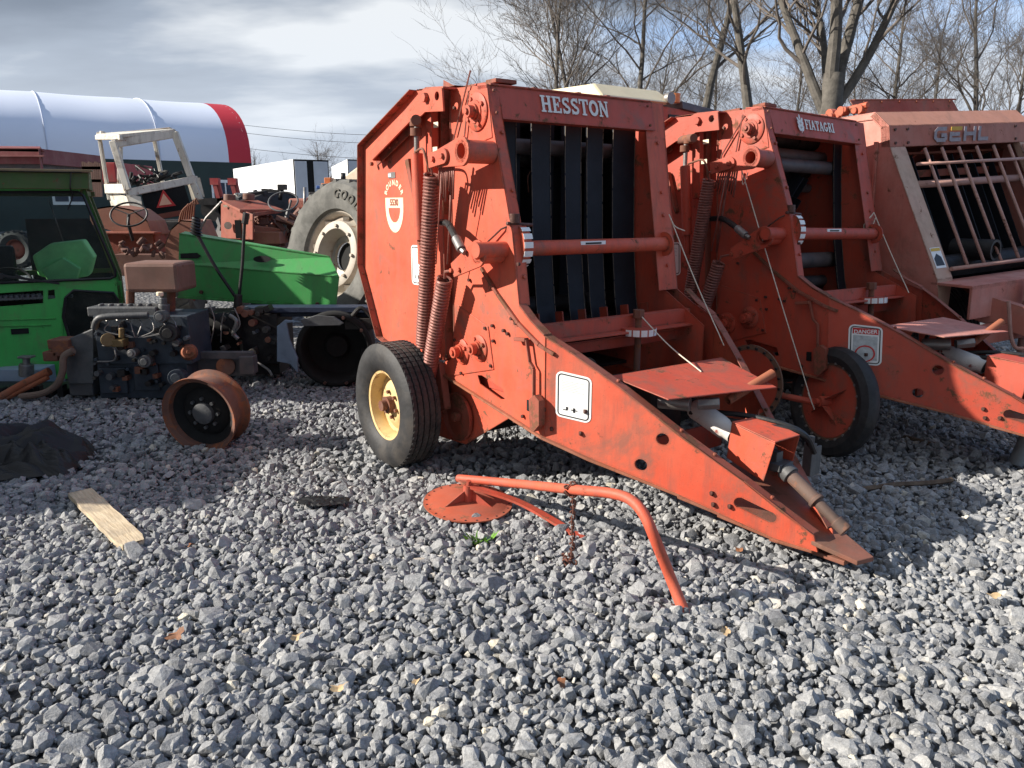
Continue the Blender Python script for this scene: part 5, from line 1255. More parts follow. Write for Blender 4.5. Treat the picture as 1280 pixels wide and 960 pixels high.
b = MB().box(ta(257, 413, 6.85), (.09, .06, .10)).tube(smooth_path([ta(287, 394, 6.85), ta(296, 402, 6.82), ta(292, 416, 6.82), ta(298, 424, 6.82)], 5), .02, 8); P('valve_body', b, M['steel'])
b = MB(); tbox(b, 430, 398, 475, 412, 7.0, 7.1); b.cyl(ta(450, 440, 7.2), ta(500, 450, 7.3), .1, 14); b.tube(smooth_path([ta(440, 395, 6.9), ta(452, 385, 6.9), ta(468, 400, 6.9)], 5), .02, 8); P('axle_tube', b, M['dark'])
# ---------------------------------------------------------------- large grey tractor tyre leaning behind the hood
wf = thing('spare_wheel', 'big dusty grey tractor wheel with raised sidewall letters, leaning behind the green hood', 'wheel', (-1.95, 9.0, 0))
wc = W(418, 318, 9.0)-Vector((-1.95, 9.0, 0)); wax = Vector((-.62, -.76, .20)).normalized(); d, x_, y_ = basis(-wax)
RO = .88
b = MB().lathe([(.50, .0), (.52, -.05), (.66, -.10), (.80, -.075), (.86, -.0), (.865, .1), (.865, .30), (.80, .42), (.66, .44), (.52, .40), (.50, .36)], wc, d, 72)
for i in range(22):
    for s_ in (0, 1):
        t0 = 2*math.pi*(i+.5*s_)/22
        rr = lambda t: (x_*math.cos(t)+y_*math.sin(t))
        a0, a1 = (-.04, .19) if s_ == 0 else (.39, .16)
        p = [wc+rr(t0)*.83+d*a0, wc+rr(t0+.07)*.83+d*a0, wc+rr(t0+.25)*.86+d*a1, wc+rr(t0+.19)*.86+d*a1]
        q = [wc+rr(t0)*.865+d*a0, wc+rr(t0+.055)*.865+d*a0, wc+rr(t0+.24)*.905+d*a1, wc+rr(t0+.19)*.905+d*a1]
        b.hexa(p, q)
part('tyre', b, M['tyregrey'], wf)
b = MB().lathe([(.51, -.02), (.53, -.03), (.53, -.015), (.49, .0), (.47, .03), (.455, .12), (.455, .30), (.52, .38)], wc, d, 60).lathe([(.46, .10), (.41, .06), (.39, .0), (.36, -.01), (.30, -.01), (.27, .06), (.25, .16), (.17, .18), (.165, .14)], wc, d, 60)
part('rim', b, M['rimgrey'], wf)
b = MB()
for i in range(8):
    t = 2*math.pi*i/8; b.bolt(wc+d*-.008+(x_*math.cos(t)+y_*math.sin(t))*.33, -d, .02, .03)
for i in range(8):
    t = 2*math.pi*i/8+.2; b.box(wc+d*.05+(x_*math.cos(t)+y_*math.sin(t))*.43, (.07, .05, .05))
part('rim_clamps', b, M['rimgrey'], wf)
b = MB().cyl(wc+d*.2, wc+d*.22, .17, 24); part('hub_opening', b, M['void'], wf)
up_ = (Vector((0, 0, 1))-d*d.z).normalized(); rt_ = up_.cross(d)*-1
if rt_.x < 0: rt_ = -rt_
b = MB(); m3 = Matrix((rt_, up_, -d)).transposed().to_4x4()
for i, ch in enumerate('GOODYEAR'):
    an = R(86-i*11.5); t = bfont(ch, .135, .010, .004)
    r_ = .64; ps = wc-d*.103+rt_*r_*math.cos(an)+up_*r_*math.sin(an)
    b.merge(t, Matrix.Translation(ps) @ m3 @ Matrix.Rotation(an-math.pi/2, 4, 'Z'))
part('sidewall_lettering', b, M['tyreletter'], wf)

# ---------------------------------------------------------------- small things on the gravel
def wood_mat():
    m, nt, b = newmat('weathered_wood'); tc = N(nt, 'ShaderNodeTexCoord'); co = tc.outputs['Object']
    mp = N(nt, 'ShaderNodeMapping'); mp.inputs['Scale'].default_value = (2, 26, 26); nt.links.new(co, mp.inputs[0])
    g = noise_tex(nt, mp.outputs[0], 3, 7, .7, .4); c = mix(nt, ramp(nt, g, [(.3, 0), (.7, 1)]), (.38, .29, .18), (.70, .59, .42))
    k = noise_tex(nt, co, 5, 4, .6); c = mix(nt, ramp(nt, k, [(.5, 0), (.75, .7)]), c, (.20, .17, .14))
    nt.links.new(c, b.inputs['Base Color']); b.inputs['Roughness'].default_value = .85; bump(nt, b, g, .6, .01); return m
M['wood'] = wood_mat()
p0, p1 = G(100, 613, .066), G(166, 672, .066); dr = (p1-p0); L_ = dr.length; ang = math.atan2(dr.y, dr.x)
b = MB(); rs = random.Random(4); n = 14
top = []
for i in range(n+1):
    x = L_*i/n; wj = .062+rs.uniform(-.003, .003)-(.012 if i == n else 0)
    top.append((x, wj, rs.uniform(-.002, .002)))
for (xa, wa, za), (xb, wb, zb) in zip(top[:-1], top[1:]):
    b.add([(xa, -wa, za), (xb, -wb, zb), (xb, wb, zb), (xa, wa, za), (xa, -wa, za-.028), (xb, -wb, zb-.028), (xb, wb, zb-.028), (xa, wa, za-.028)], [(0, 1, 2, 3), (7, 6, 5, 4), (0, 4, 5, 1), (2, 6, 7, 3)])
b.add([(0, -.062, 0), (0, .062, 0), (0, .062, -.028), (0, -.062, -.028)], [(0, 1, 2, 3)]).add([(L_, -.05, 0), (L_+.02, .01, -.002), (L_, .05, 0), (L_, .05, -.028), (L_+.015, 0, -.028), (L_, -.05, -.028)], [(0, 1, 2, 3, 4, 5)])
o = part('plank', b, M['wood']); o.location = p0; o.rotation_euler = (0, R(1.5), ang); tag(o, 'short split wooden plank lying on the gravel at left', 'plank')
# crumpled black sheet
def sheet_at(name, c, rx, ry, hgt, seed, mat, label, cat, res=90):
    b = MB(); vs = []; fs = []
    for j in range(res+1):
        for i in range(res+1):
            u, v = i/res*2-1, j/res*2-1; r = math.sqrt(u*u+v*v) or 1e-6; k = max(abs(u), abs(v))/r
            x, y = u*k, v*k; rad = 1+.22*noise.noise(Vector((x*1.6, y*1.6, seed)))
            q = min(1, math.hypot(x, y)); fo = 1-2.4*abs(noise.noise(Vector((x*3.1+y*2.2, y*4.2-x*.9, seed+9)))); fo2 = 1-3*abs(noise.noise(Vector((x*5-y*3, y*5, seed+3)))); z = hgt*(1-q**2)**.5*(.55+.5*noise.noise(Vector((x*1.8, y*1.4, seed+5)))+.40*max(0, fo)**1.1)+.014+.01*noise.noise(Vector((x*9, y*9, seed)))
            vs.append((x*rx*rad, y*ry*rad, max(.003, z)))
    fs = [(j*(res+1)+i, j*(res+1)+i+1, (j+1)*(res+1)+i+1, (j+1)*(res+1)+i) for j in range(res) for i in range(res)]
    b.add(vs, fs, True); o = part(name, b, mat); o.location = c; tag(o, label, cat); return o
c = G(38, 582); b = MB(); rs = random.Random(12)
# a heap of folded plastic: overlapping creased flaps, each a wedge of sharp facets
for k, (ox, oy, rx, ry, hz_, rz) in enumerate(((0, .08, .50, .26, .17, .1), (.12, -.05, .36, .20, .13, -.35), (-.28, -.10, .34, .22, .12, .5), (-.05, -.22, .42, .14, .06, .0), (-.45, .15, .3, .3, .20, .2))):
    n = 15; vs = []
    for j_ in range(n+1):
        for i_ in range(n+1):
            u, v = i_/n*2-1, j_/n*2-1; kk = max(abs(u), abs(v))/(math.hypot(u, v) or 1e-6); x, y = u*kk, v*kk; q = min(1, math.hypot(x, y))
            rad = 1+.28*noise.noise(Vector((x*1.4, y*1.4, k*7.7)))
            cr = abs(((x*.8+y*.55*(1 if k % 2 else -1)+.25*noise.noise(Vector((x*2, y*2, k*3.3))))*2.6) % 1-.5)*2
            z = 1.2*hz_*(1-q**3)*(.45+.75*cr+.5*noise.noise(Vector((x*2.6, y*2.6, k*5.1))))
            X, Y = x*rx*rad, y*ry*rad; vs.append((ox+X*math.cos(rz)-Y*math.sin(rz), oy+X*math.sin(rz)+Y*math.cos(rz), max(.012+.004*k, z+.02)))
    b.add(vs, [(a_, a_+1, a_+n+2) for j_ in range(n) for i_ in range(n) for a_ in [j_*(n+1)+i_]]+[(a_, a_+n+2, a_+n+1) for j_ in range(n) for i_ in range(n) for a_ in [j_*(n+1)+i_]])
o = part('plastic_sheet', b, M['tarp']); o.location = (c.x-.08, c.y+.02, 0); mo = o.modifiers.new('sub', 'SUBSURF'); mo.levels = 1; mo.render_levels = 1
tag(o, 'crumpled black plastic sheet heaped on the gravel at the left edge', 'plastic sheet')
c = G(405, 632, .02); sheet_at('rubber_mat', (c.x, c.y, .036), .145, .075, .008, 7.1, M['tarp'], 'small flat black rubber scrap lying on the gravel', 'rubber scrap', 24)
# gauge wheel arm lying on its disc
dz = .055; dc_ = G(585, 627, dz)
arm = thing('gauge_wheel_arm', 'red steel disc with a bent tube arm lying flat on the gravel', 'implement part', (dc_.x, dc_.y, 0))
la = lambda u, v, z: G(u, v, z)-Vector((dc_.x, dc_.y, 0))
n_ = Vector((.05, -.06, 1)).normalized(); d0 = Vector((0, 0, dz)); _, x_, y_ = basis(n_)
b = MB().lathe([(0, .004), (.205, .004), (.212, 0), (.245, 0), (.245, -.007), (.212, -.007), (0, -.003)], d0, n_, 56)
part('disc', b, M['reddisc'], arm)
b = MB()
for i in range(24):
    t = 2*math.pi*i/24; b.cyl(d0+(x_*math.cos(t)+y_*math.sin(t))*.228, d0+(x_*math.cos(t)+y_*math.sin(t))*.228+n_*.0012, .006, 8)
part('bolt_holes', b, M['void'], arm)
h0 = la(586, 612, .10)
b = MB()
for t in (-2.0, .1, 2.2):
    q = x_*math.cos(t)+y_*math.sin(t); sd = n_.cross(q)
    b.hexa([d0+n_*.004+sd*.003, d0+q*.15+n_*.004+sd*.003, d0+q*.14+n_*.008+sd*.003, d0+n_*.085+sd*.003], [d0+n_*.004-sd*.003, d0+q*.15+n_*.004-sd*.003, d0+q*.14+n_*.008-sd*.003, d0+n_*.085-sd*.003])
part('gusset', b, M['red2'], arm)
b = MB().cyl(d0, d0+n_*.10, .028, 16).cyl(d0+n_*.10, d0+n_*.125, .016, 6); part('hub', b, M['red2'], arm)
tpts = [la(573, 598, .115), la(640, 604, .20), la(716, 612, .385), la(765, 617, .44), la(790, 626, .44), la(806, 645, .40), la(818, 672, .32), la(838, 722, .14), la(858, 772, .0)]
part('tube_arm', MB().tube(smooth_path(tpts, 8), .0235, 16), M['red'], arm)
a_, b_ = la(578, 606, .12), la(592, 622, .10); part('end_bracket', MB().bar(la(576, 600, .115), d0+n_*.10, .04, .01), M['redtop'], arm)
b = MB(); q = smooth_path([d0+n_*.095, la(645, 626, .10), la(690, 650, .05), la(732, 676, .015)], 5)
for p, r_ in zip(q[:-1], q[1:]): b.bar(p, r_, .045, .014)
part('flat_link', b, M['red2'], arm)
# chain hanging from it
ct = G(716, 612, .385); cb = G(713, 712, .02)
ch = thing('chain', 'short rusty chain hanging from the bent tube onto the gravel', 'chain', (ct.x, ct.y, 0))
def link_mesh():
    path = [(0, .0125*math.cos(t), .0085*2*math.sin(t)) if False else (0, .010*math.cos(t), (.0105 if math.sin(t) >= 0 else -.0105)+.010*math.sin(t)) for t in [2*math.pi*i/16 for i in range(17)]]
    return MB().tube(path, .0042, 6, cap=False).mesh('link')
lm = link_mesh(); lm.materials.append(M['rustchain']); nl = 13
loop = [(Vector((.03*math.cos(t), 0, ct.z+.03*math.sin(t))), t) for t in [2*math.pi*i/8 for i in range(8)]]
def put(p, rot):
    o = bpy.data.objects.new('link', lm); col.objects.link(o); o.parent = ch; o.location = p; o.rotation_euler = rot
for i, (p, t) in enumerate(loop): put(p, (0, -t, 0) if i % 2 else (0, -t, R(90)) )
for i in range(nl):
    z = ct.z-.045-i*.026
    put(Vector((.003*math.sin(i), -.002*i/nl, z)), (0, 0, R(90) if i % 2 else 0))
rs = random.Random(2)
for i in range(11):
    put(Vector((-.015+rs.uniform(-.04, .05), -.01+rs.uniform(-.03, .03), .03+rs.uniform(-.005, .02))), (R(90)+rs.uniform(-.5, .5), rs.uniform(-1, 1), rs.uniform(0, 6)))
# weeds, leaves, sticks, loose bits
wp = G(600, 682, .0)
wd = thing('weed', 'small green weed growing through the gravel near the red disc', 'weed', wp); rs = random.Random(6)
b = MB()
for i in range(46):
    a = rs.uniform(0, 6.28); l = rs.uniform(.02, .055); q = Vector((math.cos(a), math.sin(a), rs.uniform(.5, 1.3)))*l; o_ = Vector((rs.uniform(-.05, .05), rs.uniform(-.025, .025), .012)); s_ = Vector((-math.sin(a), math.cos(a), 0))*l*.20
    b.add([o_, o_+q*.55+s_, o_+q, o_+q*.55-s_], [(0, 1, 2, 3)])
part('leaves', b, plain('weed_green', (.10, .24, .02), .6, .3, 30), wd)
M['leaf'] = plain('dead_leaf', (.20, .085, .04), .7, .5, 40)
M['leafpale'] = plain('pale_leaf', (.42, .30, .17), .7, .3, 40)
def leaf(u, v, s, seed, pale, lab):
    rs = random.Random(seed); b = MB(); n = 18; vs = [(0, 0, .01)]
    for i in range(n):
        t = 2*math.pi*i/n; r = s*(.55+.45*abs(math.cos(2.5*t)))*rs.uniform(.8, 1.1); vs.append((r*math.cos(t), r*.7*math.sin(t), .25*s*math.sin(2*t+seed)+.012))
    b.add(vs, [(0, i+1, (i+1) % n+1) for i in range(n)], True)
    o = part('dead_leaf', b, M['leafpale'] if pale else M['leaf']); p = G(u, v, .03); o.location = (p.x, p.y, .036); o.rotation_euler = (rs.uniform(-.4, .4), rs.uniform(-.4, .4), rs.uniform(0, 6)); tag(o, lab, 'leaf', 'dead leaves scattered on the gravel')
leaf(222, 796, .045, 1, False, 'curled rust brown leaf below the wooden plank')
leaf(424, 864, .035, 2, True, 'pale tan leaf near the bottom centre of the gravel')
leaf(522, 856, .02, 9, True, 'tiny yellowish leaf bit left of the picture middle, near the bottom')
leaf(372, 800, .03, 3, True, 'pale crinkled leaf between the plank and the centre foreground')
leaf(700, 858, .03, 4, False, 'red brown leaf low in the middle of the gravel')
leaf(905, 792, .03, 5, True, 'light tan leaf right of the standing tube end')
leaf(925, 690, .035, 6, False, 'brown leaf just below the baler tongue')
leaf(1240, 748, .035, 7, True, 'yellowish leaf at the right edge of the sunlit gravel')
leaf(240, 685, .028, 8, False, 'dark red leaf scrap right of the plank end')
def stick(name, pts, r, lab, cat, mat):
    o = part(name, MB().tube(smooth_path(pts, 4), r, 6), mat); tag(o, lab, cat); return o
stick('stick', [G(1075, 612, .03), G(1120, 606, .04), G(1160, 604, .04), G(1190, 600, .05)], .016, 'brown broken branch lying in the shade right of the hitch', 'stick', M['barkwood'])
stick('stick', [G(1125, 545, .03), G(1150, 552, .04), G(1175, 558, .03)], .02, 'rotten stub of wood in the shade under the second baler', 'stick', M['barkwood'])
p = G(1268, 583, 0); o = part('jack_post', MB().pipe((0, 0, 0), (.10, .06, .20), .045, .038, 18), M['greypost']); o.location = p; tag(o, 'leaning grey steel tube end at the right edge under the tongue', 'post')
# ---------------------------------------------------------------- machines in the middle distance (left)
def wbox(b, u0, v0, u1, v1, Y, dep, O):
    p, q = W(u0, v0, Y)-O, W(u1, v1, Y)-O
    return b.box(((p.x+q.x)/2, (p.y)+dep/2, (p.z+q.z)/2), (abs(q.x-p.x), dep, abs(p.z-q.z)))
def ag_wheel(root, c, ax, r, w, rim, tyre, name='wheel', lug=True):
    e = bpy.data.objects.new(name, None); col.objects.link(e); e.parent = root; c = Vector(c); d, x, y = basis(ax); ri = r*.52; h = w/2
    b = MB().lathe([(ri, -h*.7), (r*.75, -h), (r*.93, -h*.85), (r*.95, 0), (r*.93, h*.85), (r*.75, h), (ri, h*.7), (ri-.01, 0), (ri, -h*.7)], c, d, 48)
    if lug:
        for i in range(20):
            for s_ in (-1, 1):
                t0 = 2*math.pi*(i+.25*(s_+1))/20; rr = lambda t: x*math.cos(t)+y*math.sin(t); a0, a1 = s_*h*.95, 0
                b.hexa([c+rr(t0)*r*.9+d*a0, c+rr(t0+.08)*r*.9+d*a0, c+rr(t0+.26)*r*.93+d*a1, c+rr(t0+.19)*r*.93+d*a1], [c+rr(t0)*r*.97+d*a0, c+rr(t0+.08)*r*.97+d*a0, c+rr(t0+.26)*r+d*a1, c+rr(t0+.19)*r+d*a1])
    part('tyre', b, tyre, e)
    part('rim', MB().lathe([(ri+.01, -h*.7), (ri-.02, -h*.4), (ri-.03, 0), (ri-.02, h*.4), (ri+.01, h*.7)], c, d, 36).lathe([(ri-.03, 0), (ri*.5, -h*.25), (.05, -h*.25), (0, -h*.25)], c, d, 36), rim, e)
# white cab shell on a stripped red tractor
Yc = 12.0; O = W(185, 300, Yc); O.z = 0
wt = thing('wrecked_tractor', 'wrecked red tractor with a bare white cab shell and orange warning triangle', 'tractor', O)
wa = lambda u, v, Y=Yc: W(u, v, Y)-O
Pw = lambda n, b, m, bev=.006, par=wt: part(n, b, m, par, bev)
b = MB()
b.bar(wa(124, 170), wa(137, 250), .05, .05, (0, 1, 0)).bar(wa(141, 176, 11.6), wa(160, 238, 11.6), .10, .06, (0, 1, 0)).bar(wa(218, 165), wa(250, 250), .10, .08, (0, 1, 0)).bar(wa(192, 170, 13.2), wa(206, 240, 13.2), .06, .05, (0, 1, 0)).bar(wa(150, 180, 13.2), wa(150, 235, 13.2), .07, .07, (0, 1, 0))
b.bar(wa(121, 172), wa(152, 172, 11.6), .06, .07).bar(wa(141, 180, 11.6), wa(218, 167), .06, .12).bar(wa(124, 168), wa(150, 170, 13.2), .07, .07).bar(wa(150, 172, 13.2), wa(195, 168, 13.2), .07, .1).bar(wa(195, 168, 13.2), wa(217, 166), .07, .1)
b.bar(wa(134, 236), wa(160, 236, 11.6), .09, .14).bar(wa(160, 241, 11.6), wa(245, 224), .06, .11).bar(wa(206, 232, 13.2), wa(245, 224), .06, .1)
Pw('cab_shell', b, M['whitepaint'], .01)
b = MB().hexa([wa(120, 170), wa(148, 173, 11.6), wa(218, 164), wa(195, 164, 13.4)], [wa(120, 167), wa(148, 168, 11.6), wa(218, 161), wa(195, 161, 13.4)]).bar(wa(140, 168, 12.2), wa(214, 161, 12.3), .10, .04).cyl(wa(128, 168), wa(128, 164), .04, 8); Pw('roof_channel', b, M['whitepaint'])
b = MB().add([wa(134, 238), wa(160, 246, 11.6), wa(170, 275, 11.6), wa(140, 262)], [(0, 1, 2, 3)]).hexa([wa(156, 240, 11.6), wa(176, 246, 11.6), wa(182, 278, 11.6), wa(170, 278, 11.6)], [wa(156, 240, 11.65), wa(176, 246, 11.65), wa(182, 278, 11.65), wa(170, 278, 11.65)]); Pw('fender_panel', b, M['whitepaint'], 0)
b = MB().hexa([wa(232, 222), wa(250, 222), wa(256, 246), wa(240, 250)], [wa(232, 222, 12.5), wa(250, 222, 12.5), wa(256, 246, 12.5), wa(240, 250, 12.5)]); Pw('fender_panel', b, M['whitepaint'], 0)
b = MB().hexa([wa(176, 240, 11.7), wa(230, 230, 11.9), wa(240, 262, 11.9), wa(184, 272, 11.7)], [wa(176, 240, 11.75), wa(230, 230, 11.95), wa(240, 262, 11.95), wa(184, 272, 11.75)]); Pw('rear_screen', b, M['void'], 0)
b = MB().hexa([wa(184, 270, 11.7), wa(242, 260, 11.9), wa(242, 267, 11.9), wa(184, 277, 11.7)], [wa(184, 270, 11.78), wa(242, 260, 11.98), wa(242, 267, 11.98), wa(184, 277, 11.78)]); Pw('lower_rail', b, M['tractorred'])
tri = [wa(196, 260, 11.66), wa(204, 237, 11.68), wa(220, 257, 11.70)]; c3 = sum(tri, Vector())/3
sg = part('warning_triangle', MB().hexa(tri+[tri[2]], [p+Vector((0, -.01, 0)) for p in tri+[tri[2]]]), M['inkred'], wt)
t2 = [c3+(p-c3)*.66+Vector((0, -.013, 0)) for p in tri]; part('triangle_centre', MB().hexa(t2+[t2[2]], [p+Vector((0, -.006, 0)) for p in t2+[t2[2]]]), M['tripale'], sg)
b = MB(); rs = random.Random(21)
for i in range(18):
    u, v = rs.uniform(150, 215), rs.uniform(213, 232); p = wa(u, v, 12.6); b.tube(smooth_path([p, p+Vector((rs.uniform(-.2, .2), .1, rs.uniform(-.1, .15))), p+Vector((rs.uniform(-.3, .3), .1, rs.uniform(-.15, .1)))], 4), rs.uniform(.01, .03), 6)
Pw('cab_wreckage', b, M['black'], 0)
b = MB(); wbox(b, 120, 300, 235, 340, 11.2, 1.4, O); wbox(b, 184, 275, 238, 300, 11.6, .8, O)
Pw('tractor_body', b, M['dark'], .03)
ag_wheel(wt, Vector((wa(228, 330, 11.2).x, -.8, .55)), (1, .1, 0), .55, .4, M['tractorred'], M['tyregrey'])
# rusty fender and upright steering wheel in front of it
Yf = 9.6; O2 = W(160, 320, Yf); O2.z = 0
ft = thing('rusted_tractor', 'rusty red tractor front with curved fenders and upright steering wheel', 'tractor', O2)
fa = lambda u, v, Y=Yf: W(u, v, Y)-O2
Pf = lambda n, b, m, bev=.01, par=ft: part(n, b, m, par, bev)
def fender(us, vs_top, Y, dep, drop):
    b = MB(); pts = [fa(u, v, Y) for u, v in zip(us, vs_top)]
    for p, q in zip(pts[:-1], pts[1:]):
        b.hexa([p, q, q+Vector((0, dep, 0)), p+Vector((0, dep, 0))], [p+Vector((0, 0, -.02)), q+Vector((0, 0, -.02)), q+Vector((0, dep, -.02)), p+Vector((0, dep, -.02))])
    m = [pts[0]+Vector((0, 0, -drop))]+pts+[pts[-1]+Vector((0, 0, -drop))]
    b.prism([(p.x, p.z) for p in m], lambda x, z, t: Vector((x, pts[0].y+t, z)), .015); return b
Pf('fender', fender([112, 120, 140, 165, 184, 190], [268, 260, 257, 262, 276, 292], 9.6, .5, .12), M['fenderrust'])
Pf('fender', fender([206, 214, 226, 240, 250], [306, 286, 275, 276, 300], 9.3, .6, .35), M['fenderrust'])
b = MB(); wbox(b, 118, 290, 196, 318, 9.7, .5, O2); b.box(fa(155, 291, 9.6), (.85, .2, .03)); Pf('tank_front', b, M['tractorred'])
b = MB(); rs = random.Random(13)
for i in range(16):
    u = 150+i*3.4; v = 312+rs.uniform(-8, 10); p = fa(u, v, 9.3); b.cyl(p, p+Vector((rs.uniform(-.02, .08), rs.uniform(-.05, .05), rs.uniform(.0, .08))), rs.uniform(.02, .05), 10)
wbox(b, 140, 318, 215, 345, 9.4, .5, O2); Pf('rusty_castings', b, M['tractordark'])
sc_ = fa(161, 268, 9.2); b = MB().tube([sc_+Vector((.215*math.cos(t), .06*math.sin(t), .135*math.sin(t))) for t in [2*math.pi*i/32 for i in range(33)]], .011, 6, cap=False)
for t in (.5, 2.6, 4.7): b.tube([sc_, sc_+Vector((.215*math.cos(t), .06*math.sin(t), .135*math.sin(t)))], .007, 6)
b.tube([sc_, fa(160, 278, 9.2), fa(166, 300, 9.4)], .02, 8); Pf('steering_wheel', b, M['black'], 0)
b = MB()
for i in range(7): b.tube(smooth_path([fa(222+i*3, 300-2*i, 9.9), fa(226+i*3, 268-3*i, 9.9), fa(236+2*i, 255, 9.9)], 4), .012, 6)
Pf('control_rods', b, M['rust'], 0)
# old red row-crop tractor
Yr = 10.8; O3 = W(320, 300, Yr); O3.z = 0
rt = thing('old_tractor', 'old faded red tractor with bare open engine bay behind the green hood', 'tractor', O3)
ra = lambda u, v, Y=Yr: W(u, v, Y)-O3
Pr = lambda n, b, m, bev=.01, par=rt: part(n, b, m, par, bev)
b = MB().hexa([ra(276, 250, 10.6), ra(300, 262, 10.3), ra(352, 262, 10.8), ra(322, 250, 11.3)], [ra(276, 254, 10.6), ra(300, 266, 10.3), ra(352, 266, 10.8), ra(322, 254, 11.3)])
b.hexa([ra(276, 252, 10.6), ra(316, 268, 10.25), ra(316, 300, 10.25), ra(276, 298, 10.6)], [ra(278, 252, 10.66), ra(318, 268, 10.31), ra(318, 300, 10.31), ra(278, 298, 10.66)])
b.hexa([ra(316, 266, 10.3), ra(352, 262, 10.8), ra(352, 266, 10.8), ra(316, 271, 10.3)], [ra(316, 266, 10.34), ra(352, 262, 10.84), ra(352, 266, 10.84), ra(316, 271, 10.34)])
Pr('hood', b, M['tractorred'])
b = MB(); wbox(b, 293, 275, 302, 298, 10.36, .02, O3); Pr('hood_opening', b, M['void'], 0)
b = MB().cyl(ra(285, 282, 10.45), ra(285, 282, 10.42), .05, 16); Pr('hood_badge', b, M['lettercream'], 0)
b = MB(); wbox(b, 279, 256, 288, 259, 10.5, .02, O3); wbox(b, 306, 267, 310, 271, 10.28, .02, O3); Pr('hood_decal', b, M['lettercream'], 0)
b = MB().cyl(ra(287, 252, 10.9), ra(287, 243, 10.9), .08, 14).cyl(ra(311, 250, 11.0), ra(311, 242, 11.0), .08, 14); Pr('air_cleaner', b, M['rustbrown'])
b = MB(); wbox(b, 316, 290, 350, 305, 10.4, .4, O3); b.hexa([ra(318, 282, 10.4), ra(352, 286, 10.6), ra(350, 296, 10.6), ra(318, 296, 10.4)], [ra(318, 280, 10.8), ra(352, 284, 11), ra(350, 296, 11), ra(318, 296, 10.8)]); Pr('engine', b, M['fenderrust'])
b = MB(); rs = random.Random(17)
for i in range(40):
    p = ra(rs.uniform(318, 378), rs.uniform(266, 300), 10.7+rs.uniform(-.1, .5)); b.box(p, (rs.uniform(.03, .2), rs.uniform(.03, .2), rs.uniform(.03, .12)), (rs.uniform(-1, 1), rs.uniform(-1, 1), 0))
Pr('engine_parts', b, M['tractordark'], .004)
b = MB().tube([ra(352, 296, 10.6), ra(361, 262, 10.7)], .03, 8).tube([ra(361, 262, 10.7), ra(364, 250, 10.7)], .015, 8)
sc_ = ra(354, 252, 10.7)
b.tube([sc_+Vector((.20*math.cos(t), .10*math.sin(t), .14*math.sin(t)*.9)) for t in [2*math.pi*i/28 for i in range(29)]], .012, 6, cap=False); Pr('steering_wheel', b, M['greycast'], 0)
b = MB().cyl(ra(381, 270, 11), ra(381, 234, 11), .022, 10); Pr('exhaust_pipe', b, M['steel'], 0)
b = MB(); wbox(b, 360, 248, 384, 262, 11.2, .3, O3); b.hexa([ra(384, 246, 11), ra(405, 240, 11), ra(412, 262, 11), ra(380, 268, 11)], [ra(384, 246, 11.4), ra(405, 240, 11.4), ra(412, 262, 11.4), ra(380, 268, 11.4)]); Pr('fender', b, M['pink'], .03)
b = MB(); wbox(b, 280, 298, 350, 320, 10.6, .5, O3); Pr('chassis', b, M['tractordark'])
ag_wheel(rt, Vector((ra(300, 330, 10.9).x, .1, .40)), (1, .3, 0), .40, .2, M['tractorred'], M['tyregrey'])
# black lugged tyre and cream tank behind
O4 = W(345, 262, 12); O4.z = 0
bt = thing('field_tractor', 'pale tractor rear with a tall black lugged tyre behind the old red one', 'tractor', O4)
ag_wheel(bt, Vector((W(337, 266, 12).x-O4.x, 0, .94)), (.80, -.58, .04), .94, .45, M['rimgrey'], M['tyre'])
b = MB(); O_ = O4; wbox(b, 290, 241, 314, 252, 12.6, .6, O4); part('rear_cowl', b, M['whitepaint'], bt, .05)
b = MB().tube([W(350, 250, 11.8)-O4, W(353, 235, 11.8)-O4], .03, 8).box(W(353, 234, 11.8)-O4, (.12, .1, .08)); part('tail_lamp', b, M['black'], bt)
# row of boxes and clutter farther off
O5 = W(900*0+432, 250, 16); O5.z = 0
b = MB(); cr = thing('combine_hopper', 'cream sheet metal hopper standing behind the big grey wheel', 'hopper', O5)
b = MB(); wbox(b, 424, 224, 470, 262, 16, 1.5, O5); b.hexa([W(424, 226, 16)-O5, W(452, 205, 16.2)-O5, W(470, 205, 16.2)-O5, W(470, 226, 16)-O5], [W(424, 226, 17)-O5, W(452, 205, 17)-O5, W(470, 205, 17)-O5, W(470, 226, 17)-O5]); part('hopper_body', b, M['lettercream'], cr, .02)
part('marker_lamp', MB().cyl(W(429, 226, 15.9)-O5, W(429, 216, 15.9)-O5, .05, 10), M['black'], cr)
O6 = W(410, 262, 12.5); O6.z = 0
lm_ = thing('loader_frame', 'small tractor with blue and orange fittings beside the big grey wheel', 'tractor', O6)
b = MB(); wbox(b, 395, 232, 412, 236, 12.5, .3, O6); part('side_panel', b, plain('blue_panel', (.05, .12, .35), .5, .2, 5), lm_, .01)
b = MB(); wbox(b, 405, 222, 414, 236, 12.9, .3, O6); wbox(b, 401, 229, 410, 232, 12.7, .3, O6); part('work_lamp', b, M['signorange'], lm_, .01)
b = MB(); wbox(b, 385, 240, 420, 270, 12.7, .5, O6); part('body', b, M['dark'], lm_, .02)
ag_wheel(lm_, Vector((-.2, .1, .5)), (1, .3, 0), .5, .3, M['rimgrey'], M['tyre'])
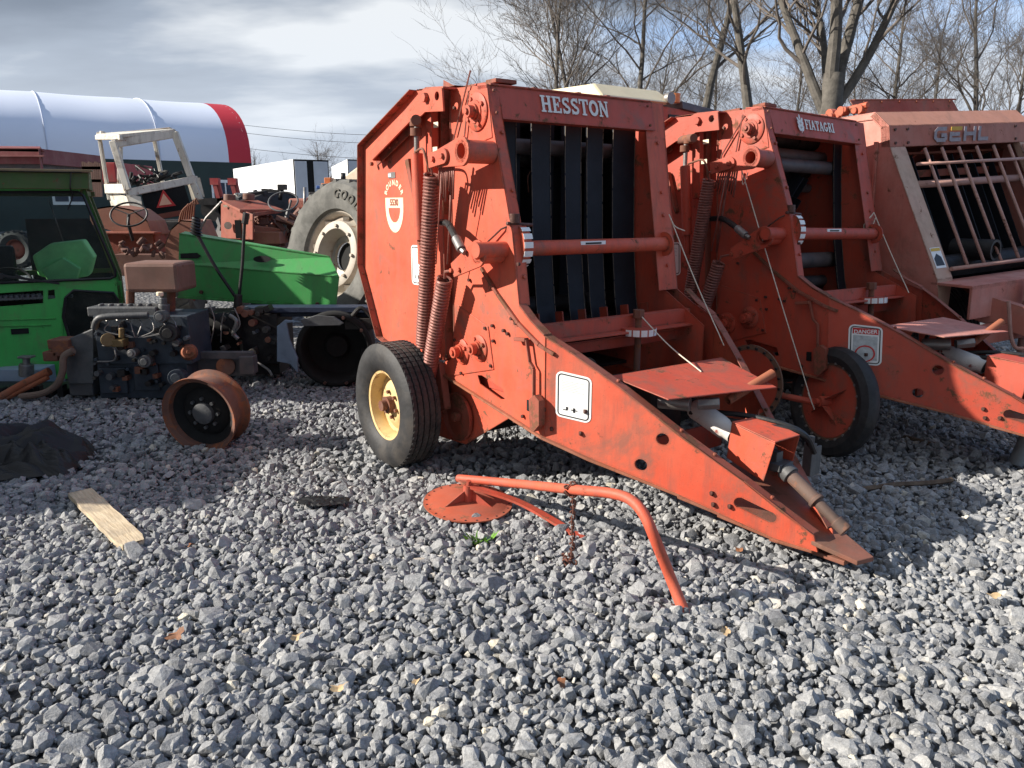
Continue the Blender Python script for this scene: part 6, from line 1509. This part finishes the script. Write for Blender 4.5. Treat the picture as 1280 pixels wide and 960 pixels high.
# red forage box, small red cab and racks at far left
O7 = W(30, 250, 20); O7.z = 0
fb = thing('forage_wagon', 'dark red forage wagon box with a slatted side behind the green cab', 'wagon', O7)
b = MB(); wbox(b, -60, 186, 54, 205, 20, 3, O7); b.hexa([W(-60, 184, 20)-O7, W(50, 185, 20)-O7, W(56, 190, 20)-O7, W(-60, 188, 20)-O7], [W(-60, 182, 23)-O7, W(50, 183, 23)-O7, W(56, 190, 23)-O7, W(-60, 188, 23)-O7])
wbox(b, -60, 194, 55, 196, 19.9, .1, O7); wbox(b, 48, 186, 52, 218, 19.9, .1, O7); part('wagon_box', b, M['darkred'], fb, .01)
b = MB(); wbox(b, -60, 205, 52, 222, 20.1, 2.8, O7); part('wagon_floor', b, M['greybrown'], fb)
ag_wheel(fb, Vector((W(10, 250, 20.2).x-O7.x, .3, .5)), (0, 1, 0), .5, .3, M['tractorred'], M['tyre'])
O8 = W(69, 250, 22); O8.z = 0
rc_ = thing('combine_cab', 'small dark red machine cab with pale windows beyond the forage wagon', 'machine cab', O8)
b = MB(); wbox(b, 56, 192, 80, 195, 22, 1.4, O8); b.bar(W(79, 194, 22)-O8, W(84, 212, 22)-O8, .1, .1).bar(W(57, 194, 22)-O8, W(57, 212, 22)-O8, .1, .1); wbox(b, 56, 210, 88, 240, 22, 1.4, O8); part('cab_body', b, M['darkred'], rc_)
b = MB(); wbox(b, 59, 196, 79, 210, 22.1, .03, O8); part('cab_window', b, M['glass'], rc_)
ag_wheel(rc_, Vector((0, 0, .6)), (0, 1, 0), .6, .4, M['tractorred'], M['tyre'])
O9 = W(112, 250, 17); O9.z = 0
sr = thing('stake_rack', 'rusty upright stake rack standing behind the green cab roof', 'rack', O9)
b = MB(); 
for i in range(9): b.bar(W(104+i*2.6, 202+(i % 3), 17)-O9, W(106+i*2.6, 246, 17)-O9, .05, .05)
b.bar(W(103, 210, 17)-O9, W(128, 210, 17)-O9, .05, .06).bar(W(103, 226, 17)-O9, W(128, 226, 17)-O9, .05, .06); part('stakes', b, M['rustbrown'], sr)
O10 = W(115, 250, 24); O10.z = 0
rw = thing('grain_wagon', 'bright red grain wagon glimpsed between the cab and the white shell', 'wagon', O10)
b = MB(); wbox(b, 84, 203, 146, 228, 24, 2.5, O10); part('wagon_box', b, M['wagonred'], rw, .02)
ag_wheel(rw, Vector((-.8, .3, .5)), (0, 1, 0), .5, .3, M['tractorred'], M['tyre'])
for k, (u, lab) in enumerate(((240, 'red folded tine arm standing left before the dark shed wall'), (343, 'red folded tine arm standing before the shed window'))):
    Ox = W(u, 250, 24); Ox.z = 0
    tl = thing('folded_implement', lab, 'implement', Ox, group='folded red implements by the shed')
    x0 = 269 if k == 0 else 291
    Ox2 = W(x0, 250, 24); Ox2.z = 0; tl.location = Ox2
    b = MB(); b.bar(W(x0-1, 226, 24)-Ox2, W(x0+5, 248, 24)-Ox2, .18, .12).bar(W(x0+3, 226, 24)-Ox2, W(x0+8, 246, 24)-Ox2, .10, .1).box(W(x0, 227, 24)-Ox2, (.25, .2, .2)); part('arm', b, M['wagonred'], tl)
    part('frame', MB().box(W(x0+2, 252, 24)-Ox2, (.9, .4, .2)).cyl(W(x0-4, 262, 24)-Ox2, W(x0-4, 262, 24)-Ox2+Vector((0, .2, 0)), .35, 16).box(Vector((0, 0, .4)), (.7, .4, .8)), M['dark'], tl)
# combine with a cream roof behind the first baler
Yk = 8.9; Ok = W(815, 250, Yk); Ok.z = 0
cm_ = thing('combine_harvester', 'orange red machine with a cream cab roof and amber beacon behind the balers', 'combine', Ok)
HK = Frame((Ok.x, Ok.y, 0), (0, 0, YAW1))
pk = lambda u, v, w_: HK.pt(u, v, 0, w_)
def kb(b, u0, v0, u1, v1, x, dep):
    p, q = pk(u0, v0, x), pk(u1, v1, x); return b.box((x-dep/2, (p.y+q.y)/2, (p.z+q.z)/2), (dep, abs(q.y-p.y), abs(p.z-q.z)))
cm_.rotation_euler = (0, 0, YAW1)
zr = pk(845, 127, .5).z; yL, yR_ = pk(752, 118, .5).y, pk(846, 127, .5).y
b = MB().hexa([(.5, yL, zr-.02), (.5, yR_, zr-.02), (-1.6, yR_, zr-.02), (-1.6, yL, zr-.02)], [(.30, yL+.06, zr+.12), (.30, yR_-.06, zr+.12), (-1.4, yR_-.06, zr+.16), (-1.4, yL+.06, zr+.16)]); part('cab_roof', b, M['creamroof'], cm_, .03)
b = MB().hexa([(.48, yR_+.12, zr-.06), (.48, yR_+.75, zr-.12), (-1.6, yR_+.75, zr-.12), (-1.6, yR_+.12, zr-.06)], [(.46, yR_+.12, zr+.02), (.46, yR_+.75, zr-.04), (-1.6, yR_+.75, zr-.02), (-1.6, yR_+.12, zr+.03)]); part('engine_deck', b, M['greybrown'], cm_, .01)
b = MB().cyl((.42, yR_+.05, zr+.0), (.42, yR_+.05, zr+.09), .06, 14); part('beacon', b, M['signorange'], cm_)
b = MB().cyl((.45, yR_-.08, zr+.03), (.50, yR_-.08, zr+.03), .06, 14); part('work_lamp', b, M['steel'], cm_)
zw = zr-.02
b = MB().box((-.6, (yL+yR_)/2+.3, 1.7), (2.0, (yR_-yL)+.8, .9)).hexa([(.45, yR_-.55, zw), (.45, yR_+.75, zw-.08), (.45, yR_+.75, 1.2), (.45, yR_-.55, 1.2)], [(.40, yR_-.55, zw), (.40, yR_+.75, zw-.08), (.40, yR_+.75, 1.2), (.40, yR_-.55, 1.2)]); part('body', b, M['red2'], cm_, .01)
p, q = pk(836, 143, .456), pk(852, 158, .456); b = MB().box((.455, (p.y+q.y)/2, (p.z+q.z)/2), (.01, abs(q.y-p.y), abs(p.z-q.z))); part('side_window', b, M['tarp'], cm_)
for yy in (yL+.1, yR_+.6): ag_wheel(cm_, (-.6, yy, .75), (0, 1, 0), .75, .5, M['rimcream'], M['tyre'])
# ---------------------------------------------------------------- unseen tractor added left of the view to cast shade on the gravel
pt_ = thing('added_shade_tractor', 'unseen dark tractor added left of the yard view to shade the gravel', 'tractor', (-6.35, 5.15, 0))
b = MB().box((0, 1.0, 1.40), (.8, 1.9, .95)).box((0, 1.96, 1.25), (.75, .06, .6)); part('hood', b, M['dark'], pt_, .05)
b = MB().box((0, -.8, 1.2), (1.5, 1.7, .9)); part('cab_base', b, M['dark'], pt_, .03)
for x in (-.65, .65):
    for y in (-1.5, -.1): part('cab_pillar', MB().bar((x, y, 1.6), (x*.9, y, 2.0), .08, .08), M['dark'], pt_)
part('seat', MB().box((0, -.9, 1.7), (.5, .5, .5)), M['black'], pt_, .05)
part('cab_roof', MB().box((0, -.8, 2.04), (1.6, 1.8, .12)), M['whitepaint'], pt_, .03)
part('chassis', MB().box((0, .2, .75), (.5, 3.6, .5)), M['dark'], pt_)
for x in (-.85, .85): ag_wheel(pt_, (x, -.8, .8), (1, 0, 0), .8, .45, M['dark'], M['tyre']); ag_wheel(pt_, (x*.85, 1.5, .5), (1, 0, 0), .5, .3, M['dark'], M['tyre'])
# ---------------------------------------------------------------- fabric-roofed shed
E = Vector((-18.6, 57.0, 0)); axd = Vector((-.83, -.56, 0)); inn = Vector((-.56, .83, 0))
sh = thing('fabric_shed', 'long white fabric-roofed arch shed with a red end band and dark green walls', 'shed', E)
ZW = 4.5; hsp = 9.0; rise = 4.75; LEN = 46
def prof(t):                                             # t 0..1 over the arch
    a = math.pi*t; return inn*(hsp-hsp*math.cos(a)), ZW+rise*math.sin(a)**.78
def arch(s0, s1, mat, name, rib=0.0, nseg=26, ns=1):
    b = MB(); vs = []; fs = []
    ks = ns*4 if rib else 1
    for k in range(ks+1):
        s = s0+(s1-s0)*k/ks; sag_ = rib*abs(math.sin(math.pi*k/4))
        for i in range(nseg+1):
            o, z = prof(i/nseg); c_ = inn*hsp; r = (o-c_)
            vs.append(c_+r*(1-sag_*.02)+axd*s+Vector((0, 0, z-sag_*.18*math.sin(math.pi*i/nseg))))
    for k in range(ks):
        for i in range(nseg): a = k*(nseg+1)+i; fs.append((a, a+1, a+nseg+2, a+nseg+1))
    b.add(vs, fs, True); return part(name, b, mat, sh)
arch(1.55, LEN, M['fabric'], 'roof_fabric', .30, 26, 8)
arch(0, 1.55, M['redfabric'], 'end_band')
b = MB(); n = 24; pts = []
for i in range(n+1):
    o, z = prof(i/n); pts.append(o+axd*.3+Vector((0, 0, z)))
b.add(pts+[inn*2*hsp+axd*.3, axd*.3], [tuple(range(n+3))]); part('end_wall', b, M['fabric'], sh)
b = MB().hexa([Vector((0, 0, 0)), axd*LEN, axd*LEN+Vector((0, 0, ZW)), Vector((0, 0, ZW))], [inn*.3, axd*LEN+inn*.3, axd*LEN+inn*.3+Vector((0, 0, ZW)), inn*.3+Vector((0, 0, ZW))])
part('side_wall', b, M['siding'], sh)
for s in (.9, 10.6):
    fr = part('window', MB().hexa([axd*s+inn*-.06+Vector((0, 0, 1.6)), axd*(s+2.0)+inn*-.06+Vector((0, 0, 1.6)), axd*(s+2.0)+inn*-.06+Vector((0, 0, 3.3)), axd*s+inn*-.06+Vector((0, 0, 3.3))], [axd*s+Vector((0, 0, 1.6)), axd*(s+2.0)+Vector((0, 0, 1.6)), axd*(s+2.0)+Vector((0, 0, 3.3)), axd*s+Vector((0, 0, 3.3))]), M['trailer'], sh)
    for k in (0, 1):
        a, c_ = s+.2+k*.9, s+1.0+k*.85; part('pane', MB().hexa([axd*a+inn*-.08+Vector((0, 0, 1.8)), axd*c_+inn*-.08+Vector((0, 0, 1.8)), axd*c_+inn*-.08+Vector((0, 0, 3.1)), axd*a+inn*-.08+Vector((0, 0, 3.1))], [axd*a+inn*-.065+Vector((0, 0, 1.8)), axd*c_+inn*-.065+Vector((0, 0, 1.8)), axd*c_+inn*-.065+Vector((0, 0, 3.1)), axd*a+inn*-.065+Vector((0, 0, 3.1))]), M['darkblue'], fr)
for s in (6, 12.5, 19, 25.5, 32, 38.5):
    pts_ = []
    for i in range(27):
        o_, z_ = prof(i/26); c_ = inn*hsp; pts_.append(c_+(o_-c_)*1.002+axd*s+Vector((0, 0, z_+.02)))
    part('fabric_seam', MB().tube(pts_, .035, 6), M['seam'], sh)
for s in (8.5, 17, 26): part('wall_post', MB().cyl(axd*s+inn*-.15, axd*s+inn*-.15+Vector((0, 0, ZW+.3)), .09, 8), M['steel'], sh)
# ---------------------------------------------------------------- trailers
def trailer(name, label, u0, u1, u2, v, Y, length, gap, cat='trailer'):
    # u0..u1 long side (going away to the left), u1..u2 the rear doors
    A = W(u1, v, Y); B = W(u2, v, Y+.9); Bv = B-A; Bv.z = 0; wdt = Bv.length; rgt = Bv.normalized(); bk = Vector((-rgt.y, rgt.x, 0))
    if bk.y < 0: bk = -bk
    # choose the backward direction so the far end of the side falls on u0
    t = thing(name, label, cat, (A.x, A.y, 0), group='white trailers in the background'); Z = A.z; o = Vector((0, 0, 0))
    far = None
    for a in range(-80, 10):
        dd = Vector((math.sin(R(a)), math.cos(R(a)), 0)); p = A+dd*length; pc = p-Vector((0, 0, CAMH)); dep = CP*pc.y-SP*pc.z
        if far is None or abs(640+FPX*pc.x/dep-u0) < far[0]: far = (abs(640+FPX*pc.x/dep-u0), dd)
    bk = far[1]; z0 = 1.15
    b = MB().hexa([Vector((0, 0, z0)), rgt*wdt+Vector((0, 0, z0)), rgt*wdt+bk*length+Vector((0, 0, z0)), bk*length+Vector((0, 0, z0))], [Vector((0, 0, Z)), rgt*wdt+Vector((0, 0, Z)), rgt*wdt+bk*length+Vector((0, 0, Z)), bk*length+Vector((0, 0, Z))]); part('box', b, M['trailer'], t)
    f = -bk*.05
    def rect(a0, a1, zz0, zz1, off): return [rgt*wdt*a0+Vector((0, 0, zz0))-bk*off, rgt*wdt*a1+Vector((0, 0, zz0))-bk*off, rgt*wdt*a1+Vector((0, 0, zz1))-bk*off, rgt*wdt*a0+Vector((0, 0, zz1))-bk*off]
    part('rear_frame', MB().hexa(rect(0, 1, z0, Z, .02), rect(0, 1, z0, Z, .03)), M['void'] if gap else M['greycast'], t)
    for a0, a1 in ((.03, .47-gap), (.53+gap*.3, .97)): part('door', MB().hexa(rect(a0, a1, z0+.06, Z-.08, .035), rect(a0, a1, z0+.06, Z-.08, .07)), M['doorgrey'], t)
    part('chassis', MB().hexa([bk*.5+Vector((0, 0, .9)), bk*.5+rgt*wdt+Vector((0, 0, .9)), bk*(length-.5)+rgt*wdt+Vector((0, 0, .9)), bk*(length-.5)+Vector((0, 0, .9))], [bk*.5+Vector((0, 0, z0)), bk*.5+rgt*wdt+Vector((0, 0, z0)), bk*(length-.5)+rgt*wdt+Vector((0, 0, z0)), bk*(length-.5)+Vector((0, 0, z0))]), M['dark'], t)
    for k in (1.2, 2.5):
        part('wheel', MB().cyl(bk*k+Vector((0, 0, .5)), bk*k+rgt*wdt+Vector((0, 0, .5)), .5, 20), M['tyre'], t)
    return t, rgt, bk, wdt, Z
trailer('box_trailer', 'long white box trailer with its rear doors ajar, beside the shed', 292, 366, 410, 199, 40, 13.0, .10)
tt = trailer('box_trailer', 'white box trailer with a yellow-green sticker, right of the open one', 416, 434, 470, 199, 42, 9.0, 0)
pA = Vector((0, 0, 0)); part('sticker', MB().hexa([tt[2]*1.5+Vector((0, -.02, 2.3))+tt[1]*-.02, tt[2]*3.2+Vector((0, -.02, 2.3))+tt[1]*-.02, tt[2]*3.2+Vector((0, -.02, 3.1))+tt[1]*-.02, tt[2]*1.5+Vector((0, -.02, 3.1))+tt[1]*-.02], [tt[2]*1.5+Vector((0, 0, 2.3)), tt[2]*3.2+Vector((0, 0, 2.3)), tt[2]*3.2+Vector((0, 0, 3.1)), tt[2]*1.5+Vector((0, 0, 3.1))]), plain('lime_sticker', (.5, .7, .15), .5, .1, 5), tt[0])
# ---------------------------------------------------------------- bare trees
M['bark'] = plain('bark', (.105, .095, .082), .9, .4, 6, bmp=.8, bscale=25)
M['twig'] = plain('twigs', (.13, .11, .095), .9, .3, 6, bmp=0)
def bare_tree(seed, H, r0, fork=.35, spread=.55, levels=6, dens=1.0, lean=(0, 0), leader=True):
    rs = random.Random(seed); tr_, cr_ = MB(), MB(); cnt = [0]
    def grow(p, d, r, L, lev):
        n = (16 if leader else 7) if lev == 0 else (7 if lev < 3 else 4); pts = [p]; rr = [r]; q = p.copy(); dd = d.copy()
        for i in range(n):
            wob = (.045 if leader else .09) if lev == 0 else .20
            dd = (dd+Vector((rs.gauss(0, 1), rs.gauss(0, 1), rs.gauss(.05, .6)))*wob+Vector((0, 0, .05 if lev < 3 else .015))).normalized()
            q = q+dd*L/n; pts.append(q.copy())
            rr.append(r*(1-(.90 if leader else .22)*(i+1)/n) if lev == 0 else r*(1-.62*(i+1)/n))
        (tr_ if lev < (1 if leader else 2) else cr_).tube(pts, r, (10, 7, 5, 4, 3, 3, 3)[lev], cap=False, rr=rr); cnt[0] += 1
        if lev >= levels or cnt[0] > 5200: return
        if lev == 0: kids_ = rs.randint(15, 20) if leader else 4
        else: kids_ = max(2, int(rs.uniform(3.4, 5.6)*dens))
        for k in range(kids_):
            f = (fork+(1-fork)*(k+rs.random())/kids_ if leader else rs.uniform(fork, 1)) if lev == 0 else rs.uniform(.2, 1.0)
            if k == 0 and not (lev == 0 and leader): f = 1.0
            f = min(f, .999); i = int(f*n); t = f*n-i; pp = pts[i].lerp(pts[i+1], t); loc = (pts[i+1]-pts[i]).normalized(); lr = rr[i]
            az = rs.uniform(0, 6.28); side = Vector((math.cos(az), math.sin(az), rs.uniform(-.15, .35))).normalized()
            if lev == 0 and leader:
                dd2 = (loc*.75+side*spread*1.7).normalized(); rad = min(lr*.55, r0*.42)*rs.uniform(.6, 1.0); LL = H*rs.uniform(.20, .34)*(1.15-f*.75)
            else:
                sp_ = spread*(.35 if k == 0 else rs.uniform(.9, 1.6)); dd2 = (loc+side*sp_*1.15).normalized()
                rad = lr*((1.0 if lev == 0 else .85) if k == 0 else rs.uniform(.42, .68)); LL = L*(.78 if k == 0 else rs.uniform(.38, .68))
            grow(pp, dd2, max(rad, .0042), LL, lev+1)
    grow(Vector((0, 0, -.1)), Vector((lean[0], lean[1], 1)).normalized(), r0, H*(.88 if leader else .40), 0)
    return tr_, cr_
def tree(u, Y, H, r0, seed, label, fork=.5, spread=.55, levels=6, lean=(0, 0), dens=1.0, leader=True):
    p = W(u, 250, Y); t = thing('bare_tree', label, 'tree', (p.x, p.y, 0), group='leafless trees behind the machines')
    a, b = bare_tree(seed, H, r0, fork, spread, min(levels, 5 if leader else 6), dens*1.12, lean, leader); part('trunk', a, M['bark'], t); part('crown', b, M['twig'], t); return t
tree(692, 27, 12.5, .13, 1, 'slim bare tree farthest left of those above the nearest baler', .25, .5)
tree(708, 28, 13.0, .13, 2, 'slim straight bare tree just right of the leftmost one', .3, .35, 5)
tree(776, 27, 13.0, .15, 3, 'bare tree with upswept limbs above the cream roof, left side', .3, .5)
tree(866, 25, 14.0, .19, 4, 'tall straight bare tree above the amber beacon', .45, .5)
tree(948, 23, 13.5, .21, 5, 'stout bare tree above the left end of the middle baler header', .4, .55)
p = W(1028, 250, 19); t = thing('bare_tree', 'thickest bare tree with a heavy forked trunk between the last two balers', 'tree', (p.x, p.y, 0), group='leafless trees behind the machines')
ta_, cb_2 = MB(), MB()
ta_.tube(smooth_path([(0, 0, -.1), (.03, 0, 1.4), (-.02, .02, 2.8), (.0, 0, 3.9), (.02, 0, 4.6)], 5), .3, 14, cap=False, rr=[.30-.003*k for k in range(21)])
for k, (tx_, ty_, z0, r_, H_l) in enumerate(((-.42, .1, 3.7, .13, 7.5), (-.12, -.15, 4.3, .16, 8.5), (.22, .12, 4.2, .15, 8.0), (.55, -.05, 3.9, .12, 7.0), (.05, .5, 4.0, .11, 6.5))):
    a2, b2 = bare_tree(40+k, H_l, r_, .18, .55, 4, 1.1, (tx_, ty_), True); m4 = Matrix.Translation((tx_*.15, ty_*.15, z0))
    ta_.merge(a2, m4); cb_2.merge(b2, m4)
part('trunk', ta_, M['bark'], t); part('crown', cb_2, M['twig'], t)
tree(1108, 30, 12.0, .13, 7, 'thin bare tree just right of the thick forked one', .3, .5)
tree(1158, 34, 12.0, .12, 8, 'faint bare tree above the roof panel of the faded baler', .3, .5)
tree(1212, 28, 12.5, .14, 9, 'spreading bare tree above the right end of the faded baler header', .25, .55)
tree(1268, 33, 11.5, .13, 10, 'bare tree cut by the right edge of the view', .3, .5)
tree(735, 36, 9.5, .09, 11, 'small twiggy bare tree between the two slim left trees and the next', .2, .6, 5)
tree(826, 34, 11.0, .10, 12, 'small bare tree behind the cream roof', .2, .6, 6)
tree(905, 33, 11.0, .11, 13, 'twiggy bare tree left of the stout one', .2, .6, 6)
tree(985, 34, 11.0, .11, 14, 'twiggy bare tree between the stout and the thick forked tree', .2, .6, 6)
tree(1065, 38, 11.0, .11, 15, 'distant twiggy bare tree behind the thick forked one', .2, .6, 5)
tree(328, 75, 7.5, .16, 17, 'small distant bare tree above the open trailer, left', .2, .6, 5)
tree(402, 70, 8.0, .16, 18, 'small distant bare tree above the open trailer doors', .2, .6, 5)
tree(378, 78, 6.5, .14, 19, 'lowest distant bare tree between the other two over the trailer', .2, .6, 5)
# overhead wires far off
b = MB()
for k, (z0, z1) in enumerate(((10.6, 9.6), (9.8, 8.8), (8.2, 7.4))):
    a_, b_ = Vector((-34, 88, z0)), Vector((6, 74, z1-1.2)); pts = [a_.lerp(b_, t/16)+Vector((0, 0, -1.1*math.sin(math.pi*t/16))) for t in range(17)]; b.tube(pts, .02, 4)
o = part('overhead_wires', b, M['black']); tag(o, 'thin overhead wires crossing the sky above the trailers', 'power line')
for x, y in ((-34, 88), (6, 74)):
    po = thing('utility_pole', 'wooden pole at the left end of the overhead wires' if x < 0 else 'wooden pole behind the first baler carrying the wires', 'pole', (x, y, 0)); part('pole', MB().cyl((0, 0, 0), (0, 0, 11), .15, 10, .1), M['bark'], po); part('crossarm', MB().box((0, 0, 9.9), (1.6, .1, .12)), M['bark'], po)
